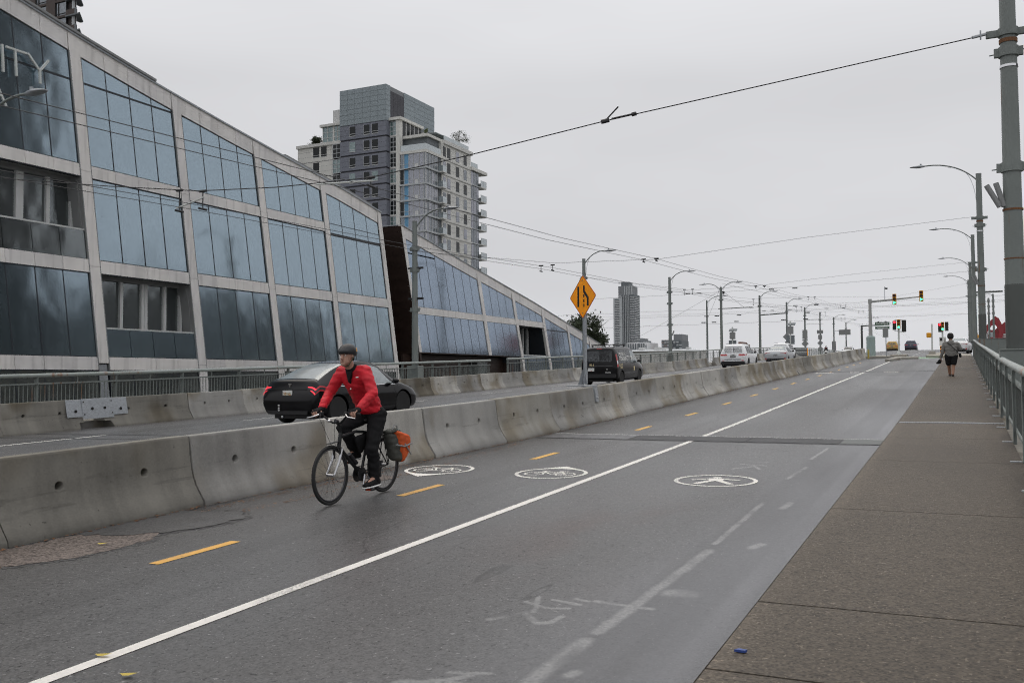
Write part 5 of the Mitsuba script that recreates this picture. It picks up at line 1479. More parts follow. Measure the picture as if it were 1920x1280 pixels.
# ---- the orange sign
sg = thing('road_sign', 'orange diamond lane-ends sign on a steel post fixed to the centre barriers', 'road sign')
SX, SY, SZ = -8.26, 21.3, 3.70
Rs = rotz(math.radians(-32))
def on_sign(poly, d, off):
    """Drawing (u right, v up) -> the sign's face, looking to -y before the turn."""
    return mv(upy(extr(poly, d), -off), (SX, SY, SZ), Rs)
dia = Polygon([(-0.53, 0), (0, -0.53), (0.53, 0), (0, 0.53)]).buffer(-0.05).buffer(0.05)
part(sg, 'panel', on_sign(dia, 0.004, 0.0), 'sign_orange')
part(sg, 'border', on_sign(dia.difference(dia.buffer(-0.016)), 0.003, 0.0045), 'sign_red')
part(sg, 'panel_back', mv(on_sign(dia, 0.003, -0.004), (0, 0, 0)), 'dull_grey')
l1 = sbox(-0.215, -0.24, -0.150, 0.26)
l2 = Polygon([(0.02, 0.27), (0.085, 0.27), (0.085, 0.135), (0.235, -0.02), (0.235, -0.225), (0.17, -0.225), (0.17, -0.045), (0.02, 0.11)])
for q in (l1, l2, sbox(0.02, -0.02, 0.065, 0.055), sbox(0.02, -0.14, 0.065, -0.06), sbox(0.02, -0.245, 0.065, -0.175)):
    part(sg, 'symbol', on_sign(q, 0.003, 0.005), 'black_ink')
for v in (0.40, -0.40):
    part(sg, 'bolt', on_sign(Point(0, v).buffer(0.014), 0.006, 0.005), 'dull_grey')
zt_ = float(zr(-8.3, 21.3)) + 0.81
part(sg, 'post', mv(cat(bx(-0.032, 0.032, 0.02, 0.084, zt_ + 0.10, 4.05), bx(-0.045, 0.045, 0.012, 0.09, zt_ + 0.06, zt_ + 0.4)), (SX, SY, 0), Rs), 'galvanised')
part(sg, 'bracket', cat(cbx(-8.20, -7.86, 20.98, 21.16, zt_ - 0.012, zt_ + 0.035, 0.006), hull([(x, y, z) for y in (20.98, 21.16) for x, z in ((-7.93, zt_ + 0.03), (-7.87, zt_ + 0.03), (-7.82, zt_ - 0.36), (-7.87, zt_ - 0.36))]), cbx(-8.55, -8.16, 20.9, 21.4, zt_ + 0.003, zt_ + 0.03, 0.005)), 'galvanised')
part(sg, 'bracket_gusset', cat([hull([(SX + a, 21.3 + b, z) for a, b, z in ((s * .03, -.02, zt_ + .4), (s * .12, -.08, zt_ + .03), (s * .03, .1, zt_ + .03), (s * .03, .05, zt_ + .4))]) for s in (-1, 1)]), 'galvanised')
part(sg, 'bracket_bolt', mv(lathe([(0, 0), (0.018, 0), (0.018, 0.03), (0, 0.035)], 8), (-7.835, 21.07, zt_ - 0.26), roty(pi / 2)), 'chrome')

# ---- traffic signals
def signal_head(key, x, y, z, face, lit, case='signal_yellow', s=1.0, turn=0.0, arrow=False, name='signal_head'):
    """Three-lamp head; face -1 = towards the reader (-y), +1 = away."""
    R = rotz(turn)
    def P(m):
        return mv(m, (x, y, z), R)
    c = part(key, name, P(cat(cbx(-0.17 * s, 0.17 * s, -0.10, 0.12, -0.50 * s, 0.50 * s, 0.02))), case)
    if face < 0:
        for i, col in enumerate(('red', 'amber', 'green')):
            zz = (0.32 - 0.32 * i) * s
            on = lit == col
            lens = Polygon([(-0.07, -0.09), (0.10, 0.0), (-0.07, 0.09)]).buffer(0.02) if (on and arrow) else Point(0, 0).buffer(0.125 * s)
            part(c, 'lens', P(upy(extr(affinity.translate(lens, 0, zz), 0.012), -0.103)), ('lamp_' if on else 'lens_') + col + ('' if on else '_off'))
            a = np.linspace(-0.15 * pi, 1.15 * pi, 13)
            o = np.stack([0.145 * s * np.cos(a), a * 0 - 0.10, zz + 0.145 * s * np.sin(a)], 1); q = o.copy(); q[:, 1] -= 0.20 * s; q[:, 2] -= 0.01
            v, f = loft([o, q], False, False); v2 = v.copy(); v2[:, [0]] *= 0.93
            part(c, 'visor', P((v, f)), 'signal_dark')
    return c
for key, col, rad in (('lamp_red', (1.0, 0.03, 0.05), 3.2), ('lamp_green', (0.05, 0.9, 0.55), 3.0), ('tail_lamp', (1.0, 0.035, 0.05), 1.6), ('head_lamp', (1.0, 0.93, 0.82), 6.0)):
    pass
diffuse_mat('lamp_red', (0.3, 0.02, 0.02), 0.4); diffuse_mat('lamp_green', (0.02, 0.3, 0.2), 0.4); diffuse_mat('tail_lamp', (0.4, 0.02, 0.03), 0.3); diffuse_mat('head_lamp', (0.6, 0.6, 0.58), 0.3)
GLOW = {'lamp_red': (3.2, 0.07, 0.12), 'lamp_green': (0.18, 2.3, 1.3), 'tail_lamp': (1.7, 0.05, 0.08), 'head_lamp': (7, 6.4, 5.4)}
ms_ = thing('signal_mast', 'long-armed signal pole with green base cabinet and two yellow signal heads', 'traffic signal')
mx, my = -6.74, 82.0; mz = float(zr(mx, my)) + 0.14
part(ms_, 'base_cabinet', mv(lathe([(0.0, 0), (0.36, 0), (0.36, 0.45), (0.345, 0.46), (0.345, 1.55), (0.26, 1.66), (0, 1.68)], 8), (mx, my, mz)), 'sign_base')
diffuse_mat('sign_base', (0.27, 0.345, 0.33), 0.5)
part(ms_, 'pole', tube([(mx, my, mz + 1.6), (mx, my, 7.98)], [0.155, 0.11], 12), 'sand_paint', 50)
part(ms_, 'arm', tube([(mx, my, 7.80), (-4.9, my, 7.92), (-2.95, my, 8.06)], [0.095, 0.07, 0.05], 10), 'sand_paint', 50)
part(ms_, 'joint', tube([(mx, my, 7.65), (mx, my, 8.02)], 0.145, 12), 'sand_paint')
part(ms_, 'camera_mast', tube([(-5.6, my, 7.86), (-5.6, my, 9.0)], 0.025, 6), 'galvanised'); part(ms_, 'camera', tube([(-5.6, my, 8.85), (-5.38, my, 8.82)], 0.07, 8), 'black_steel')
signal_head(ms_, -4.87, my - 0.15, 7.92, -1, 'green', s=0.86, arrow=True); signal_head(ms_, -2.88, my - 0.15, 8.10, -1, 'green', s=0.86, arrow=True)
m2 = thing('signal_post', 'median signal post with red and green lamps and a black-backed head', 'traffic signal')
z0 = float(zr(-4.86, 86)) + 0.14
part(m2, 'pole', tube([(-4.86, 86, z0), (-4.82, 86, 6.5)], 0.075, 10), 'pale_steel'); part(m2, 'base', mv(lathe([(0, 0), (0.2, 0), (0.16, 0.2), (0.08, 0.25)], 10), (-4.86, 86, z0)), 'pale_steel')
signal_head(m2, -4.81, 85.8, 6.1, -1, 'green', s=0.8); signal_head(m2, -5.16, 85.9, 6.02, -1, 'red', 'signal_dark', 0.78); signal_head(m2, -4.42, 86.0, 5.95, 1, None, 'signal_dark', 1.0)
part(m2, 'bracket', cat(tube([(-5.16, 86, 6.45), (-4.42, 86, 6.45)], 0.025, 6), tube([(-5.16, 86, 5.55), (-4.42, 86, 5.45)], 0.025, 6)), 'black_steel')
m3_ = thing('signal_post', 'pale post with a yellow push-button box on a concrete block', 'traffic signal')
z0 = float(zr(-2.27, 86)) + 0.14
part(m3_, 'pole', tube([(-2.29, 86, z0 + 0.2), (-2.26, 86, 6.05)], 0.065, 10), 'pale_steel'); part(m3_, 'block', cbx(-2.55, -2.03, 85.7, 86.3, z0 - 0.1, z0 + 0.25, 0.02), 'concrete_c'); part(m3_, 'signal_box', cbx(-2.70, -2.33, 85.85, 86.15, 4.93, 5.33, 0.05), 'signal_yellow')
m4 = thing('signal_post', 'signal post with red and green lamps beyond the walker', 'traffic signal')
z0 = float(zr(-1.6, 92)) + 0.14
part(m4, 'pole', tube([(-1.58, 92, z0), (-1.58, 92, 6.5)], 0.07, 10), 'pale_steel')
signal_head(m4, -1.55, 91.8, 6.1, -1, 'green', s=0.76); signal_head(m4, -1.78, 91.85, 6.0, -1, 'red', 'signal_dark', 0.8); signal_head(m4, -1.22, 92.0, 6.1, 1, None, 'signal_dark', 0.8)
hz = sbox(-0.16, -0.38, 0.16, 0.38)
part(m4, 'regulatory_sign', bx(-1.85, -1.30, 91.72, 91.75, 4.40, 5.15), 'plate_white'); part(m4, 'sign_symbol', cat(bx(-1.80, -1.60, 91.70, 91.722, 4.82, 5.08), bx(-1.42, -1.36, 91.70, 91.722, 4.6, 5.0)), 'black_ink')
part(m4, 'hazard_board', bx(-1.80, -1.40, 91.72, 91.75, 3.65, 4.38), 'sign_orange')
part(m4, 'hazard_stripe', mv(cat([upy(extr(Polygon([(-.2, -.40 + q), (.2, -.13 + q), (.2, .0 + q), (-.2, -.27 + q)]).intersection(sbox(-.2, -.365, .2, .365)), 0.01), 0) for q in (0.0, 0.26, 0.52)]), (-1.60, 91.715, 4.015)), 'black_ink')
k = thing('road_sign', 'blank grey sign back on a thin post on the pointed island', 'road sign')
part(k, 'post', tube([(-5.42, 79.9, 3.2), (-5.46, 79.9, 5.6)], 0.035, 8), 'galvanised'); part(k, 'panel', mv(cbx(-0.22, 0.22, -0.015, 0.015, -0.36, 0.36, 0.006), (-5.46, 79.85, 5.15), rotz(0.5)), 'dull_grey')
k = thing('gantry_sign', 'green direction sign hanging from a far grey gantry pole', 'road sign')
part(k, 'pole', tube([(-11.58, 128, 5.0), (-11.56, 128, 8.25)], 0.13, 10), 'dark_steel'); part(k, 'arm', tube([(-11.56, 128, 8.15), (-8.3, 128, 8.25)], 0.075, 8), 'dark_steel')
part(k, 'panel', bx(-9.95, -8.25, 127.8, 127.86, 8.15, 8.58), 'sign_green'); part(k, 'panel', bx(-9.95, -8.25, 127.8, 127.86, 7.68, 8.02), 'sign_green')
part(k, 'legend', cat([bx(x, x + 0.13, 127.78, 127.80, 8.30, 8.44) for x in np.arange(-9.8, -8.4, 0.18)] + [bx(x, x + 0.13, 127.78, 127.80, 7.79, 7.91) for x in np.arange(-9.7, -8.5, 0.18)]), 'letter_white', kind='stuff')
part(k, 'lamp', cat(bx(-9.65, -9.45, 127.5, 127.7, 8.58, 8.66), bx(-8.75, -8.55, 127.5, 127.7, 8.58, 8.66)), 'black_steel')
for lb, x, y, sc_ in (('solar-powered message board standing behind the parked dark car on the far side', -16.6, 104, 1.1), ('solar-powered message board seen above the roof of the white car', -24.1, 110, 1.1)):
    k = thing('message_board', lb, 'message board'); z0 = float(zr(x, y)) + 0.1; zz = z0 + 1.1
    part(k, 'post', bx(x - 0.07, x + 0.07, y - 0.07, y + 0.07, z0, zz + 2.9), 'pale_steel')
    part(k, 'control_box', cbx(x - 0.30, x + 0.30, y - 0.2, y + 0.2, zz + 1.5, zz + 2.3, 0.02), 'dull_grey')
    part(k, 'solar_panel', mv(bx(-0.45, 0.45, -0.3, 0.3, -0.02, 0.02), (x + 0.08, y, zz + 2.55), rotx(0.5)), 'far_dark')
    part(k, 'display', cat(bx(x - 0.42, x - 0.08, y - 0.1, y + 0.1, zz + 0.4, zz + 1.35), bx(x + 0.08, x + 0.42, y - 0.1, y + 0.1, zz + 0.4, zz + 1.35)), 'far_dark')
    part(k, 'hazard_board', bx(x - 0.14, x + 0.14, y - 0.12, y - 0.09, zz - 0.75, zz - 0.3), 'sign_orange'); part(k, 'lower_panel', bx(x - 0.2, x + 0.2, y - 0.1, y + 0.1, zz - 0.6, zz + 0.3), 'dull_grey')
k = thing('arrow_trailer', 'low slatted board trailer with an orange end post behind the silver car', 'trailer')
z0 = float(zr(-17.5, 118))
for i in range(4):
    part(k, 'slat', bx(-18.3, -16.9, 118, 118.05, z0 + 0.35 + i * 0.22, z0 + 0.47 + i * 0.22), 'pale_steel' if i % 2 else 'dull_grey')
part(k, 'back', bx(-18.3, -16.9, 118.08, 118.12, z0 + 0.2, z0 + 1.2), 'far_dark'); part(k, 'end_post', bx(-16.92, -16.84, 117.9, 118.1, z0 + 0.2, z0 + 1.1), 'sign_orange'); part(k, 'ramp', hull([(-19.6, 117.5, z0), (-17.6, 117.5, z0), (-19.6, 118.5, z0), (-17.6, 118.5, z0), (-19.3, 118, z0 + 1.1), (-19.0, 118, z0 + 1.1)]), 'concrete_b')
k = thing('marker_post', 'small yellow marker on the last centre barrier', 'marker post'); part(k, 'plate', cbx(-6.72, -6.60, 78.6, 78.7, float(zr(-6.7, 78)) + 0.05, float(zr(-6.7, 78)) + 0.75, 0.01), 'leaf_yellow')
# beyond the right-hand railing
k = thing('ramp', None, None, kind='structure'); labels[k]['label'] = 'side ramp with a dark parapet behind the right-hand railing'
part(k, 'deck', hull([(3.0, 110, 4.3), (40, 110, 4.3), (3.0, 170, 5.6), (40, 170, 5.6), (3, 110, 3.5), (40, 110, 3.5), (3, 170, 4.6), (40, 170, 4.6)]), 'asphalt_joint')
part(k, 'parapet', bx(2.5, 40, 135.5, 136.0, 4.2, 6.15), 'black_steel'); part(k, 'parapet_cap', bx(2.4, 40, 135.4, 136.1, 6.15, 6.3), 'dark_brick')
part(k, 'parapet_wall', bx(1.5, 30, 100, 100.4, 2.0, 4.05), 'dark_steel')
for lb, x, y, h, arm in (('thin pole with traffic fittings behind the second right-hand lamp post', 2.55, 110, 6.2, 0), ('lamp pole with a level arm between the two nearest right-hand posts', 2.98, 110, 6.6, 1)):
    k = thing('street_lamp', lb, 'street lamp', 'poles on the side ramp'); part(k, 'pole', tube([(x, y, 3.6), (x, y, 3.6 + h)], [0.12, 0.09], 10), 'green_steel')
    for q in (4.6, 5.3, 5.9):
        part(k, 'clamp', mv(lathe([(0.09, -0.1), (0.14, -0.1), (0.14, 0.1), (0.09, 0.1)], 10), (x, y, 3.6 + q)), 'dull_grey')
    if arm:
        part(k, 'arm', tube(arc_pts((x, y, 10.0), (x - 0.9, y, 10.25), 0.1, 6), 0.03, 6), 'green_steel'); part(k, 'lamp_head', mv(lamp_head(-1, 0.6), (x - 0.8, y, 10.25)), 'galvanised')
        part(k, 'cross_beam', bx(1.1, 3.9, y - 0.06, y + 0.06, 10.35, 10.52), 'dark_steel')
k = thing('signal_post', 'two small yellow signal boxes behind the third right-hand lamp post', 'traffic signal')
part(k, 'pole', tube([(1.45, 110, 4.3), (1.45, 110, 6.2)], 0.05, 8), 'pale_steel'); part(k, 'signal_box', cat(cbx(1.22, 1.58, 109.8, 110.1, 5.62, 5.98, 0.05)), 'signal_yellow'); part(k, 'signal_box', cbx(1.38, 1.66, 109.8, 110.1, 5.25, 5.5, 0.04), 'signal_yellow')
# ================================================================ vehicles
class Car:
    """A car body lofted from cross-sections along x (0 = tail, L = nose), y to the left, z up.
    Sections: (x, z_bottom, z_belt, z_roof, half width low, half width belt, half width roof)."""
    TT = np.array([0, 1, 2, 3, 4, 5, 6, 7.0])

    def __init__(self, secs, lean=0.0, nose_lean=0.0, crown=0.03):
        a = np.array(secs, float); self.a = a; self.L = a[-1, 0]; self.lean, self.nose_lean, self.crown = lean, nose_lean, crown
        self.f = PchipInterpolator(a[:, 0], a[:, 1:])

    def ring(self, x):
        zb, zt, zr_, wl, wb, wr = self.f(x)
        d = max(zr_ - zt, 0.02)
        r = min(0.10, d * 0.5)
        return np.array([(0, zb), (wl * 0.86, zb), (wl, zb + min(0.13, 0.35 * (zt - zb))), (max(wl, wb) + 0.015, zb + (zt - zb) * 0.62), (wb, zt), (wr + (wb - wr) * r / d * 0.8, zr_ - r), (wr * 0.84, zr_), (0, zr_ + self.crown)])

    def S(self, x, t):
        q = self.ring(float(np.clip(x, 0, self.L)))
        y, z = PchipInterpolator(self.TT, q)(t).T if np.ndim(t) else PchipInterpolator(self.TT, q)(t)
        return np.stack([np.full(np.shape(t), float(x)), y, z], -1)

    def deform(self, v):
        v = np.array(v, float); z = np.clip(v[:, 2] - 0.85, 0, None)
        k = np.clip(1 - v[:, 0] / 1.2, 0, 1); v[:, 0] += self.lean * z * k
        n = np.clip(1 - (self.L - v[:, 0]) / 0.8, 0, 1); v[:, 0] -= self.nose_lean * np.clip(v[:, 2] - 0.45, 0, None) * n
        return v

    def body(self, wheels, rw, dx=0.07):
        xs = np.unique(np.concatenate([np.arange(0, self.L, dx), self.a[:, 0]]))
        ts = np.concatenate([np.linspace(0, 1, 3)[:-1], np.linspace(1, 3, 7)[:-1], np.linspace(3, 5, 9)[:-1], np.linspace(5, 7, 9)])
        rings = []
        for x in xs:
            h = self.S(x, ts); m = h[::-1] * [1, -1, 1]
            rings.append(np.vstack([h, m[1:-1]]))
        v, f = loft(rings); v = self.deform(v)
        m = man((v, f))
        if m.volume() < 0:
            m = man((v, f[:, ::-1]))
        for x in wheels:
            c = m3.Manifold.cylinder(4, rw * 1.16, rw * 1.16, 28).rotate([90, 0, 0]).translate([x, 2, rw])
            inner = m3.Manifold.cube([4, 1.05, 4], True)
            m = m - (c - inner)
        return raw(m)

    def patch(self, uv, side=1, off=0.006, nu=10, nv=6, t_top=False):
        """Four corners (x, t) in order: lower rear, lower front, upper front, upper rear -> a raised sheet on the body."""
        (a, b, c, d) = [np.array(q, float) for q in uv]
        P = []
        for j in np.linspace(0, 1, nv):
            for i in np.linspace(0, 1, nu):
                q = (a * (1 - i) + b * i) * (1 - j) + (d * (1 - i) + c * i) * j
                e = 1e-3
                p = self.S(q[0], q[1]); pu = self.S(q[0] + e, q[1]) - self.S(q[0] - e, q[1]); pv = self.S(q[0], min(q[1] + e, 7)) - self.S(q[0], q[1] - e)
                n = np.cross(pu, pv); n /= np.linalg.norm(n) + 1e-12
                if n[1] * 1 + n[2] * 0.6 < 0 and q[1] > 1.2:
                    n = -n
                P.append(p + n * off)
        v, f = loft_sheet(P, nv, nu); v = self.deform(v)
        return (v, f) if side > 0 else (v * [1, -1, 1], f[:, ::-1])

    def both(self, uv, **k):
        return cat(self.patch(uv, 1, **k), self.patch(uv, -1, **k))

    def tail(self, poly, depth=0.012, x=0.0):
        """A flat drawing (y, z) on the tail, facing backwards."""
        v, f = extr(poly, depth)
        return self.deform(np.stack([x - v[:, 2], v[:, 0], v[:, 1]], 1)), f[:, ::-1]


def wheel_meshes(r, w, spokes=5):
    tyre = lathe([(r * 0.66, -w / 2 + .01), (r * 0.94, -w / 2), (r, -w / 2 + 0.03), (r, w / 2 - 0.03), (r * 0.94, w / 2), (r * 0.66, w / 2 - .01)], 28)
    v, f = tyre
    rim = cat(lathe([(r * 0.68, -w / 2 + 0.02), (r * 0.68, w / 2 - 0.012), (r * 0.62, w / 2 - 0.02), (r * 0.60, w / 2 - 0.06), (r * 0.1, w / 2 - 0.07), (0, w / 2 - 0.07)], 24))
    sp = [mv(hull([(0.03, -0.035, w / 2 - 0.05), (0.03, 0.035, w / 2 - 0.05), (r * 0.63, -0.05, w / 2 - 0.03), (r * 0.63, 0.05, w / 2 - 0.03), (0.03, -0.03, w / 2 - 0.02), (0.03, 0.03, w / 2 - 0.02), (r * 0.63, -0.035, w / 2 - 0.012), (r * 0.63, 0.035, w / 2 - 0.012)]), R=rotz(i * 2 * pi / spokes)) for i in range(spokes)]
    return tyre, rim, cat(sp)


def place_fn(x, y, heading, dz=0.0, length=4.6):
    """heading 0 = along the bridge away from the reader."""
    R = rotz(pi / 2 + heading)
    d = R @ [1.0, 0, 0]
    z0, z1 = float(zr(x, y)), float(zr(x + d[0] * length, y + d[1] * length))
    g = math.atan2(z1 - z0, length)
    R = R @ roty(-g)
    return lambda m: mv(m, (x, y, z0 + dz), R)


def build_car(name, lb, cat_, car, P, paint, wheels, rw, half_track, rim='alloy', group=None, ww=0.22):
    k = thing(name, lb, cat_, group)
    part(k, 'body', P(car.body(wheels, rw)), paint, 38)
    ty, ri, sp = wheel_meshes(rw, ww)
    for x in wheels:
        for s in (1, -1):
            R = rotx(-pi / 2 * s)
            tr = lambda m: P(mv(m, (x, s * (half_track - ww / 2 - 0.015), rw), R))
            w = part(k, 'wheel', tr(ty), 'rubber', 40); part(w, 'rim', tr(ri), 'dark_alloy' if rim != 'alloy' else 'alloy', 40); part(w, 'spoke', tr(sp), rim)
    xs = [wheels[0] - rw, wheels[1] + rw]
    part(k, 'underbody', P(bx(0.25, car.L - 0.25, -half_track + 0.3, half_track - 0.3, 0.17, 0.42)), 'black_plastic')
    for x in wheels:
        part(k, 'wheel_well', P(bx(x - rw * 1.1, x + rw * 1.1, -half_track + 0.36, half_track - 0.36, 0.3, rw * 2.1)), 'black_ink')
    return k


def mirror(k, P, x, y, z, paint):
    for s in (1, -1):
        m = hull(np.vstack([mv(raw(trimesh.creation.icosphere(1, 1.0)), s=(0.07, 0.11, 0.075))[0] + [x, s * (y + 0.11), z], [[x + 0.05, s * (y - 0.02), z - 0.04], [x - 0.02, s * (y - 0.02), z - 0.05]]]))
        part(k, 'mirror', P(m), paint, 40)


# ---- black fastback at the left of the rider
secs = [(0.0, .40, .66, .72, .74, .78, .70), (0.05, .34, .74, .84, .82, .85, .76), (0.13, .30, .84, .985, .87, .88, .78), (0.20, .28, .90, 1.10, .895, .895, .80), (0.245, .27, .93, 1.155, .90, .90, .80), (0.32, .26, .945, 1.175, .91, .905, .785), (0.7, .24, .965, 1.31, .93, .915, .70), (1.2, .22, .97, 1.48, .94, .915, .635),
        (1.8, .20, .965, 1.60, .945, .91, .60), (2.3, .20, .955, 1.625, .945, .905, .595), (2.8, .20, .945, 1.565, .945, .90, .60), (3.3, .20, .935, 1.34, .945, .895, .66), (3.72, .20, .93, 1.06, .945, .885, .74), (4.1, .22, .86, .945, .94, .87, .72), (4.45, .24, .76, .83, .90, .82, .66), (4.66, .30, .64, .71, .80, .72, .58), (4.76, .38, .54, .60, .62, .56, .48)]
car = Car(secs, 0.0, 0.0, 0.02)
P = place_fn(-15.78, 19.55, math.radians(-3.5), 0.0, 4.7)
k = build_car('fastback_car', 'black fastback car with lit red tail lights passing behind the cyclist', 'car', car, P, 'black_paint', (0.93, 3.82), 0.36, 0.955, 'dark_alloy')
part(k, 'rear_window', P(car.both([(0.36, 5.55), (1.50, 5.55), (1.50, 7), (0.36, 7)], nu=16, nv=8)), 'car_glass_pale', True)
part(k, 'roof_glass', P(car.both([(1.58, 5.75), (2.72, 5.75), (2.72, 7), (1.58, 7)], nu=14, nv=8)), 'roof_glass', True)
part(k, 'windscreen', P(car.both([(2.80, 5.5), (3.66, 5.2), (3.66, 7), (2.80, 7)], nu=12, nv=8)), 'car_glass', True)
for s in (1, -1):
    part(k, 'side_window', P(car.patch([(0.92, 4.10), (1.62, 4.06), (1.62, 4.93), (1.50, 4.90)], s)), 'car_glass', True)
    part(k, 'side_window', P(car.patch([(1.66, 4.06), (2.22, 4.05), (2.22, 4.95), (1.66, 4.93)], s)), 'car_glass', True)
    part(k, 'side_window', P(car.patch([(2.28, 4.05), (3.42, 4.06), (2.96, 4.92), (2.28, 4.95)], s)), 'car_glass_pale', True)
    part(k, 'lower_sill', P(car.patch([(1.3, 1.15), (3.4, 1.15), (3.4, 2.1), (1.3, 2.1)], s)), 'black_plastic', True)
    lamp = part(k, 'tail_light', P(car.patch([(0.10, 4.00), (0.42, 3.70), (0.50, 3.98), (0.15, 4.62)], s, 0.010)), 'dark_alloy', True)
    for uv in ([(0.085, 3.93), (0.42, 3.60), (0.425, 3.72), (0.11, 4.14)], [(0.41, 3.60), (0.48, 3.60), (0.54, 4.02), (0.46, 4.02)], [(0.140, 4.5), (0.52, 3.90), (0.52, 4.03), (0.165, 4.8)]):
        part(lamp, 'light_strip', P(car.patch(uv, s, 0.016, 8, 3)), 'tail_lamp', True)
    lamp = part(k, 'tail_light', P(car.patch([(0.085, 4.05), (0.105, 6.15), (0.135, 6.05), (0.155, 4.6)], s, 0.012, 8, 4)), 'dark_alloy', True)
    part(lamp, 'light_strip', P(car.patch([(0.138, 4.6), (0.124, 6.1), (0.138, 6.1), (0.166, 4.6)], s, 0.018, 8, 3)), 'tail_lamp', True)
    part(lamp, 'light_strip', P(car.patch([(0.080, 4.1), (0.086, 5.6), (0.097, 5.6), (0.100, 4.1)], s, 0.018, 6, 3)), 'tail_lamp', True)
    for x_, t0, t1 in ((1.36, 2.6, 4.0), (2.24, 1.6, 4.0), (3.42, 1.8, 4.0), (0.50, 3.0, 3.5)):
        part(k, 'door_seam', P(car.patch([(x_ - 0.008, t0), (x_ + 0.008, t0), (x_ + 0.008, t1), (x_ - 0.008, t1)], s, 0.003, 3, 10)), 'black_ink', True)
    part(k, 'window_trim', P(car.patch([(0.80, 4.00), (3.50, 3.99), (3.50, 4.04), (0.80, 4.05)], s, 0.008, 30, 3)), 'chrome', True)
    for x_ in (1.52, 2.42):
        part(k, 'door_handle', P(car.patch([(x_, 3.55), (x_ + 0.22, 3.55), (x_ + 0.22, 3.63), (x_, 3.63)], s, 0.006)), 'dark_alloy', True)
    part(k, 'fender_camera', P(car.patch([(3.6, 3.7), (3.72, 3.7), (3.72, 3.85), (3.6, 3.85)], s)), 'black_plastic', True)
mirror(k, P, 3.35, 0.92, 1.03, 'black_paint')
plate = part(k, 'licence_plate', P(car.tail(sbox(-0.155, 0.755, 0.155, 0.915), 0.02, 0.045)), 'plate_white')
part(plate, 'plate_picture', P(car.tail(sbox(-0.13, 0.785, 0.13, 0.865), 0.004, 0.023)), 'plate_art')
def plate_col(p, n, uv):
    return mix(c3(0.42, 0.44, 0.36), c3(0.38, 0.20, 0.10), smoothstep(0.45, 0.6, noise(p.x * 30, p.y * 30, p.z * 45)))
diffuse_mat('plate_art', plate_col, 0.5)
part(plate, 'plate_dot', P(car.tail(sbox(-0.03, 0.765, 0.03, 0.79), 0.004, 0.023)), 'tail_red')
part(k, 'emblem', P(car.tail(unary_union([sbox(-0.05, 1.065, 0.05, 1.085), sbox(-0.010, 1.0, 0.010, 1.08), Polygon([(-0.05, 1.07), (-0.035, 1.05), (-0.025, 1.07)]), Polygon([(0.05, 1.07), (0.035, 1.05), (0.025, 1.07)])]), 0.03, 0.155)), 'chrome')
part(k, 'script_badge', P(car.tail(sbox(-0.72, 0.755, -0.50, 0.772), 0.02, 0.075)), 'alloy')
part(k, 'diffuser', P(car.tail(Polygon([(-0.66, 0.30), (0.66, 0.30), (0.70, 0.50), (-0.70, 0.50)]), 0.03, 0.035)), 'black_plastic')
for s in (1, -1):
    part(k, 'reflector', P(car.tail(sbox(s * 0.58 - 0.11, 0.505, s * 0.58 + 0.11, 0.525), 0.02, 0.03)), 'tail_red')
part(k, 'hitch', P(cat([mv(raw(trimesh.creation.icosphere(2, 0.028)), (-0.06, 0.22, z)) for z in (0.53, 0.46, 0.40)] + [mv(raw(trimesh.creation.icosphere(1, 0.03)), (-0.05, 0.12, 0.24))])), 'chrome', True)
part(k, 'bumper_seam', P(car.tail(sbox(-0.74, 0.645, 0.74, 0.657), 0.012, 0.012)), 'black_ink')
part(k, 'hatch_seam', P(car.tail(sbox(-0.60, 0.935, 0.60, 0.945), 0.012, 0.095)), 'black_ink')

# ---- black panel van
secs = [(0.0, .42, .98, 1.70, .80, .86, .64), (0.06, .34, 1.0, 1.78, .87, .90, .68), (0.25, .26, 1.02, 1.83, .905, .915, .70), (0.9, .23, 1.02, 1.845, .915, .915, .71), (2.0, .22, 1.01, 1.845, .915, .91, .70), (2.7, .22, 1.0, 1.79, .915, .905, .69), (3.1, .22, .99, 1.58, .915, .90, .68), (3.5, .22, .97, 1.20, .91, .88, .70), (3.75, .23, .93, 1.04, .90, .86, .70), (4.1, .25, .83, .93, .86, .80, .66), (4.32, .30, .70, .78, .76, .68, .56), (4.42, .40, .56, .64, .6, .54, .46)]
secs = [(q[0] * 1.10,) + q[1:] for q in secs]
car = Car(secs, 0.13, 0.0, 0.02)
P = place_fn(-15.95, 43.2, math.radians(1.0), 0.0, 4.4)
k = build_car('panel_van', 'black panel van marked 911 with light lettering along its side', 'van', car, P, 'black_paint', (0.80, 3.74), 0.33, 0.925)
part(k, 'rear_window', P(car.tail(sbox(-0.66, 1.14, 0.66, 1.66).buffer(-0.06).buffer(0.06), 0.012, 0.012)), 'car_glass')
part(k, 'windscreen', P(car.both([(3.0, 5.5), (3.85, 5.2), (3.85, 7), (3.0, 7)])), 'car_glass', True)
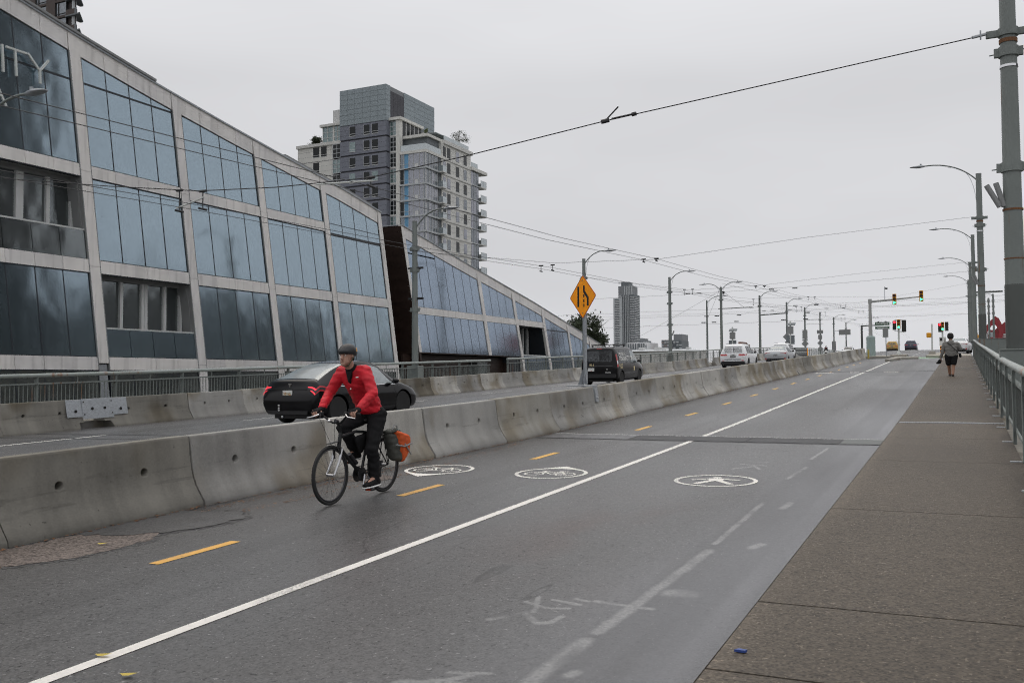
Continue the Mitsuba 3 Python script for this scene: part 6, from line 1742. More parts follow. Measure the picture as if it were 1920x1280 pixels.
for s in (1, -1):
    part(k, 'side_panel', P(car.patch([(0.38, 4.10), (1.48, 4.08), (1.48, 4.80), (0.38, 4.80)], s)), 'car_glass', True)
    part(k, 'side_window', P(car.patch([(1.56, 4.08), (2.31, 4.07), (2.31, 4.82), (1.56, 4.80)], s)), 'car_glass', True)
    part(k, 'door_window', P(car.patch([(2.40, 4.07), (3.54, 4.12), (2.99, 4.80), (2.40, 4.82)], s)), 'car_glass_pale', True)
    part(k, 'side_rub_strip', P(car.patch([(1.15, 2.55), (2.95, 2.55), (2.95, 2.72), (1.15, 2.72)], s)), 'grey_plastic', True)
    tl = part(k, 'tail_light', P(car.patch([(0.05, 3.6), (0.24, 3.6), (0.20, 4.62), (0.07, 4.62)], s, 0.012)), 'tail_red', True)
    part(tl, 'clear_lens', P(car.patch([(0.06, 4.02), (0.20, 4.02), (0.19, 4.28), (0.07, 4.28)], s, 0.018)), 'lens_clear', True)
    part(k, 'reflector', P(car.tail(sbox(s * 0.60 - 0.09, 0.50, s * 0.60 + 0.09, 0.54), 0.02, 0.02)), 'tail_red')
    # lettering on the flank
    def flank(txt, h, x0, z0, mat, bold=True):
        v, f = text(txt, h, 0.004, bold); w = v[:, 0].max()
        xx = (x0 + v[:, 0]) if s < 0 else (x0 + w - v[:, 0])
        zz = z0 + v[:, 1]
        yy = []
        for a, b in zip(xx, zz):
            q = car.S(float(a), np.linspace(1.5, 5.4, 40)); i = np.argmin(np.abs(q[:, 2] - b)); yy.append(q[i, 1])
        vv = np.stack([xx, np.array(yy) + 0.03, zz], 1)
        return P((vv * [1, s, 1], f))
    part(k, 'lettering', flank('VANCOUVER', 0.13, 0.45, 1.44, 'letter_white'), 'letter_white'); part(k, 'lettering', flank('COMMUNITY SAFETY', 0.19, 0.45, 1.19, 'letter_white'), 'letter_white')
    part(k, 'number', flank('911', 0.21, 0.30, 0.82, 'letter_gold'), 'letter_gold')
    e = affinity.scale(Point(0, 0).buffer(1), 0.075, 0.13)
    part(k, 'crest', P(car.patch([(2.66, 2.85), (2.86, 2.85), (2.86, 3.55), (2.66, 3.55)], s, 0.008)), 'letter_gold', True)
mirror(k, P, 3.3, 0.92, 1.12, 'black_plastic')
v, f = centred(text('911', 0.10, 0.006, True)); part(k, 'number', P((car.deform(np.stack([-0.012 - v[:, 2], -v[:, 0] + 0.36, v[:, 1] + 0.98], 1)), f)), 'letter_gold')
v, f = centred(text('CA201', 0.065, 0.006, True)); part(k, 'lettering', P((car.deform(np.stack([-0.012 - v[:, 2], -v[:, 0] - 0.47, v[:, 1] + 0.62], 1)), f)), 'letter_white')
plate = part(k, 'licence_plate', P(car.tail(sbox(0.24, 0.68, 0.56, 0.84), 0.015, 0.0)), 'plate_white'); part(plate, 'plate_dot', P(car.tail(sbox(0.36, 0.685, 0.42, 0.705), 0.004, -0.016)), 'tail_red')
part(k, 'emblem', P(car.tail(Point(-0.42, 0.78).buffer(0.035), 0.02, 0.0)), 'chrome')
part(k, 'door_ledge', P(car.tail(sbox(-0.70, 0.915, 0.70, 0.94), 0.02, 0.01)), 'grey_plastic'); part(k, 'bumper', P(car.tail(sbox(-0.86, 0.36, 0.86, 0.55).buffer(-0.05).buffer(0.05), 0.06, 0.03)), 'black_plastic')
part(k, 'wiper', P(car.tail(sbox(-0.1, 1.09, 0.5, 1.11), 0.02, 0.0)), 'black_ink'); part(k, 'brake_light', P(car.tail(sbox(-0.14, 1.745, 0.14, 1.775), 0.02, 0.03)), 'tail_red')
part(k, 'roof_rack', P(cat([bx(0.6, 2.4, y - 0.02, y + 0.02, 1.92, 1.96) for y in (-0.55, 0.55)] + [bx(x - 0.03, x + 0.03, -0.6, 0.6, 1.94, 1.98) for x in (0.7, 1.2, 1.8, 2.3)] + [bx(x, x + 0.05, y - 0.02, y + 0.02, 1.82, 1.95) for x in (0.7, 2.25) for y in (-.55, .55)])), 'black_plastic')

# ---- white sport utility car
suv = [(0.0, .46, .98, 1.50, .84, .88, .58), (0.06, .38, 1.02, 1.62, .92, .94, .62), (0.3, .30, 1.05, 1.72, .95, .955, .66), (0.9, .26, 1.06, 1.76, .965, .955, .67), (1.9, .25, 1.05, 1.765, .965, .95, .67), (2.6, .25, 1.03, 1.70, .965, .94, .67), (3.1, .25, 1.02, 1.42, .965, .93, .70), (3.5, .26, 1.0, 1.13, .96, .92, .74), (4.2, .28, .94, 1.03, .94, .88, .72), (4.6, .34, .80, .88, .86, .78, .64), (4.78, .44, .64, .70, .70, .64, .54)]
def suv_car(name, lb, x, y, paint, seed=0, heading=0.0, oncoming=False, glass='car_glass'):
    car = Car(suv, 0.30, 0.0, 0.02); P = place_fn(x, y, heading, 0.0, 4.7)
    k = build_car(name, lb, 'car', car, P, paint, (0.95, 3.85), 0.37, 0.97, 'alloy')
    part(k, 'rear_window', P(car.tail(Polygon([(-0.70, 1.12), (0.70, 1.12), (0.60, 1.50), (-0.60, 1.50)]).buffer(-0.04).buffer(0.04), 0.012, 0.012)), glass)
    part(k, 'spoiler', P(hull(car.deform(np.array([(x_, y_, z_) for x_ in (-0.02, 0.35) for y_ in (-0.62, 0.62) for z_ in (1.60, 1.66)])))), paint)
    part(k, 'windscreen', P(car.both([(2.66, 5.5), (3.45, 5.2), (3.45, 7), (2.66, 7)])), glass, True)
    for s in (1, -1):
        for uv in ([(0.45, 4.12), (1.0, 4.08), (1.0, 4.85), (0.62, 4.80)], [(1.06, 4.08), (2.0, 4.06), (2.0, 4.86), (1.06, 4.86)], [(2.06, 4.06), (3.15, 4.10), (2.64, 4.84), (2.06, 4.86)]):
            part(k, 'side_window', P(car.patch(uv, s)), glass, True)
        part(k, 'tail_light', P(car.patch([(0.02, 3.75), (0.34, 3.80), (0.34, 4.0), (0.03, 4.05)], s, 0.012)), 'tail_red', True)
        part(k, 'tail_light', P(car.tail(sbox(s * 0.66 - 0.23, 0.93, s * 0.66 + 0.23, 1.05).buffer(-0.03).buffer(0.03), 0.03, 0.02)), 'tail_red')
        part(k, 'reflector', P(car.tail(sbox(s * 0.72 - 0.09, 0.56, s * 0.72 + 0.09, 0.61), 0.03, 0.02)), 'tail_red')
        part(k, 'wheel_arch', P(car.patch([(0.5, 1.2), (1.4, 1.2), (1.4, 1.6), (0.5, 1.6)], s)), 'black_plastic', True)
        part(k, 'roof_rail', P(tube([(0.6, s * 0.60, 1.80), (1.6, s * 0.62, 1.83), (2.6, s * 0.60, 1.76)], 0.02, 6)), 'black_plastic')
    mirror(k, P, 2.95, 0.95, 1.15, 'black_plastic')
    part(k, 'lower_bumper', P(car.tail(Polygon([(-0.90, 0.30), (0.90, 0.30), (0.84, 0.52), (-0.84, 0.52)]), 0.06, 0.04)), 'black_plastic')
    pl = part(k, 'licence_plate', P(car.tail(sbox(-0.16, 0.84, 0.16, 0.98), 0.02, 0.01)), 'dull_grey'); part(pl, 'recess', P(car.tail(sbox(-0.2, 0.80, 0.2, 1.02), 0.008, 0.008)), 'black_plastic')
    part(k, 'trim', P(car.tail(sbox(-0.62, 0.64, 0.62, 0.68), 0.03, 0.015)), 'dark_alloy')
    return k
suv_car('sport_utility_car', 'white sport utility car driving away with dark rear window', -15.25, 69.6, 'white_paint')
suv_car('sport_utility_car', 'grey and white sport utility car half hidden behind the silver saloon', -17.15, 100.5, 'white_paint')
suv_car('compact_car', 'mustard yellow car driving away towards the bridge crest', -10.8, 172.0, 'yellow_paint')
suv_car('compact_car', 'dark blue car driving away near the bridge crest', -8.05, 176.0, 'blue_paint')
suv_car('sport_utility_car', 'white car facing the reader on the far left lanes', -19.6, 192.0, 'white_paint', heading=pi)
scene_k = 'sport_utility_car_002'
P = place_fn(-19.6, 192.0, pi, 0.0, 4.7)
for s in (1, -1):
    part(scene_k, 'headlight', P(cbx(4.35, 4.72, s * 0.72 - 0.16, s * 0.72 + 0.16, 0.72, 0.86, 0.03)), 'head_lamp')
part(scene_k, 'grille', P(cbx(4.6, 4.80, -0.45, 0.45, 0.55, 0.78, 0.02)), 'black_plastic')
part(scene_k, 'lower_grille', P(cbx(4.5, 4.80, -0.75, 0.75, 0.28, 0.48, 0.02)), 'black_plastic')

# ---- saloons
sal = [(0.0, .46, .80, .86, .78, .80, .70), (0.05, .36, .88, .98, .85, .86, .74), (0.14, .30, .94, 1.06, .88, .87, .74), (0.45, .25, .955, 1.10, .89, .87, .70), (0.75, .23, .96, 1.20, .895, .87, .64), (1.25, .22, .955, 1.40, .895, .865, .57), (1.7, .21, .95, 1.44, .895, .86, .56), (2.3, .21, .94, 1.435, .895, .855, .56), (2.8, .21, .93, 1.27, .895, .85, .60), (3.25, .22, .92, 1.02, .89, .84, .66), (3.9, .24, .86, .93, .87, .80, .64), (4.35, .30, .74, .80, .78, .70, .56), (4.6, .40, .58, .64, .58, .52, .44)]
def saloon(name, lb, x, y, paint, heading=0.0, brake=False):
    car = Car(sal, 0.0, 0.0, 0.02); P = place_fn(x, y, heading, 0.0, 4.5)
    k = build_car(name, lb, 'car', car, P, paint, (0.95, 3.65), 0.32, 0.90, 'alloy')
    part(k, 'rear_window', P(car.both([(0.52, 5.4), (1.22, 5.5), (1.22, 7), (0.52, 7)])), 'car_glass_pale', True)
    part(k, 'windscreen', P(car.both([(2.36, 5.5), (3.16, 5.2), (3.16, 7), (2.36, 7)])), 'car_glass', True)
    for s in (1, -1):
        for uv in ([(0.80, 4.12), (1.65, 4.08), (1.65, 4.90), (1.25, 4.86)], [(1.72, 4.08), (2.85, 4.10), (2.35, 4.86), (1.72, 4.90)]):
            part(k, 'side_window', P(car.patch(uv, s)), 'car_glass', True)
        part(k, 'tail_light', P(car.patch([(0.05, 3.85), (0.40, 3.75), (0.40, 3.92), (0.08, 4.2)], s, 0.012)), 'tail_red', True)
        part(k, 'tail_light', P(car.tail(Polygon([(s * 0.84, 0.80), (s * 0.42, 0.86), (s * 0.40, 0.92), (s * 0.84, 0.92)]), 0.03, 0.04)), 'tail_red')
        part(k, 'reflector', P(car.tail(sbox(s * 0.76 - 0.05, 0.36, s * 0.76 + 0.05, 0.50), 0.03, 0.03)), 'tail_red')
    mirror(k, P, 2.7, 0.87, 1.0, 'black_plastic')
    part(k, 'trunk_line', P(car.tail(sbox(-0.42, 0.905, 0.42, 0.925), 0.02, 0.05)), 'dark_alloy')
    pl = part(k, 'licence_plate', P(car.tail(sbox(-0.16, 0.66, 0.16, 0.80), 0.02, 0.005)), 'dull_grey')
    part(k, 'lower_bumper', P(car.tail(Polygon([(-0.74, 0.30), (0.74, 0.30), (0.66, 0.44), (-0.66, 0.44)]), 0.05, 0.05)), 'black_plastic')
    return k
saloon('saloon_car', 'silver saloon driving away behind the white sport utility car', -13.75, 78.5, 'silver_paint')
saloon('saloon_car', 'small white car at the bridge crest beyond the dark blue one', -9.7, 228.0, 'white_paint', heading=0.0)
saloon('saloon_car', 'white saloon beyond the walker beside the railing', -0.45, 95.0, 'white_paint', heading=-0.10)

# ---- red front-loading lorry on the side ramp
k = thing('refuse_lorry', 'red refuse lorry with raised curved loading arms on the side ramp', 'lorry')
lz, ly = 5.45, 147.0
part(k, 'hopper', mv(upy(extr(Polygon([(5.2, 1.4), (12.5, 1.4), (12.5, 4.0), (8.2, 4.05), (6.2, 3.6), (5.0, 2.6)]).buffer(-0.1).buffer(0.1), 2.5), 0), (-0.9, ly + 1.2, lz)), 'red_paint')
part(k, 'cab', mv(upy(extr(Polygon([(3.6, 0.8), (5.1, 0.8), (5.1, 2.5), (3.9, 2.55), (3.62, 1.9)]).buffer(-0.08).buffer(0.08), 2.3), 0), (-0.4, ly + 1.1, lz)), 'red_paint')
part(k, 'cab_window', mv(upy(extr(Polygon([(3.72, 1.55), (4.35, 1.55), (4.35, 2.25), (3.92, 2.25)]), 0.03), 0), (-0.4, ly - 1.2, lz)), 'car_glass_pale')
part(k, 'cab_window', mv(bx(3.55, 3.62, -0.9, 0.9, 1.5, 2.2), (-0.4, ly, lz)), 'car_glass')
arm = [(2.75, 2.0), (2.95, 2.9), (3.5, 3.7), (4.15, 4.35), (4.55, 4.05), (4.9, 3.2), (5.1, 2.2), (4.85, 1.2), (4.45, 1.15), (4.6, 2.2), (4.45, 3.1), (4.1, 3.55), (3.7, 3.25), (3.2, 2.5), (3.0, 1.95)]
for dy in (-1.45, 1.25):
    part(k, 'loading_arm', mv(upy(extr(Polygon(arm).buffer(0.05), 0.22), 0), (0, ly + dy, lz)), 'red_paint')
part(k, 'white_mark', mv(cat([upy(extr(sbox(a, b, a + w, b + h), 0.01), 0) for a, b, w, h in ((6.0, 1.75, 0.35, 0.25), (5.9, 1.5, 0.8, 0.16), (6.4, 3.2, 0.5, 0.12), (8.0, 1.7, 0.22, 0.5), (8.0, 2.4, 0.22, 0.5), (8.0, 3.0, 0.22, 0.4), (8.4, 1.7, 0.1, 1.7))]), (-0.9, ly - 1.32, lz)), 'letter_white')
part(k, 'chassis', mv(bx(3.4, 11.4, -0.9, 0.9, 0.55, 0.95), (0, ly, lz)), 'black_plastic')
ty, ri, sp = wheel_meshes(0.5, 0.3)
for x in (4.0, 9.0, 10.3):
    for s in (1, -1):
        w = part(k, 'wheel', mv(ty, (x, ly + s * 1.0, lz + 0.5), rotx(-pi / 2 * s)), 'rubber', 40); part(w, 'rim', mv(ri, (x, ly + s * 1.0, lz + 0.5), rotx(-pi / 2 * s)), 'alloy')
# ================================================================ the cyclist and the walker
def flesh(bones, fine=0.022, it=6, clip=None):
    """bones: lists of (point, radius); each list becomes the hull of its spheres; all are one smooth surface."""
    ms = []
    for b in bones:
        pts = []
        for p, r in b:
            s = raw(trimesh.creation.icosphere(2, 1.0))[0]
            rr = np.asarray(r, float) * np.ones(3)
            pts.append(s * rr + np.asarray(p, float))
        ms.append(m3.Manifold.hull_points(np.vstack(pts)))
    m = m3.Manifold.batch_boolean(ms, m3.OpType.Add)
    if clip is not None:
        m = clip(m)
    m = m.refine_to_length(fine)
    q = m.to_mesh(); v, f = np.array(q.vert_properties[:, :3], float), np.array(q.tri_verts)
    if len(q.merge_from_vert):
        ix = np.arange(len(v)); ix[q.merge_from_vert] = q.merge_to_vert; f = ix[f]
    e = np.vstack([f[:, [0, 1]], f[:, [1, 2]], f[:, [2, 0]]]); e = np.vstack([e, e[:, ::-1]])
    A = sparse.coo_matrix((np.ones(len(e)), (e[:, 0], e[:, 1])), (len(v), len(v))).tocsr(); A.data[:] = 1
    A = sparse.diags(1 / np.maximum(np.asarray(A.sum(1)).ravel(), 1)) @ A
    for _ in range(it):
        v = v + 0.5 * (A @ v - v); v = v - 0.51 * (A @ v - v)
    return v, f


def lerp(a, b, t):
    return np.asarray(a, float) * (1 - t) + np.asarray(b, float) * t
def hand(palm0, palm1, across, down, r=0.0085, curl=1.0, thumb=1):
    """Finger chains from a palm: palm0 wrist side, palm1 knuckles; across = direction of the knuckle row; down = the way fingers curl."""
    p0, p1, ac, dn = (np.asarray(q, float) for q in (palm0, palm1, across, down)); fw = (p1 - p0) / np.linalg.norm(p1 - p0)
    ac = ac / np.linalg.norm(ac); dn = dn / np.linalg.norm(dn); out = []
    out.append([(p0 + ac * 0.022, 0.018), (p0 - ac * 0.022, 0.018), (p1 + ac * 0.036, 0.0125), (p1 - ac * 0.036, 0.0125)])
    for i, (o, l) in enumerate(((0.034, 0.90), (0.012, 1.0), (-0.011, 0.95), (-0.033, 0.76))):
        k0 = p1 + ac * o; L = 0.036 * l; a = 0.0; pts = [k0]
        for seg_ in range(3):
            a += (0.55 + 0.06 * i) * curl * (1.25 if seg_ else 0.7); pts.append(pts[-1] + (fw * math.cos(a) + dn * math.sin(a)) * L * (1 - 0.14 * seg_))
        for q, (u, w) in enumerate(zip(pts, pts[1:])):
            out.append([(u, r * (1.08 - 0.06 * q)), (w, r * (1.0 - 0.07 * q))])
    t0 = p0 + ac * 0.03 * thumb + fw * 0.018
    t1 = t0 + (fw * 0.7 + ac * 0.55 * thumb + dn * 0.45) * 0.035; t2 = t1 + (fw * 0.6 + dn * 0.8 - ac * 0.15 * thumb) * 0.032
    out += [[(p0 + fw * 0.01, 0.015), (t0, 0.0125)], [(t0, 0.012), (t1, 0.0105)], [(t1, 0.0105), (t2, 0.0088)]]
    return out
def head_bones(c, fw, s=1.0):
    """Head of a person looking along fw (horizontal unit vector); c is its centre."""
    c = np.asarray(c, float); fw = np.asarray(fw, float); up = V3(0, 0, 1); sd = np.cross(fw, up)
    P = lambda f, r_, u: c + (fw * f + sd * r_ + up * u) * s
    b = [[(P(-0.018, 0, 0.035), V3(0.078, 0.078, 0.082) * s), (P(0.012, 0, 0.02), V3(0.070, 0.070, 0.085) * s)],
         [(P(0.012, 0, 0.02), 0.066 * s), (P(0.040, 0.018, -0.055), 0.040 * s), (P(0.040, -0.018, -0.055), 0.040 * s), (P(0.062, 0, -0.088), 0.026 * s)],
         [(P(0.088, 0, 0.025), 0.009 * s), (P(0.104, 0, -0.018), 0.013 * s), (P(0.088, 0, -0.024), 0.017 * s)],
         [(P(0.078, 0.03, 0.032), 0.012 * s), (P(0.082, -0.03, 0.032), 0.012 * s)],
         [(P(0.083, 0.016, -0.052), 0.009 * s), (P(0.083, -0.016, -0.052), 0.009 * s)]]
    for q in (1, -1):
        b.append([(P(-0.006, q * 0.076, 0.012), V3(0.014, 0.014, 0.030) * s), (P(-0.012, q * 0.082, 0.016), V3(0.010, 0.010, 0.026) * s)])
    return b, P

GX = -6.575
gz = lambda y: float(zr(GX, y))
Y = thing('cyclist', 'rider in a red jacket, black trousers and black helmet leaning on the handlebar', 'person')
hip_l, hip_r = V3(-6.475, 9.74, 1.30), V3(-6.675, 9.74, 1.30)
kn_l, kn_r = V3(-6.43, 9.53, 0.905), V3(-6.73, 9.37, 1.16)
an_l, an_r = V3(-6.425, 9.60, 0.555), V3(-6.72, 9.62, 0.86)
to_l, to_r = V3(-6.40, 9.40, 0.485), V3(-6.72, 9.43, 0.79)
waist, chest = V3(-6.575, 9.68, 1.46), V3(-6.575, 9.44, 1.72)
sh_l, sh_r = V3(-6.412, 9.375, 1.825), V3(-6.738, 9.375, 1.825)
el_l, el_r = V3(-6.27, 9.33, 1.575), V3(-6.895, 9.33, 1.575)
wr_l, wr_r = V3(-6.315, 9.09, 1.385), V3(-6.84, 9.09, 1.385)
neck, headc = V3(-6.575, 9.325, 1.895), V3(-6.580, 9.245, 2.002)
fwd = V3(-0.06, -1, 0); fwd /= np.linalg.norm(fwd)
hb, HP = head_bones(headc, fwd)
hands = []
for w, sx in ((wr_l, 1), (wr_r, -1)):
    hands.append(hand(w + V3(0, -0.02, -0.008), w + V3(0.004 * sx, -0.090, -0.012), (1, 0, 0), (0, 0, -1), 0.0085, 1.15, -sx))
def arm(s_, e, w, k=1.0):
    return [[(s_, 0.060 * k), (lerp(s_, e, 0.5), 0.050 * k)], [(lerp(s_, e, 0.5), 0.050 * k), (e, 0.043 * k)], [(e, 0.043 * k), (lerp(e, w, 0.45), 0.041 * k)], [(lerp(e, w, 0.45), 0.041 * k), (w, 0.030 * k)]]
def leg(h, k_, a, t, k=1.0):
    cf = lerp(k_, a, 0.33) + V3(0, 0.022, 0)
    return [[(h, 0.092 * k), (lerp(h, k_, 0.5), 0.078 * k)], [(lerp(h, k_, 0.5), 0.078 * k), (k_, 0.060 * k)], [(k_, 0.060 * k), (cf, 0.056 * k)], [(cf, 0.056 * k), (a, 0.041 * k)]]
body = hb + [[(neck + V3(0, 0.02, -0.07), 0.058), (headc + V3(0, 0.02, -0.05), 0.054)],
             [(sh_l, 0.062), (sh_r, 0.062), (chest, V3(0.14, 0.10, 0.13))], [(chest, V3(0.14, 0.10, 0.13)), (waist, V3(0.12, 0.085, 0.09))], [(waist, V3(0.12, 0.085, 0.09)), (hip_l, 0.085), (hip_r, 0.085)]]
body += arm(sh_l, el_l, wr_l) + arm(sh_r, el_r, wr_r) + leg(hip_l, kn_l, an_l, to_l) + leg(hip_r, kn_r, an_r, to_r) + hands[0] + hands[1]
body += [[(an_l, 0.036), (to_l + V3(0, 0.02, 0.01), 0.028)], [(an_r, 0.036), (to_r + V3(0, 0.02, 0.01), 0.028)]]
part(Y, 'body', flesh(body, 0.013, 5), 'skin', True)
k_ = 1.28
jac = [[(sh_l, 0.078), (sh_r, 0.078), (chest, V3(0.166, 0.128, 0.15))], [(chest, V3(0.166, 0.128, 0.15)), (waist + V3(0, -0.02, 0.0), V3(0.160, 0.142, 0.12))], [(waist + V3(0, -0.02, 0), V3(0.160, 0.142, 0.12)), (lerp(waist, (hip_l + hip_r) / 2, 0.62) + V3(0, -0.02, 0), V3(0.166, 0.145, 0.065))],
       [(neck + V3(0.055, 0.02, -0.045), 0.030), (neck + V3(-0.055, 0.02, -0.045), 0.030), (chest + V3(0, 0.04, 0.10), V3(0.13, 0.07, 0.06))]]
for s_, e, w in ((sh_l, el_l, wr_l), (sh_r, el_r, wr_r)):
    c = lerp(e, w, 0.90)
    jac += [[(s_, 0.080), (lerp(s_, e, 0.5), 0.071)], [(lerp(s_, e, 0.5), 0.071), (e, 0.063)], [(e, 0.063), (lerp(e, w, 0.5), 0.056)], [(lerp(e, w, 0.5), 0.056), (c, 0.045)]]
vj, fj = flesh(jac, 0.016, 6)
# folds in the sleeves and the waist
nrm = trimesh.Trimesh(vj, fj, process=False).vertex_normals
fold = meshkit.noise(vj * np.array([9, 16, 30.0]) + 3) - 0.5 + 0.5 * (meshkit.noise(vj * np.array([20, 30, 55.0])) - 0.5)
dg = np.sin((vj[:, 2] * 1.0 + vj[:, 1] * 0.5 + 0.35 * np.abs(vj[:, 0] + 6.575)) * 95 + 5 * meshkit.noise(vj * 9)) * (meshkit.noise(vj * 7 + 20) ** 2)
vj = vj + nrm * (fold * 0.013 + dg * 0.006)[:, None]
part(Y, 'jacket', (vj, fj), 'red_cloth', True)
nk = [[(neck + V3(0, 0.005, -0.045), V3(0.074, 0.070, 0.030)), (neck + V3(0, 0.005, 0.012), V3(0.064, 0.060, 0.022))]]
part(Y, 'collar', flesh(nk, 0.014, 3), 'black_cloth', True)
fr = hull([tuple(V3(GX + x, y, z)) for x, y, z in ((-0.055, 9.275, 1.868), (0.055, 9.275, 1.868), (0.0, 9.262, 1.70), (-0.05, 9.33, 1.88), (0.05, 9.33, 1.88), (0, 9.33, 1.68))])
part(Y, 'shirt_front', fr, 'black_cloth')
part(Y, 'jacket_badge', cbx(-6.49, -6.455, 9.292, 9.302, 1.755, 1.770, 0.002), 'letter_white')
part(Y, 'button', mv(lathe([(0, 0), (0.009, 0), (0.009, 0.006), (0, 0.008)], 10), (GX + 0.01, 9.300, 1.625), rotx(pi / 2)), 'letter_white')
tr = []
for h, kk, a in ((hip_l, kn_l, an_l), (hip_r, kn_r, an_r)):
    cf = lerp(kk, a, 0.33) + V3(0, 0.02, 0)
    tr += [[(h, 0.112), (lerp(h, kk, 0.5), 0.098)], [(lerp(h, kk, 0.5), 0.098), (kk, 0.078)], [(kk, 0.078), (cf, 0.074)], [(cf, 0.074), (lerp(kk, a, 1.02), 0.062)]]
tr += [[(hip_l, 0.112), (hip_r, 0.112), (lerp(waist, (hip_l + hip_r) / 2, 0.55), V3(0.15, 0.125, 0.09))]]
vt, ft = flesh(tr, 0.018, 6)
nrm = trimesh.Trimesh(vt, ft, process=False).vertex_normals
vt = vt + nrm * ((meshkit.noise(vt * np.array([12, 14, 22.0])) - 0.5) * 0.014 + np.sin(vt[:, 2] * 80 + 6 * meshkit.noise(vt * 8)) * 0.006 * meshkit.noise(vt * 6 + 9))[:, None]
part(Y, 'trousers', (vt, ft), 'black_cloth', True)
for a, t, nm in ((an_l, to_l, 'shoe'), (an_r, to_r, 'shoe')):
    d = t - a; d[2] = 0; d /= np.linalg.norm(d); u = (t - a) / np.linalg.norm(t - a)
    hl = a + V3(0, 0.055, -0.055)
    sh = part(Y, nm, flesh([[(a + V3(0, 0.01, 0.0), 0.046), (hl, 0.040)], [(hl, 0.040), (a + V3(0, -0.05, -0.04), 0.050), (t, V3(0.042, 0.04, 0.030))], [(t, V3(0.042, 0.04, 0.030)), (t + V3(0, -0.045, -0.003), V3(0.036, 0.03, 0.024))]], 0.014, 4), 'black_cloth', True)
    part(Y, 'sock', flesh([[(a + V3(0, 0.0, 0.05), 0.050), (a + V3(0, -0.035, -0.012), 0.046)]], 0.014, 3), 'black_cloth', True)
    part(sh, 'sole', flesh([[(hl + V3(0, 0.01, -0.034), V3(0.042, 0.035, 0.014)), (lerp(hl, t, 0.5) + V3(0, 0, -0.034), V3(0.046, 0.03, 0.013)), (t + V3(0, -0.03, -0.028), V3(0.046, 0.05, 0.012))]], 0.016, 2), 'letter_white', True)
for w, sx in ((wr_l, 1), (wr_r, -1)):
    g = [[(w + V3(0, 0.03, 0.01), 0.038), (w + V3(0, -0.03, -0.006), V3(0.047, 0.035, 0.031))], [(w + V3(0, -0.03, -0.006), V3(0.047, 0.035, 0.031)), (w + V3(0.003 * sx, -0.090, -0.012), V3(0.050, 0.018, 0.021))]]
    for o in (0.034, 0.012, -0.011, -0.033):
        g.append([(w + V3(o, -0.09, -0.012), 0.0125), (w + V3(o, -0.113, -0.026), 0.0115)])
    part(Y, 'glove', flesh(g, 0.012, 3), 'black_cloth', True)
for q in (1, -1):
    part(Y, 'eye', mv(raw(trimesh.creation.icosphere(2, 0.0115)), HP(0.0735, q * 0.031, 0.018)), 'plate_white', True)
    part(Y, 'iris', mv(raw(trimesh.creation.icosphere(1, 0.006)), HP(0.0815, q * 0.031, 0.018)), 'black_ink', True)
part(Y, 'mouth', tube([HP(0.089, 0.024, -0.051), HP(0.0945, 0, -0.053), HP(0.089, -0.024, -0.051)], [0.002, 0.0035, 0.002], 6), 'lips')
diffuse_mat('lips', (0.24, 0.10, 0.08), 0.5)
part(Y, 'hair', flesh([[(HP(-0.07, 0.0, 0.02), V3(0.05, 0.03, 0.05)), (HP(-0.06, 0.0, -0.03), V3(0.055, 0.03, 0.03))]], 0.015, 3), 'hair_dark', True)
hel = flesh([[(HP(-0.018, 0, 0.066), V3(0.104, 0.122, 0.094)), (HP(-0.045, 0, 0.028), V3(0.092, 0.082, 0.060)), (HP(0.035, 0, 0.062), V3(0.088, 0.082, 0.052))]], 0.014, 4)
hv, hf = hel
hm = man((hv, hf)) - m3.Manifold.hull_points(np.array([HP(f, r_, u) for f in (0.0, 0.2) for r_ in (-.2, .2) for u in (-0.2, 0.030)])) - m3.Manifold.hull_points(np.array([HP(f, r_, u) for f in (-0.2, 0.001) for r_ in (-.2, .2) for u in (-0.2, 0.012)]))
h_ = part(Y, 'helmet', raw(hm), 'helmet_shell', 35)
for f_, r_ in ((0.075, 0.03), (0.075, -0.03), (0.04, 0.065), (0.04, -0.065)):
    part(h_, 'vent', mv(raw(trimesh.creation.icosphere(1, 1.0)), HP(f_, r_, 0.098 - abs(r_) * 0.2), s=(0.010, 0.010, 0.008)), 'black_ink')
part(h_, 'sticker', hull([HP(-0.05 + a, -0.092 + c, 0.085 + b) for a, b, c in ((-.02, -.02, -.006), (.02, -.02, -.006), (.02, .02, 0.004), (-.02, .02, 0.004), (0, 0, 0.01))]), 'sign_orange')
for q in (1, -1):
    part(h_, 'strap', tube([HP(-0.01, q * 0.088, 0.03), HP(0.005, q * 0.083, -0.03), HP(0.03, q * 0.05, -0.10), HP(0.035, 0, -0.118)], 0.006, 6), 'leaf')

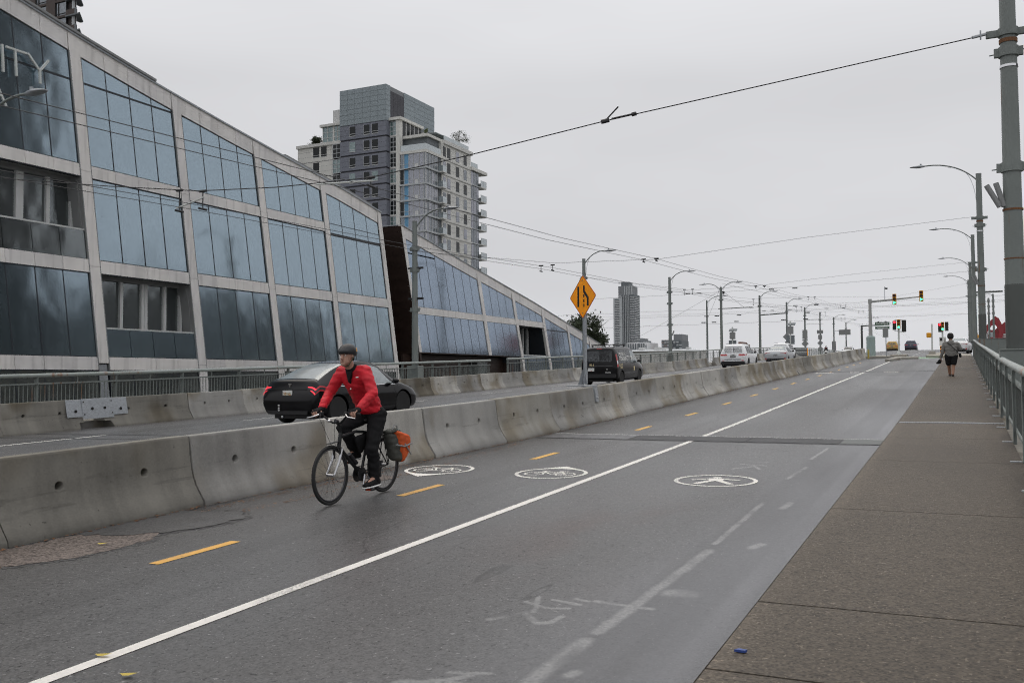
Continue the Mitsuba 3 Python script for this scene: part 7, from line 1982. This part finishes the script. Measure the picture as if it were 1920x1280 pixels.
# ---- the bicycle (heading towards the reader)
Bk = thing('bicycle', 'black and silver hybrid bicycle ridden by the cyclist in red', 'bicycle')
WR = 0.342
fh, rh = V3(-6.583, 8.925, gz(8.925) + WR + 0.004), V3(-6.565, 9.995, gz(9.995) + WR + 0.004)
bb = V3(-6.57, 9.515, gz(9.5) + 0.285)
st_t, st_b = V3(-6.577, 9.115, gz(9.1) + 0.80), V3(-6.579, 9.075, gz(9.1) + 0.655)
seat_c = V3(-6.568, 9.70, gz(9.7) + 0.83); saddle = V3(-6.567, 9.755, gz(9.75) + 0.925)
def torus(c, R_, r, n=56, k=10):
    th = np.arange(n + 1) * 2 * pi / n; p = np.stack([th * 0 + c[0], c[1] + R_ * np.cos(th), c[2] + R_ * np.sin(th)], 1); return tube(p, r, k, False)
for c, nm in ((fh, 'f'), (rh, 'r')):
    w = part(Bk, 'wheel', torus(c, WR - 0.018, 0.0185), 'rubber', True)
    part(w, 'rim', torus(c, WR - 0.046, 0.011, 56, 6), 'dark_alloy', True)
    part(w, 'hub', tube([c + V3(-0.05, 0, 0), c + V3(0.05, 0, 0)], [0.018, 0.018], 10), 'alloy', 40)
    for i in range(28):
        a = i * 2 * pi / 28; b = a + (0.55 if i % 4 < 2 else -0.55); sx = 0.032 if i % 2 else -0.032
        part(w, 'spoke', tube([c + V3(sx, 0.018 * math.cos(b), 0.018 * math.sin(b)), c + V3(sx * 0.12, (WR - .05) * math.cos(a), (WR - .05) * math.sin(a))], 0.0014, 4), 'dark_alloy')
F2 = lambda *p: p
part(Bk, 'frame', cat(tube([st_t + V3(0, 0.01, -0.03), lerp(st_t, seat_c, 0.5) + V3(0, 0, -0.01), seat_c + V3(0, -0.01, -0.06)], [0.020, 0.019, 0.016], 12), tube([st_b, bb], [0.024, 0.022], 12), tube([bb, seat_c], [0.018, 0.016], 12), tube([st_t + V3(0, 0.0, 0.015), st_b + V3(0, 0, -0.015)], 0.023, 12),
                       *[tube([bb + V3(s * 0.03, 0, 0), rh + V3(s * 0.06, 0, 0)], [0.011, 0.008], 8) for s in (1, -1)], *[tube([seat_c + V3(s * 0.012, 0, -0.04), rh + V3(s * 0.06, 0, 0)], [0.009, 0.007], 8) for s in (1, -1)], tube([bb + V3(-0.045, 0, 0), bb + V3(0.045, 0, 0)], 0.025, 12)), 'bike_black', 40)
part(Bk, 'fork', cat(tube([st_b + V3(-0.055, 0, -0.03), st_b + V3(0.055, 0, -0.03)], 0.018, 10), *[tube([st_b + V3(s * 0.052, -0.005, -0.02), st_b + V3(s * 0.052, -0.055, -0.16), fh + V3(s * 0.055, 0.0, 0)], [0.018, 0.0165, 0.011], 10) for s in (1, -1)]), 'alloy', 40)
part(Bk, 'fender_stub', hull([V3(GX + x, y, z + gz(9)) for x in (-0.022, 0.022) for y, z in ((8.87, 0.70), (9.09, 0.72), (8.87, 0.708), (9.09, 0.728))]), 'black_plastic')
part(Bk, 'stem', cat(tube([st_t, st_t + V3(0.0, -0.02, 0.10)], 0.017, 10), tube([st_t + V3(0, -0.02, 0.10), st_t + V3(0.0, -0.075, 0.135)], 0.017, 10)), 'bike_black', 40)
hbz = st_t + V3(0.0, -0.075, 0.135)
gl_, gr_ = wr_l + V3(0.0, -0.105, -0.042), wr_r + V3(0.0, -0.105, -0.042)
part(Bk, 'handlebar', tube([gl_ + V3(0.075, 0.03, 0), gl_ + V3(-0.06, -0.0, 0), hbz + V3(0.06, 0, 0), hbz + V3(-0.06, 0, 0), gr_ + V3(0.06, 0, 0), gr_ + V3(-0.075, 0.03, 0)], 0.0125, 10), 'bike_black', 40)
for g, s in ((gl_, 1), (gr_, -1)):
    part(Bk, 'grip', tube([g + V3(s * 0.078, 0.031, 0), g + V3(-s * 0.055, 0.0, 0)], 0.0165, 10), 'rubber', 40)
    part(Bk, 'brake_lever', tube([g + V3(-s * 0.075, -0.03, -0.01), g + V3(-s * 0.02, -0.075, -0.035), g + V3(s * 0.075, -0.06, -0.05)], [0.010, 0.007, 0.006], 8), 'chrome', 40)
    part(Bk, 'shifter', cbx(g[0] - s * 0.09 - 0.02, g[0] - s * 0.09 + 0.02, g[1] - 0.02, g[1] + 0.02, g[2] - 0.025, g[2] + 0.02, 0.006), 'bike_black')
    part(Bk, 'cable', tube([g + V3(-s * 0.09, -0.03, 0.0), g + V3(-s * 0.16, -0.13, -0.06), V3(GX + s * 0.03, 8.96, gz(9) + 0.70), V3(GX + s * 0.02, 9.04, gz(9) + 0.62)], 0.0026, 5), 'black_plastic')
part(Bk, 'bell', mv(raw(trimesh.creation.icosphere(2, 0.026)), hbz + V3(-0.10, -0.01, 0.022), s=(1, 1, 0.8)), 'chrome', True)
part(Bk, 'light_mount', tube([hbz + V3(0.03, -0.02, 0.02), hbz + V3(0.03, -0.07, 0.025)], [0.016, 0.020], 10), 'dark_alloy')
part(Bk, 'computer', cbx(hbz[0] - 0.025, hbz[0] + 0.02, hbz[1] - 0.02, hbz[1] + 0.03, hbz[2] + 0.012, hbz[2] + 0.03, 0.005), 'alloy')
part(Bk, 'seat_post', tube([seat_c, saddle + V3(0, 0, -0.03)], 0.0135, 10), 'alloy', 40)
part(Bk, 'saddle', flesh([[(saddle + V3(0.06, 0.08, 0), V3(0.05, 0.04, 0.026)), (saddle + V3(-0.06, 0.08, 0), V3(0.05, 0.04, 0.026)), (saddle + V3(0, -0.02, 0), V3(0.04, 0.05, 0.024))], [(saddle + V3(0, -0.02, 0), V3(0.035, 0.05, 0.022)), (saddle + V3(0, -0.15, -0.005), V3(0.018, 0.03, 0.015))]], 0.016, 4), 'black_plastic', True)
part(Bk, 'saddle_stripe', tube([saddle + V3(0.085, 0.11, 0.005), saddle + V3(0.0, 0.125, 0.010), saddle + V3(-0.085, 0.11, 0.005)], 0.012, 6), 'plate_white')
part(Bk, 'chainring', mv(lathe([(0.070, -0.003), (0.092, -0.003), (0.092, 0.003), (0.070, 0.003)], 30), bb + V3(-0.052, 0, 0), roty(pi / 2)), 'dark_alloy')
part(Bk, 'chainring', mv(lathe([(0.0, -0.008), (0.085, -0.006), (0.085, 0.002), (0.0, 0.006)], 24), bb + V3(0.02, 0, 0), roty(pi / 2)), 'black_plastic')
pl_, prr = to_l + V3(0.01, 0.05, -0.055), to_r + V3(-0.01, 0.05, -0.055)
part(Bk, 'crank', tube([bb + V3(0.055, 0, 0), V3(bb[0] + 0.075, pl_[1], pl_[2])], [0.013, 0.011], 8), 'alloy', 40); part(Bk, 'crank', tube([bb + V3(-0.06, 0, 0), V3(bb[0] - 0.08, prr[1], prr[2])], [0.013, 0.011], 8), 'alloy', 40)
for p, s in ((pl_, 1), (prr, -1)):
    part(Bk, 'pedal', cbx(p[0] - 0.045, p[0] + 0.045, p[1] - 0.045, p[1] + 0.04, p[2] - 0.012, p[2] + 0.012, 0.004), 'bike_black'); part(Bk, 'pedal_reflector', bx(p[0] - 0.03, p[0] + 0.03, p[1] - 0.050, p[1] - 0.044, p[2] - 0.008, p[2] + 0.008), 'sign_red')
part(Bk, 'cassette', mv(lathe([(0.0, -0.02), (0.05, -0.015), (0.025, 0.015), (0, 0.02)], 20), rh + V3(-0.045, 0, 0), roty(-pi / 2)), 'dark_alloy')
part(Bk, 'chain', cat(tube([bb + V3(-0.05, 0, 0.088), rh + V3(-0.05, 0, 0.04)], 0.005, 5), tube([bb + V3(-0.05, 0, -0.088), rh + V3(-0.05, -0.02, -0.12)], 0.005, 5)), 'dark_alloy')
part(Bk, 'derailleur', cat(cbx(rh[0] - 0.075, rh[0] - 0.045, rh[1] - 0.03, rh[1] + 0.03, rh[2] - 0.16, rh[2] - 0.03, 0.008)), 'bike_black')
part(Bk, 'brake', cat([cbx(GX + s * 0.045 - 0.012, GX + s * 0.045 + 0.012, 9.03, 9.06, gz(9) + 0.52, gz(9) + 0.66, 0.004) for s in (1, -1)]), 'black_plastic')
part(Bk, 'bottle_cage', tube([lerp(st_b, bb, 0.35) + V3(0.0, 0.05, 0.025), lerp(st_b, bb, 0.68) + V3(0.0, 0.05, 0.025)], 0.026, 12), 'dark_alloy', 40)
part(Bk, 'frame_bag', flesh([[(lerp(bb, seat_c, 0.80) + V3(0.0, -0.06, 0), V3(0.028, 0.05, 0.05)), (lerp(bb, seat_c, 0.55) + V3(0.0, -0.10, 0), V3(0.028, 0.05, 0.05)), (lerp(bb, seat_c, 0.72) + V3(0.0, -0.20, 0.02), V3(0.028, 0.05, 0.05))]], 0.02, 3), 'black_cloth', True)
for s in (1, -1):
    part(Bk, 'rack', cat(tube([V3(-6.565 + s * 0.06, 9.72, gz(10) + 0.72), V3(-6.565 + s * 0.06, 10.22, gz(10) + 0.73)], 0.006, 6), tube([V3(-6.565 + s * 0.06, 10.08, gz(10) + 0.73), rh + V3(s * 0.07, 0, 0)], 0.006, 6), tube([V3(-6.565 + s * 0.06, 9.9, gz(10) + 0.73), rh + V3(s * 0.07, 0, 0)], 0.006, 6)), 'bike_black')
part(Bk, 'kickstand', tube([bb + V3(0.05, 0.06, -0.02), V3(-6.46, 9.62, gz(9.6) + 0.11)], 0.010, 8), 'alloy', 40)
# the bag hanging from the rack
Pn = thing('pannier_bag', 'grey and orange pannier bag hanging on the rear rack of the bicycle', 'bag')
pz = gz(10)
px0, px1 = -6.49, -6.33
def lump(pts, fine=0.02, amp=0.018, seed=0):
    v, f = flesh(pts, fine, 4); n = trimesh.Trimesh(v, f, process=False).vertex_normals
    return v + n * ((meshkit.noise(v * np.array([14, 14, 20.0]) + seed) - 0.5) * amp)[:, None], f
xm = (px0 + px1) / 2
part(Pn, 'bag', lump([[(V3(xm, 9.86, pz + 0.70), V3(0.06, 0.045, 0.05)), (V3(xm, 10.04, pz + 0.70), V3(0.075, 0.05, 0.05)), (V3(xm, 9.97, pz + 0.45), V3(0.065, 0.05, 0.05)), (V3(xm, 10.12, pz + 0.42), V3(0.07, 0.05, 0.05))]]), 'bag_grey', True)
part(Pn, 'back_panel', lump([[(V3(xm + 0.012, 9.99, pz + 0.745), V3(0.080, 0.06, 0.035)), (V3(xm + 0.005, 10.24, pz + 0.66), V3(0.08, 0.055, 0.05)), (V3(xm + 0.012, 10.12, pz + 0.42), V3(0.078, 0.055, 0.045)), (V3(xm + 0.006, 10.22, pz + 0.50), V3(0.078, 0.05, 0.05))]], seed=4), 'bag_orange', True)
part(Pn, 'top_roll', lump([[(V3(xm, 9.86, pz + 0.755), V3(0.07, 0.045, 0.03)), (V3(xm, 9.98, pz + 0.775), V3(0.07, 0.045, 0.03))]], seed=8), 'bag_grey', True)
part(Pn, 'strap', tube([V3(px1 + 0.015, 9.90, pz + 0.60), V3(px1 + 0.022, 10.08, pz + 0.57), V3(px1 + 0.02, 10.27, pz + 0.60)], 0.010, 6), 'dull_grey'); part(Pn, 'strap', tube([V3(px1 + 0.02, 10.10, pz + 0.60), V3(px1 + 0.02, 10.24, pz + 0.46)], 0.009, 6), 'dull_grey')
part(Pn, 'handle', tube([V3(xm + 0.05, 9.88, pz + 0.78), V3(xm + 0.05, 9.92, pz + 0.84), V3(xm + 0.05, 9.98, pz + 0.83), V3(xm + 0.05, 10.0, pz + 0.78)], 0.008, 6), 'dull_grey')

# ---- the walker, seen from behind
Wk = thing('walker', 'person in a grey hooded top and black shorts walking away on the brown walkway', 'person')
wy = 41.0; wz = float(zc(wy)) + WALK
def Q(x, y, z):
    return V3(-0.41 + x * 1.12, wy + y, wz + z)
hl, hr = Q(-0.10, 0, 0.80), Q(0.10, 0, 0.80)
kl, kr = Q(-0.085, 0.06, 0.45), Q(0.065, -0.03, 0.45)
al, ar = Q(-0.06, 0.20, 0.10), Q(0.04, -0.17, 0.085)
shl, shr = Q(-0.20, 0, 1.27), Q(0.20, 0, 1.27)
ell, elr = Q(-0.27, 0.02, 0.98), Q(0.29, 0.02, 1.08)
wl_, wr2 = Q(-0.34, 0.05, 0.74), Q(0.20, 0.22, 1.02)
hc = Q(-0.01, 0.03, 1.55)
hb2, HP2 = head_bones(hc, V3(0.05, 1, 0) / np.linalg.norm(V3(0.05, 1, 0)), 1.05)
bd = hb2 + [[(Q(0, 0, 1.36), 0.06), (hc + V3(0, -0.02, -0.05), 0.058)], [(shl, 0.06), (shr, 0.06), (Q(0, 0, 1.1), V3(0.19, 0.13, 0.14))], [(Q(0, 0, 1.1), V3(0.19, 0.13, 0.14)), (hl, 0.12), (hr, 0.12)]]
bd += arm(shl, ell, wl_, 1.1) + arm(shr, elr, wr2, 1.1) + leg(hl, kl, al, None, 1.15) + leg(hr, kr, ar, None, 1.15)
bd += hand(wl_ + V3(0, 0, -0.03), wl_ + V3(-0.01, 0.02, -0.10), (0, 1, 0), (1, 0, 0), 0.009, 0.8, 1) + hand(wr2 + V3(0, 0.02, 0.01), wr2 + V3(0, 0.08, 0.03), (1, 0, 0), (0, 0, -1), 0.009, 0.8, -1)
for a in (al, ar):
    bd.append([(a, 0.042), (a + V3(0, 0.13, -0.045), 0.030)])
part(Wk, 'body', flesh(bd, 0.022, 5), 'skin_tan', True)
hd = [[(shl, 0.085), (shr, 0.085), (Q(0, -0.01, 1.1), V3(0.225, 0.165, 0.16))], [(Q(0, -0.01, 1.1), V3(0.225, 0.165, 0.16)), (Q(0, 0, 0.84), V3(0.235, 0.17, 0.10))], [(shl, 0.085), (ell, 0.075)], [(ell, 0.075), (lerp(ell, wl_, 0.95), 0.052)], [(shr, 0.085), (elr, 0.08)], [(elr, 0.08), (lerp(elr, wr2, 0.95), 0.052)], [(Q(0, -0.06, 1.36), V3(0.115, 0.075, 0.07)), (Q(0, -0.10, 1.28), V3(0.12, 0.06, 0.05))]]
vh, fh_ = flesh(hd, 0.024, 5); n = trimesh.Trimesh(vh, fh_, process=False).vertex_normals
part(Wk, 'hooded_top', (vh + n * ((meshkit.noise(vh * np.array([10, 10, 18.0])) - 0.5) * 0.025)[:, None], fh_), 'grey_cloth', True)
part(Wk, 'shorts', flesh([[(hl, 0.135), (hr, 0.135), (Q(0, 0, 0.88), V3(0.2, 0.14, 0.06))], [(hl, 0.135), (lerp(hl, kl, 0.80), 0.112)], [(hr, 0.135), (lerp(hr, kr, 0.80), 0.112)]], 0.024, 5), 'black_cloth', True)
part(Wk, 'hat', flesh([[(hc + V3(0, -0.02, 0.06), V3(0.118, 0.125, 0.10)), (hc + V3(0, -0.03, -0.01), V3(0.118, 0.115, 0.085))]], 0.02, 4), 'hair_dark', True)
part(Wk, 'bag_strap', tube([Q(-0.13, -0.13, 1.36), Q(0.0, -0.20, 1.20), Q(0.16, -0.19, 1.02), Q(0.25, -0.05, 0.86)], 0.014, 6), 'black_plastic'); part(Wk, 'small_bag', flesh([[(Q(0.27, 0.02, 0.86), V3(0.05, 0.09, 0.05)), (Q(0.29, 0.02, 0.78), V3(0.05, 0.09, 0.05))]], 0.02, 3), 'black_cloth', True)
for a in (al, ar):
    part(Wk, 'sandal', flesh([[(a + V3(0, -0.05, -0.065), V3(0.05, 0.03, 0.018)), (a + V3(0, 0.17, -0.065), V3(0.055, 0.03, 0.018))], [(a + V3(0, 0.08, -0.03), V3(0.055, 0.05, 0.03))]], 0.022, 3), 'dark_brick', True)
Um = thing('folded_umbrella', 'small black folded umbrella held in the walker\'s hand', 'umbrella')
part(Um, 'canopy', lump([[(wl_ + V3(-0.02, 0.02, -0.10), 0.05), (wl_ + V3(-0.07, 0.02, -0.19), V3(0.09, 0.06, 0.05)), (wl_ + V3(-0.15, 0.02, -0.23), 0.03)]], 0.02, 0.03, 3), 'black_cloth', True); part(Um, 'handle', tube([wl_ + V3(0.05, 0.03, -0.05), wl_ + V3(-0.03, 0.02, -0.10)], 0.012, 6), 'black_plastic')
# a distant walker on the far side
Fw = thing('distant_walker', 'tiny far figure in dark and red clothing by the far barriers', 'person')
fz = float(zr(-20.6, 165)); f0 = V3(-20.6, 165, fz)
part(Fw, 'body', flesh([[(f0 + V3(-.1, 0, .85), .11), (f0 + V3(.1, 0, .85), .11), (f0 + V3(0, 0, 1.2), V3(.19, .13, .16)), (f0 + V3(-.17, 0, 1.38), .07), (f0 + V3(.17, 0, 1.38), .07)], [(f0 + V3(0, 0, 1.45), .06), (f0 + V3(0, 0.01, 1.64), V3(.085, .1, .115))], [(f0 + V3(-.1, 0, .85), .1), (f0 + V3(-.09, .05, .08), .05)], [(f0 + V3(.1, 0, .85), .1), (f0 + V3(.09, -.05, .08), .05)], [(f0 + V3(-.2, 0, 1.38), .06), (f0 + V3(-.25, 0, .85), .04)], [(f0 + V3(.2, 0, 1.38), .06), (f0 + V3(.25, 0, .85), .04)]], 0.05, 3), 'hair_dark', True)
part(Fw, 'skirt', mv(lathe([(0.2, 0.95), (0.26, 0.6), (0, 0.6)], 12), f0), 'letter_white'); part(Fw, 'scarf', mv(lathe([(0.1, 1.42), (0.15, 1.30), (0.0, 1.3)], 12), f0), 'red_paint')
# lit lamps give off light
for _k, _d in list(scene.items()):
    if isinstance(_d, dict) and _d.get('type') == 'ply':
        _m = _d['bsdf']['id'][4:]
        if _m in GLOW:
            scene[_k] = {**_d, 'emitter': {'type': 'area', 'radiance': {'type': 'rgb', 'value': [v / 2.4 for v in GLOW[_m]]}}}
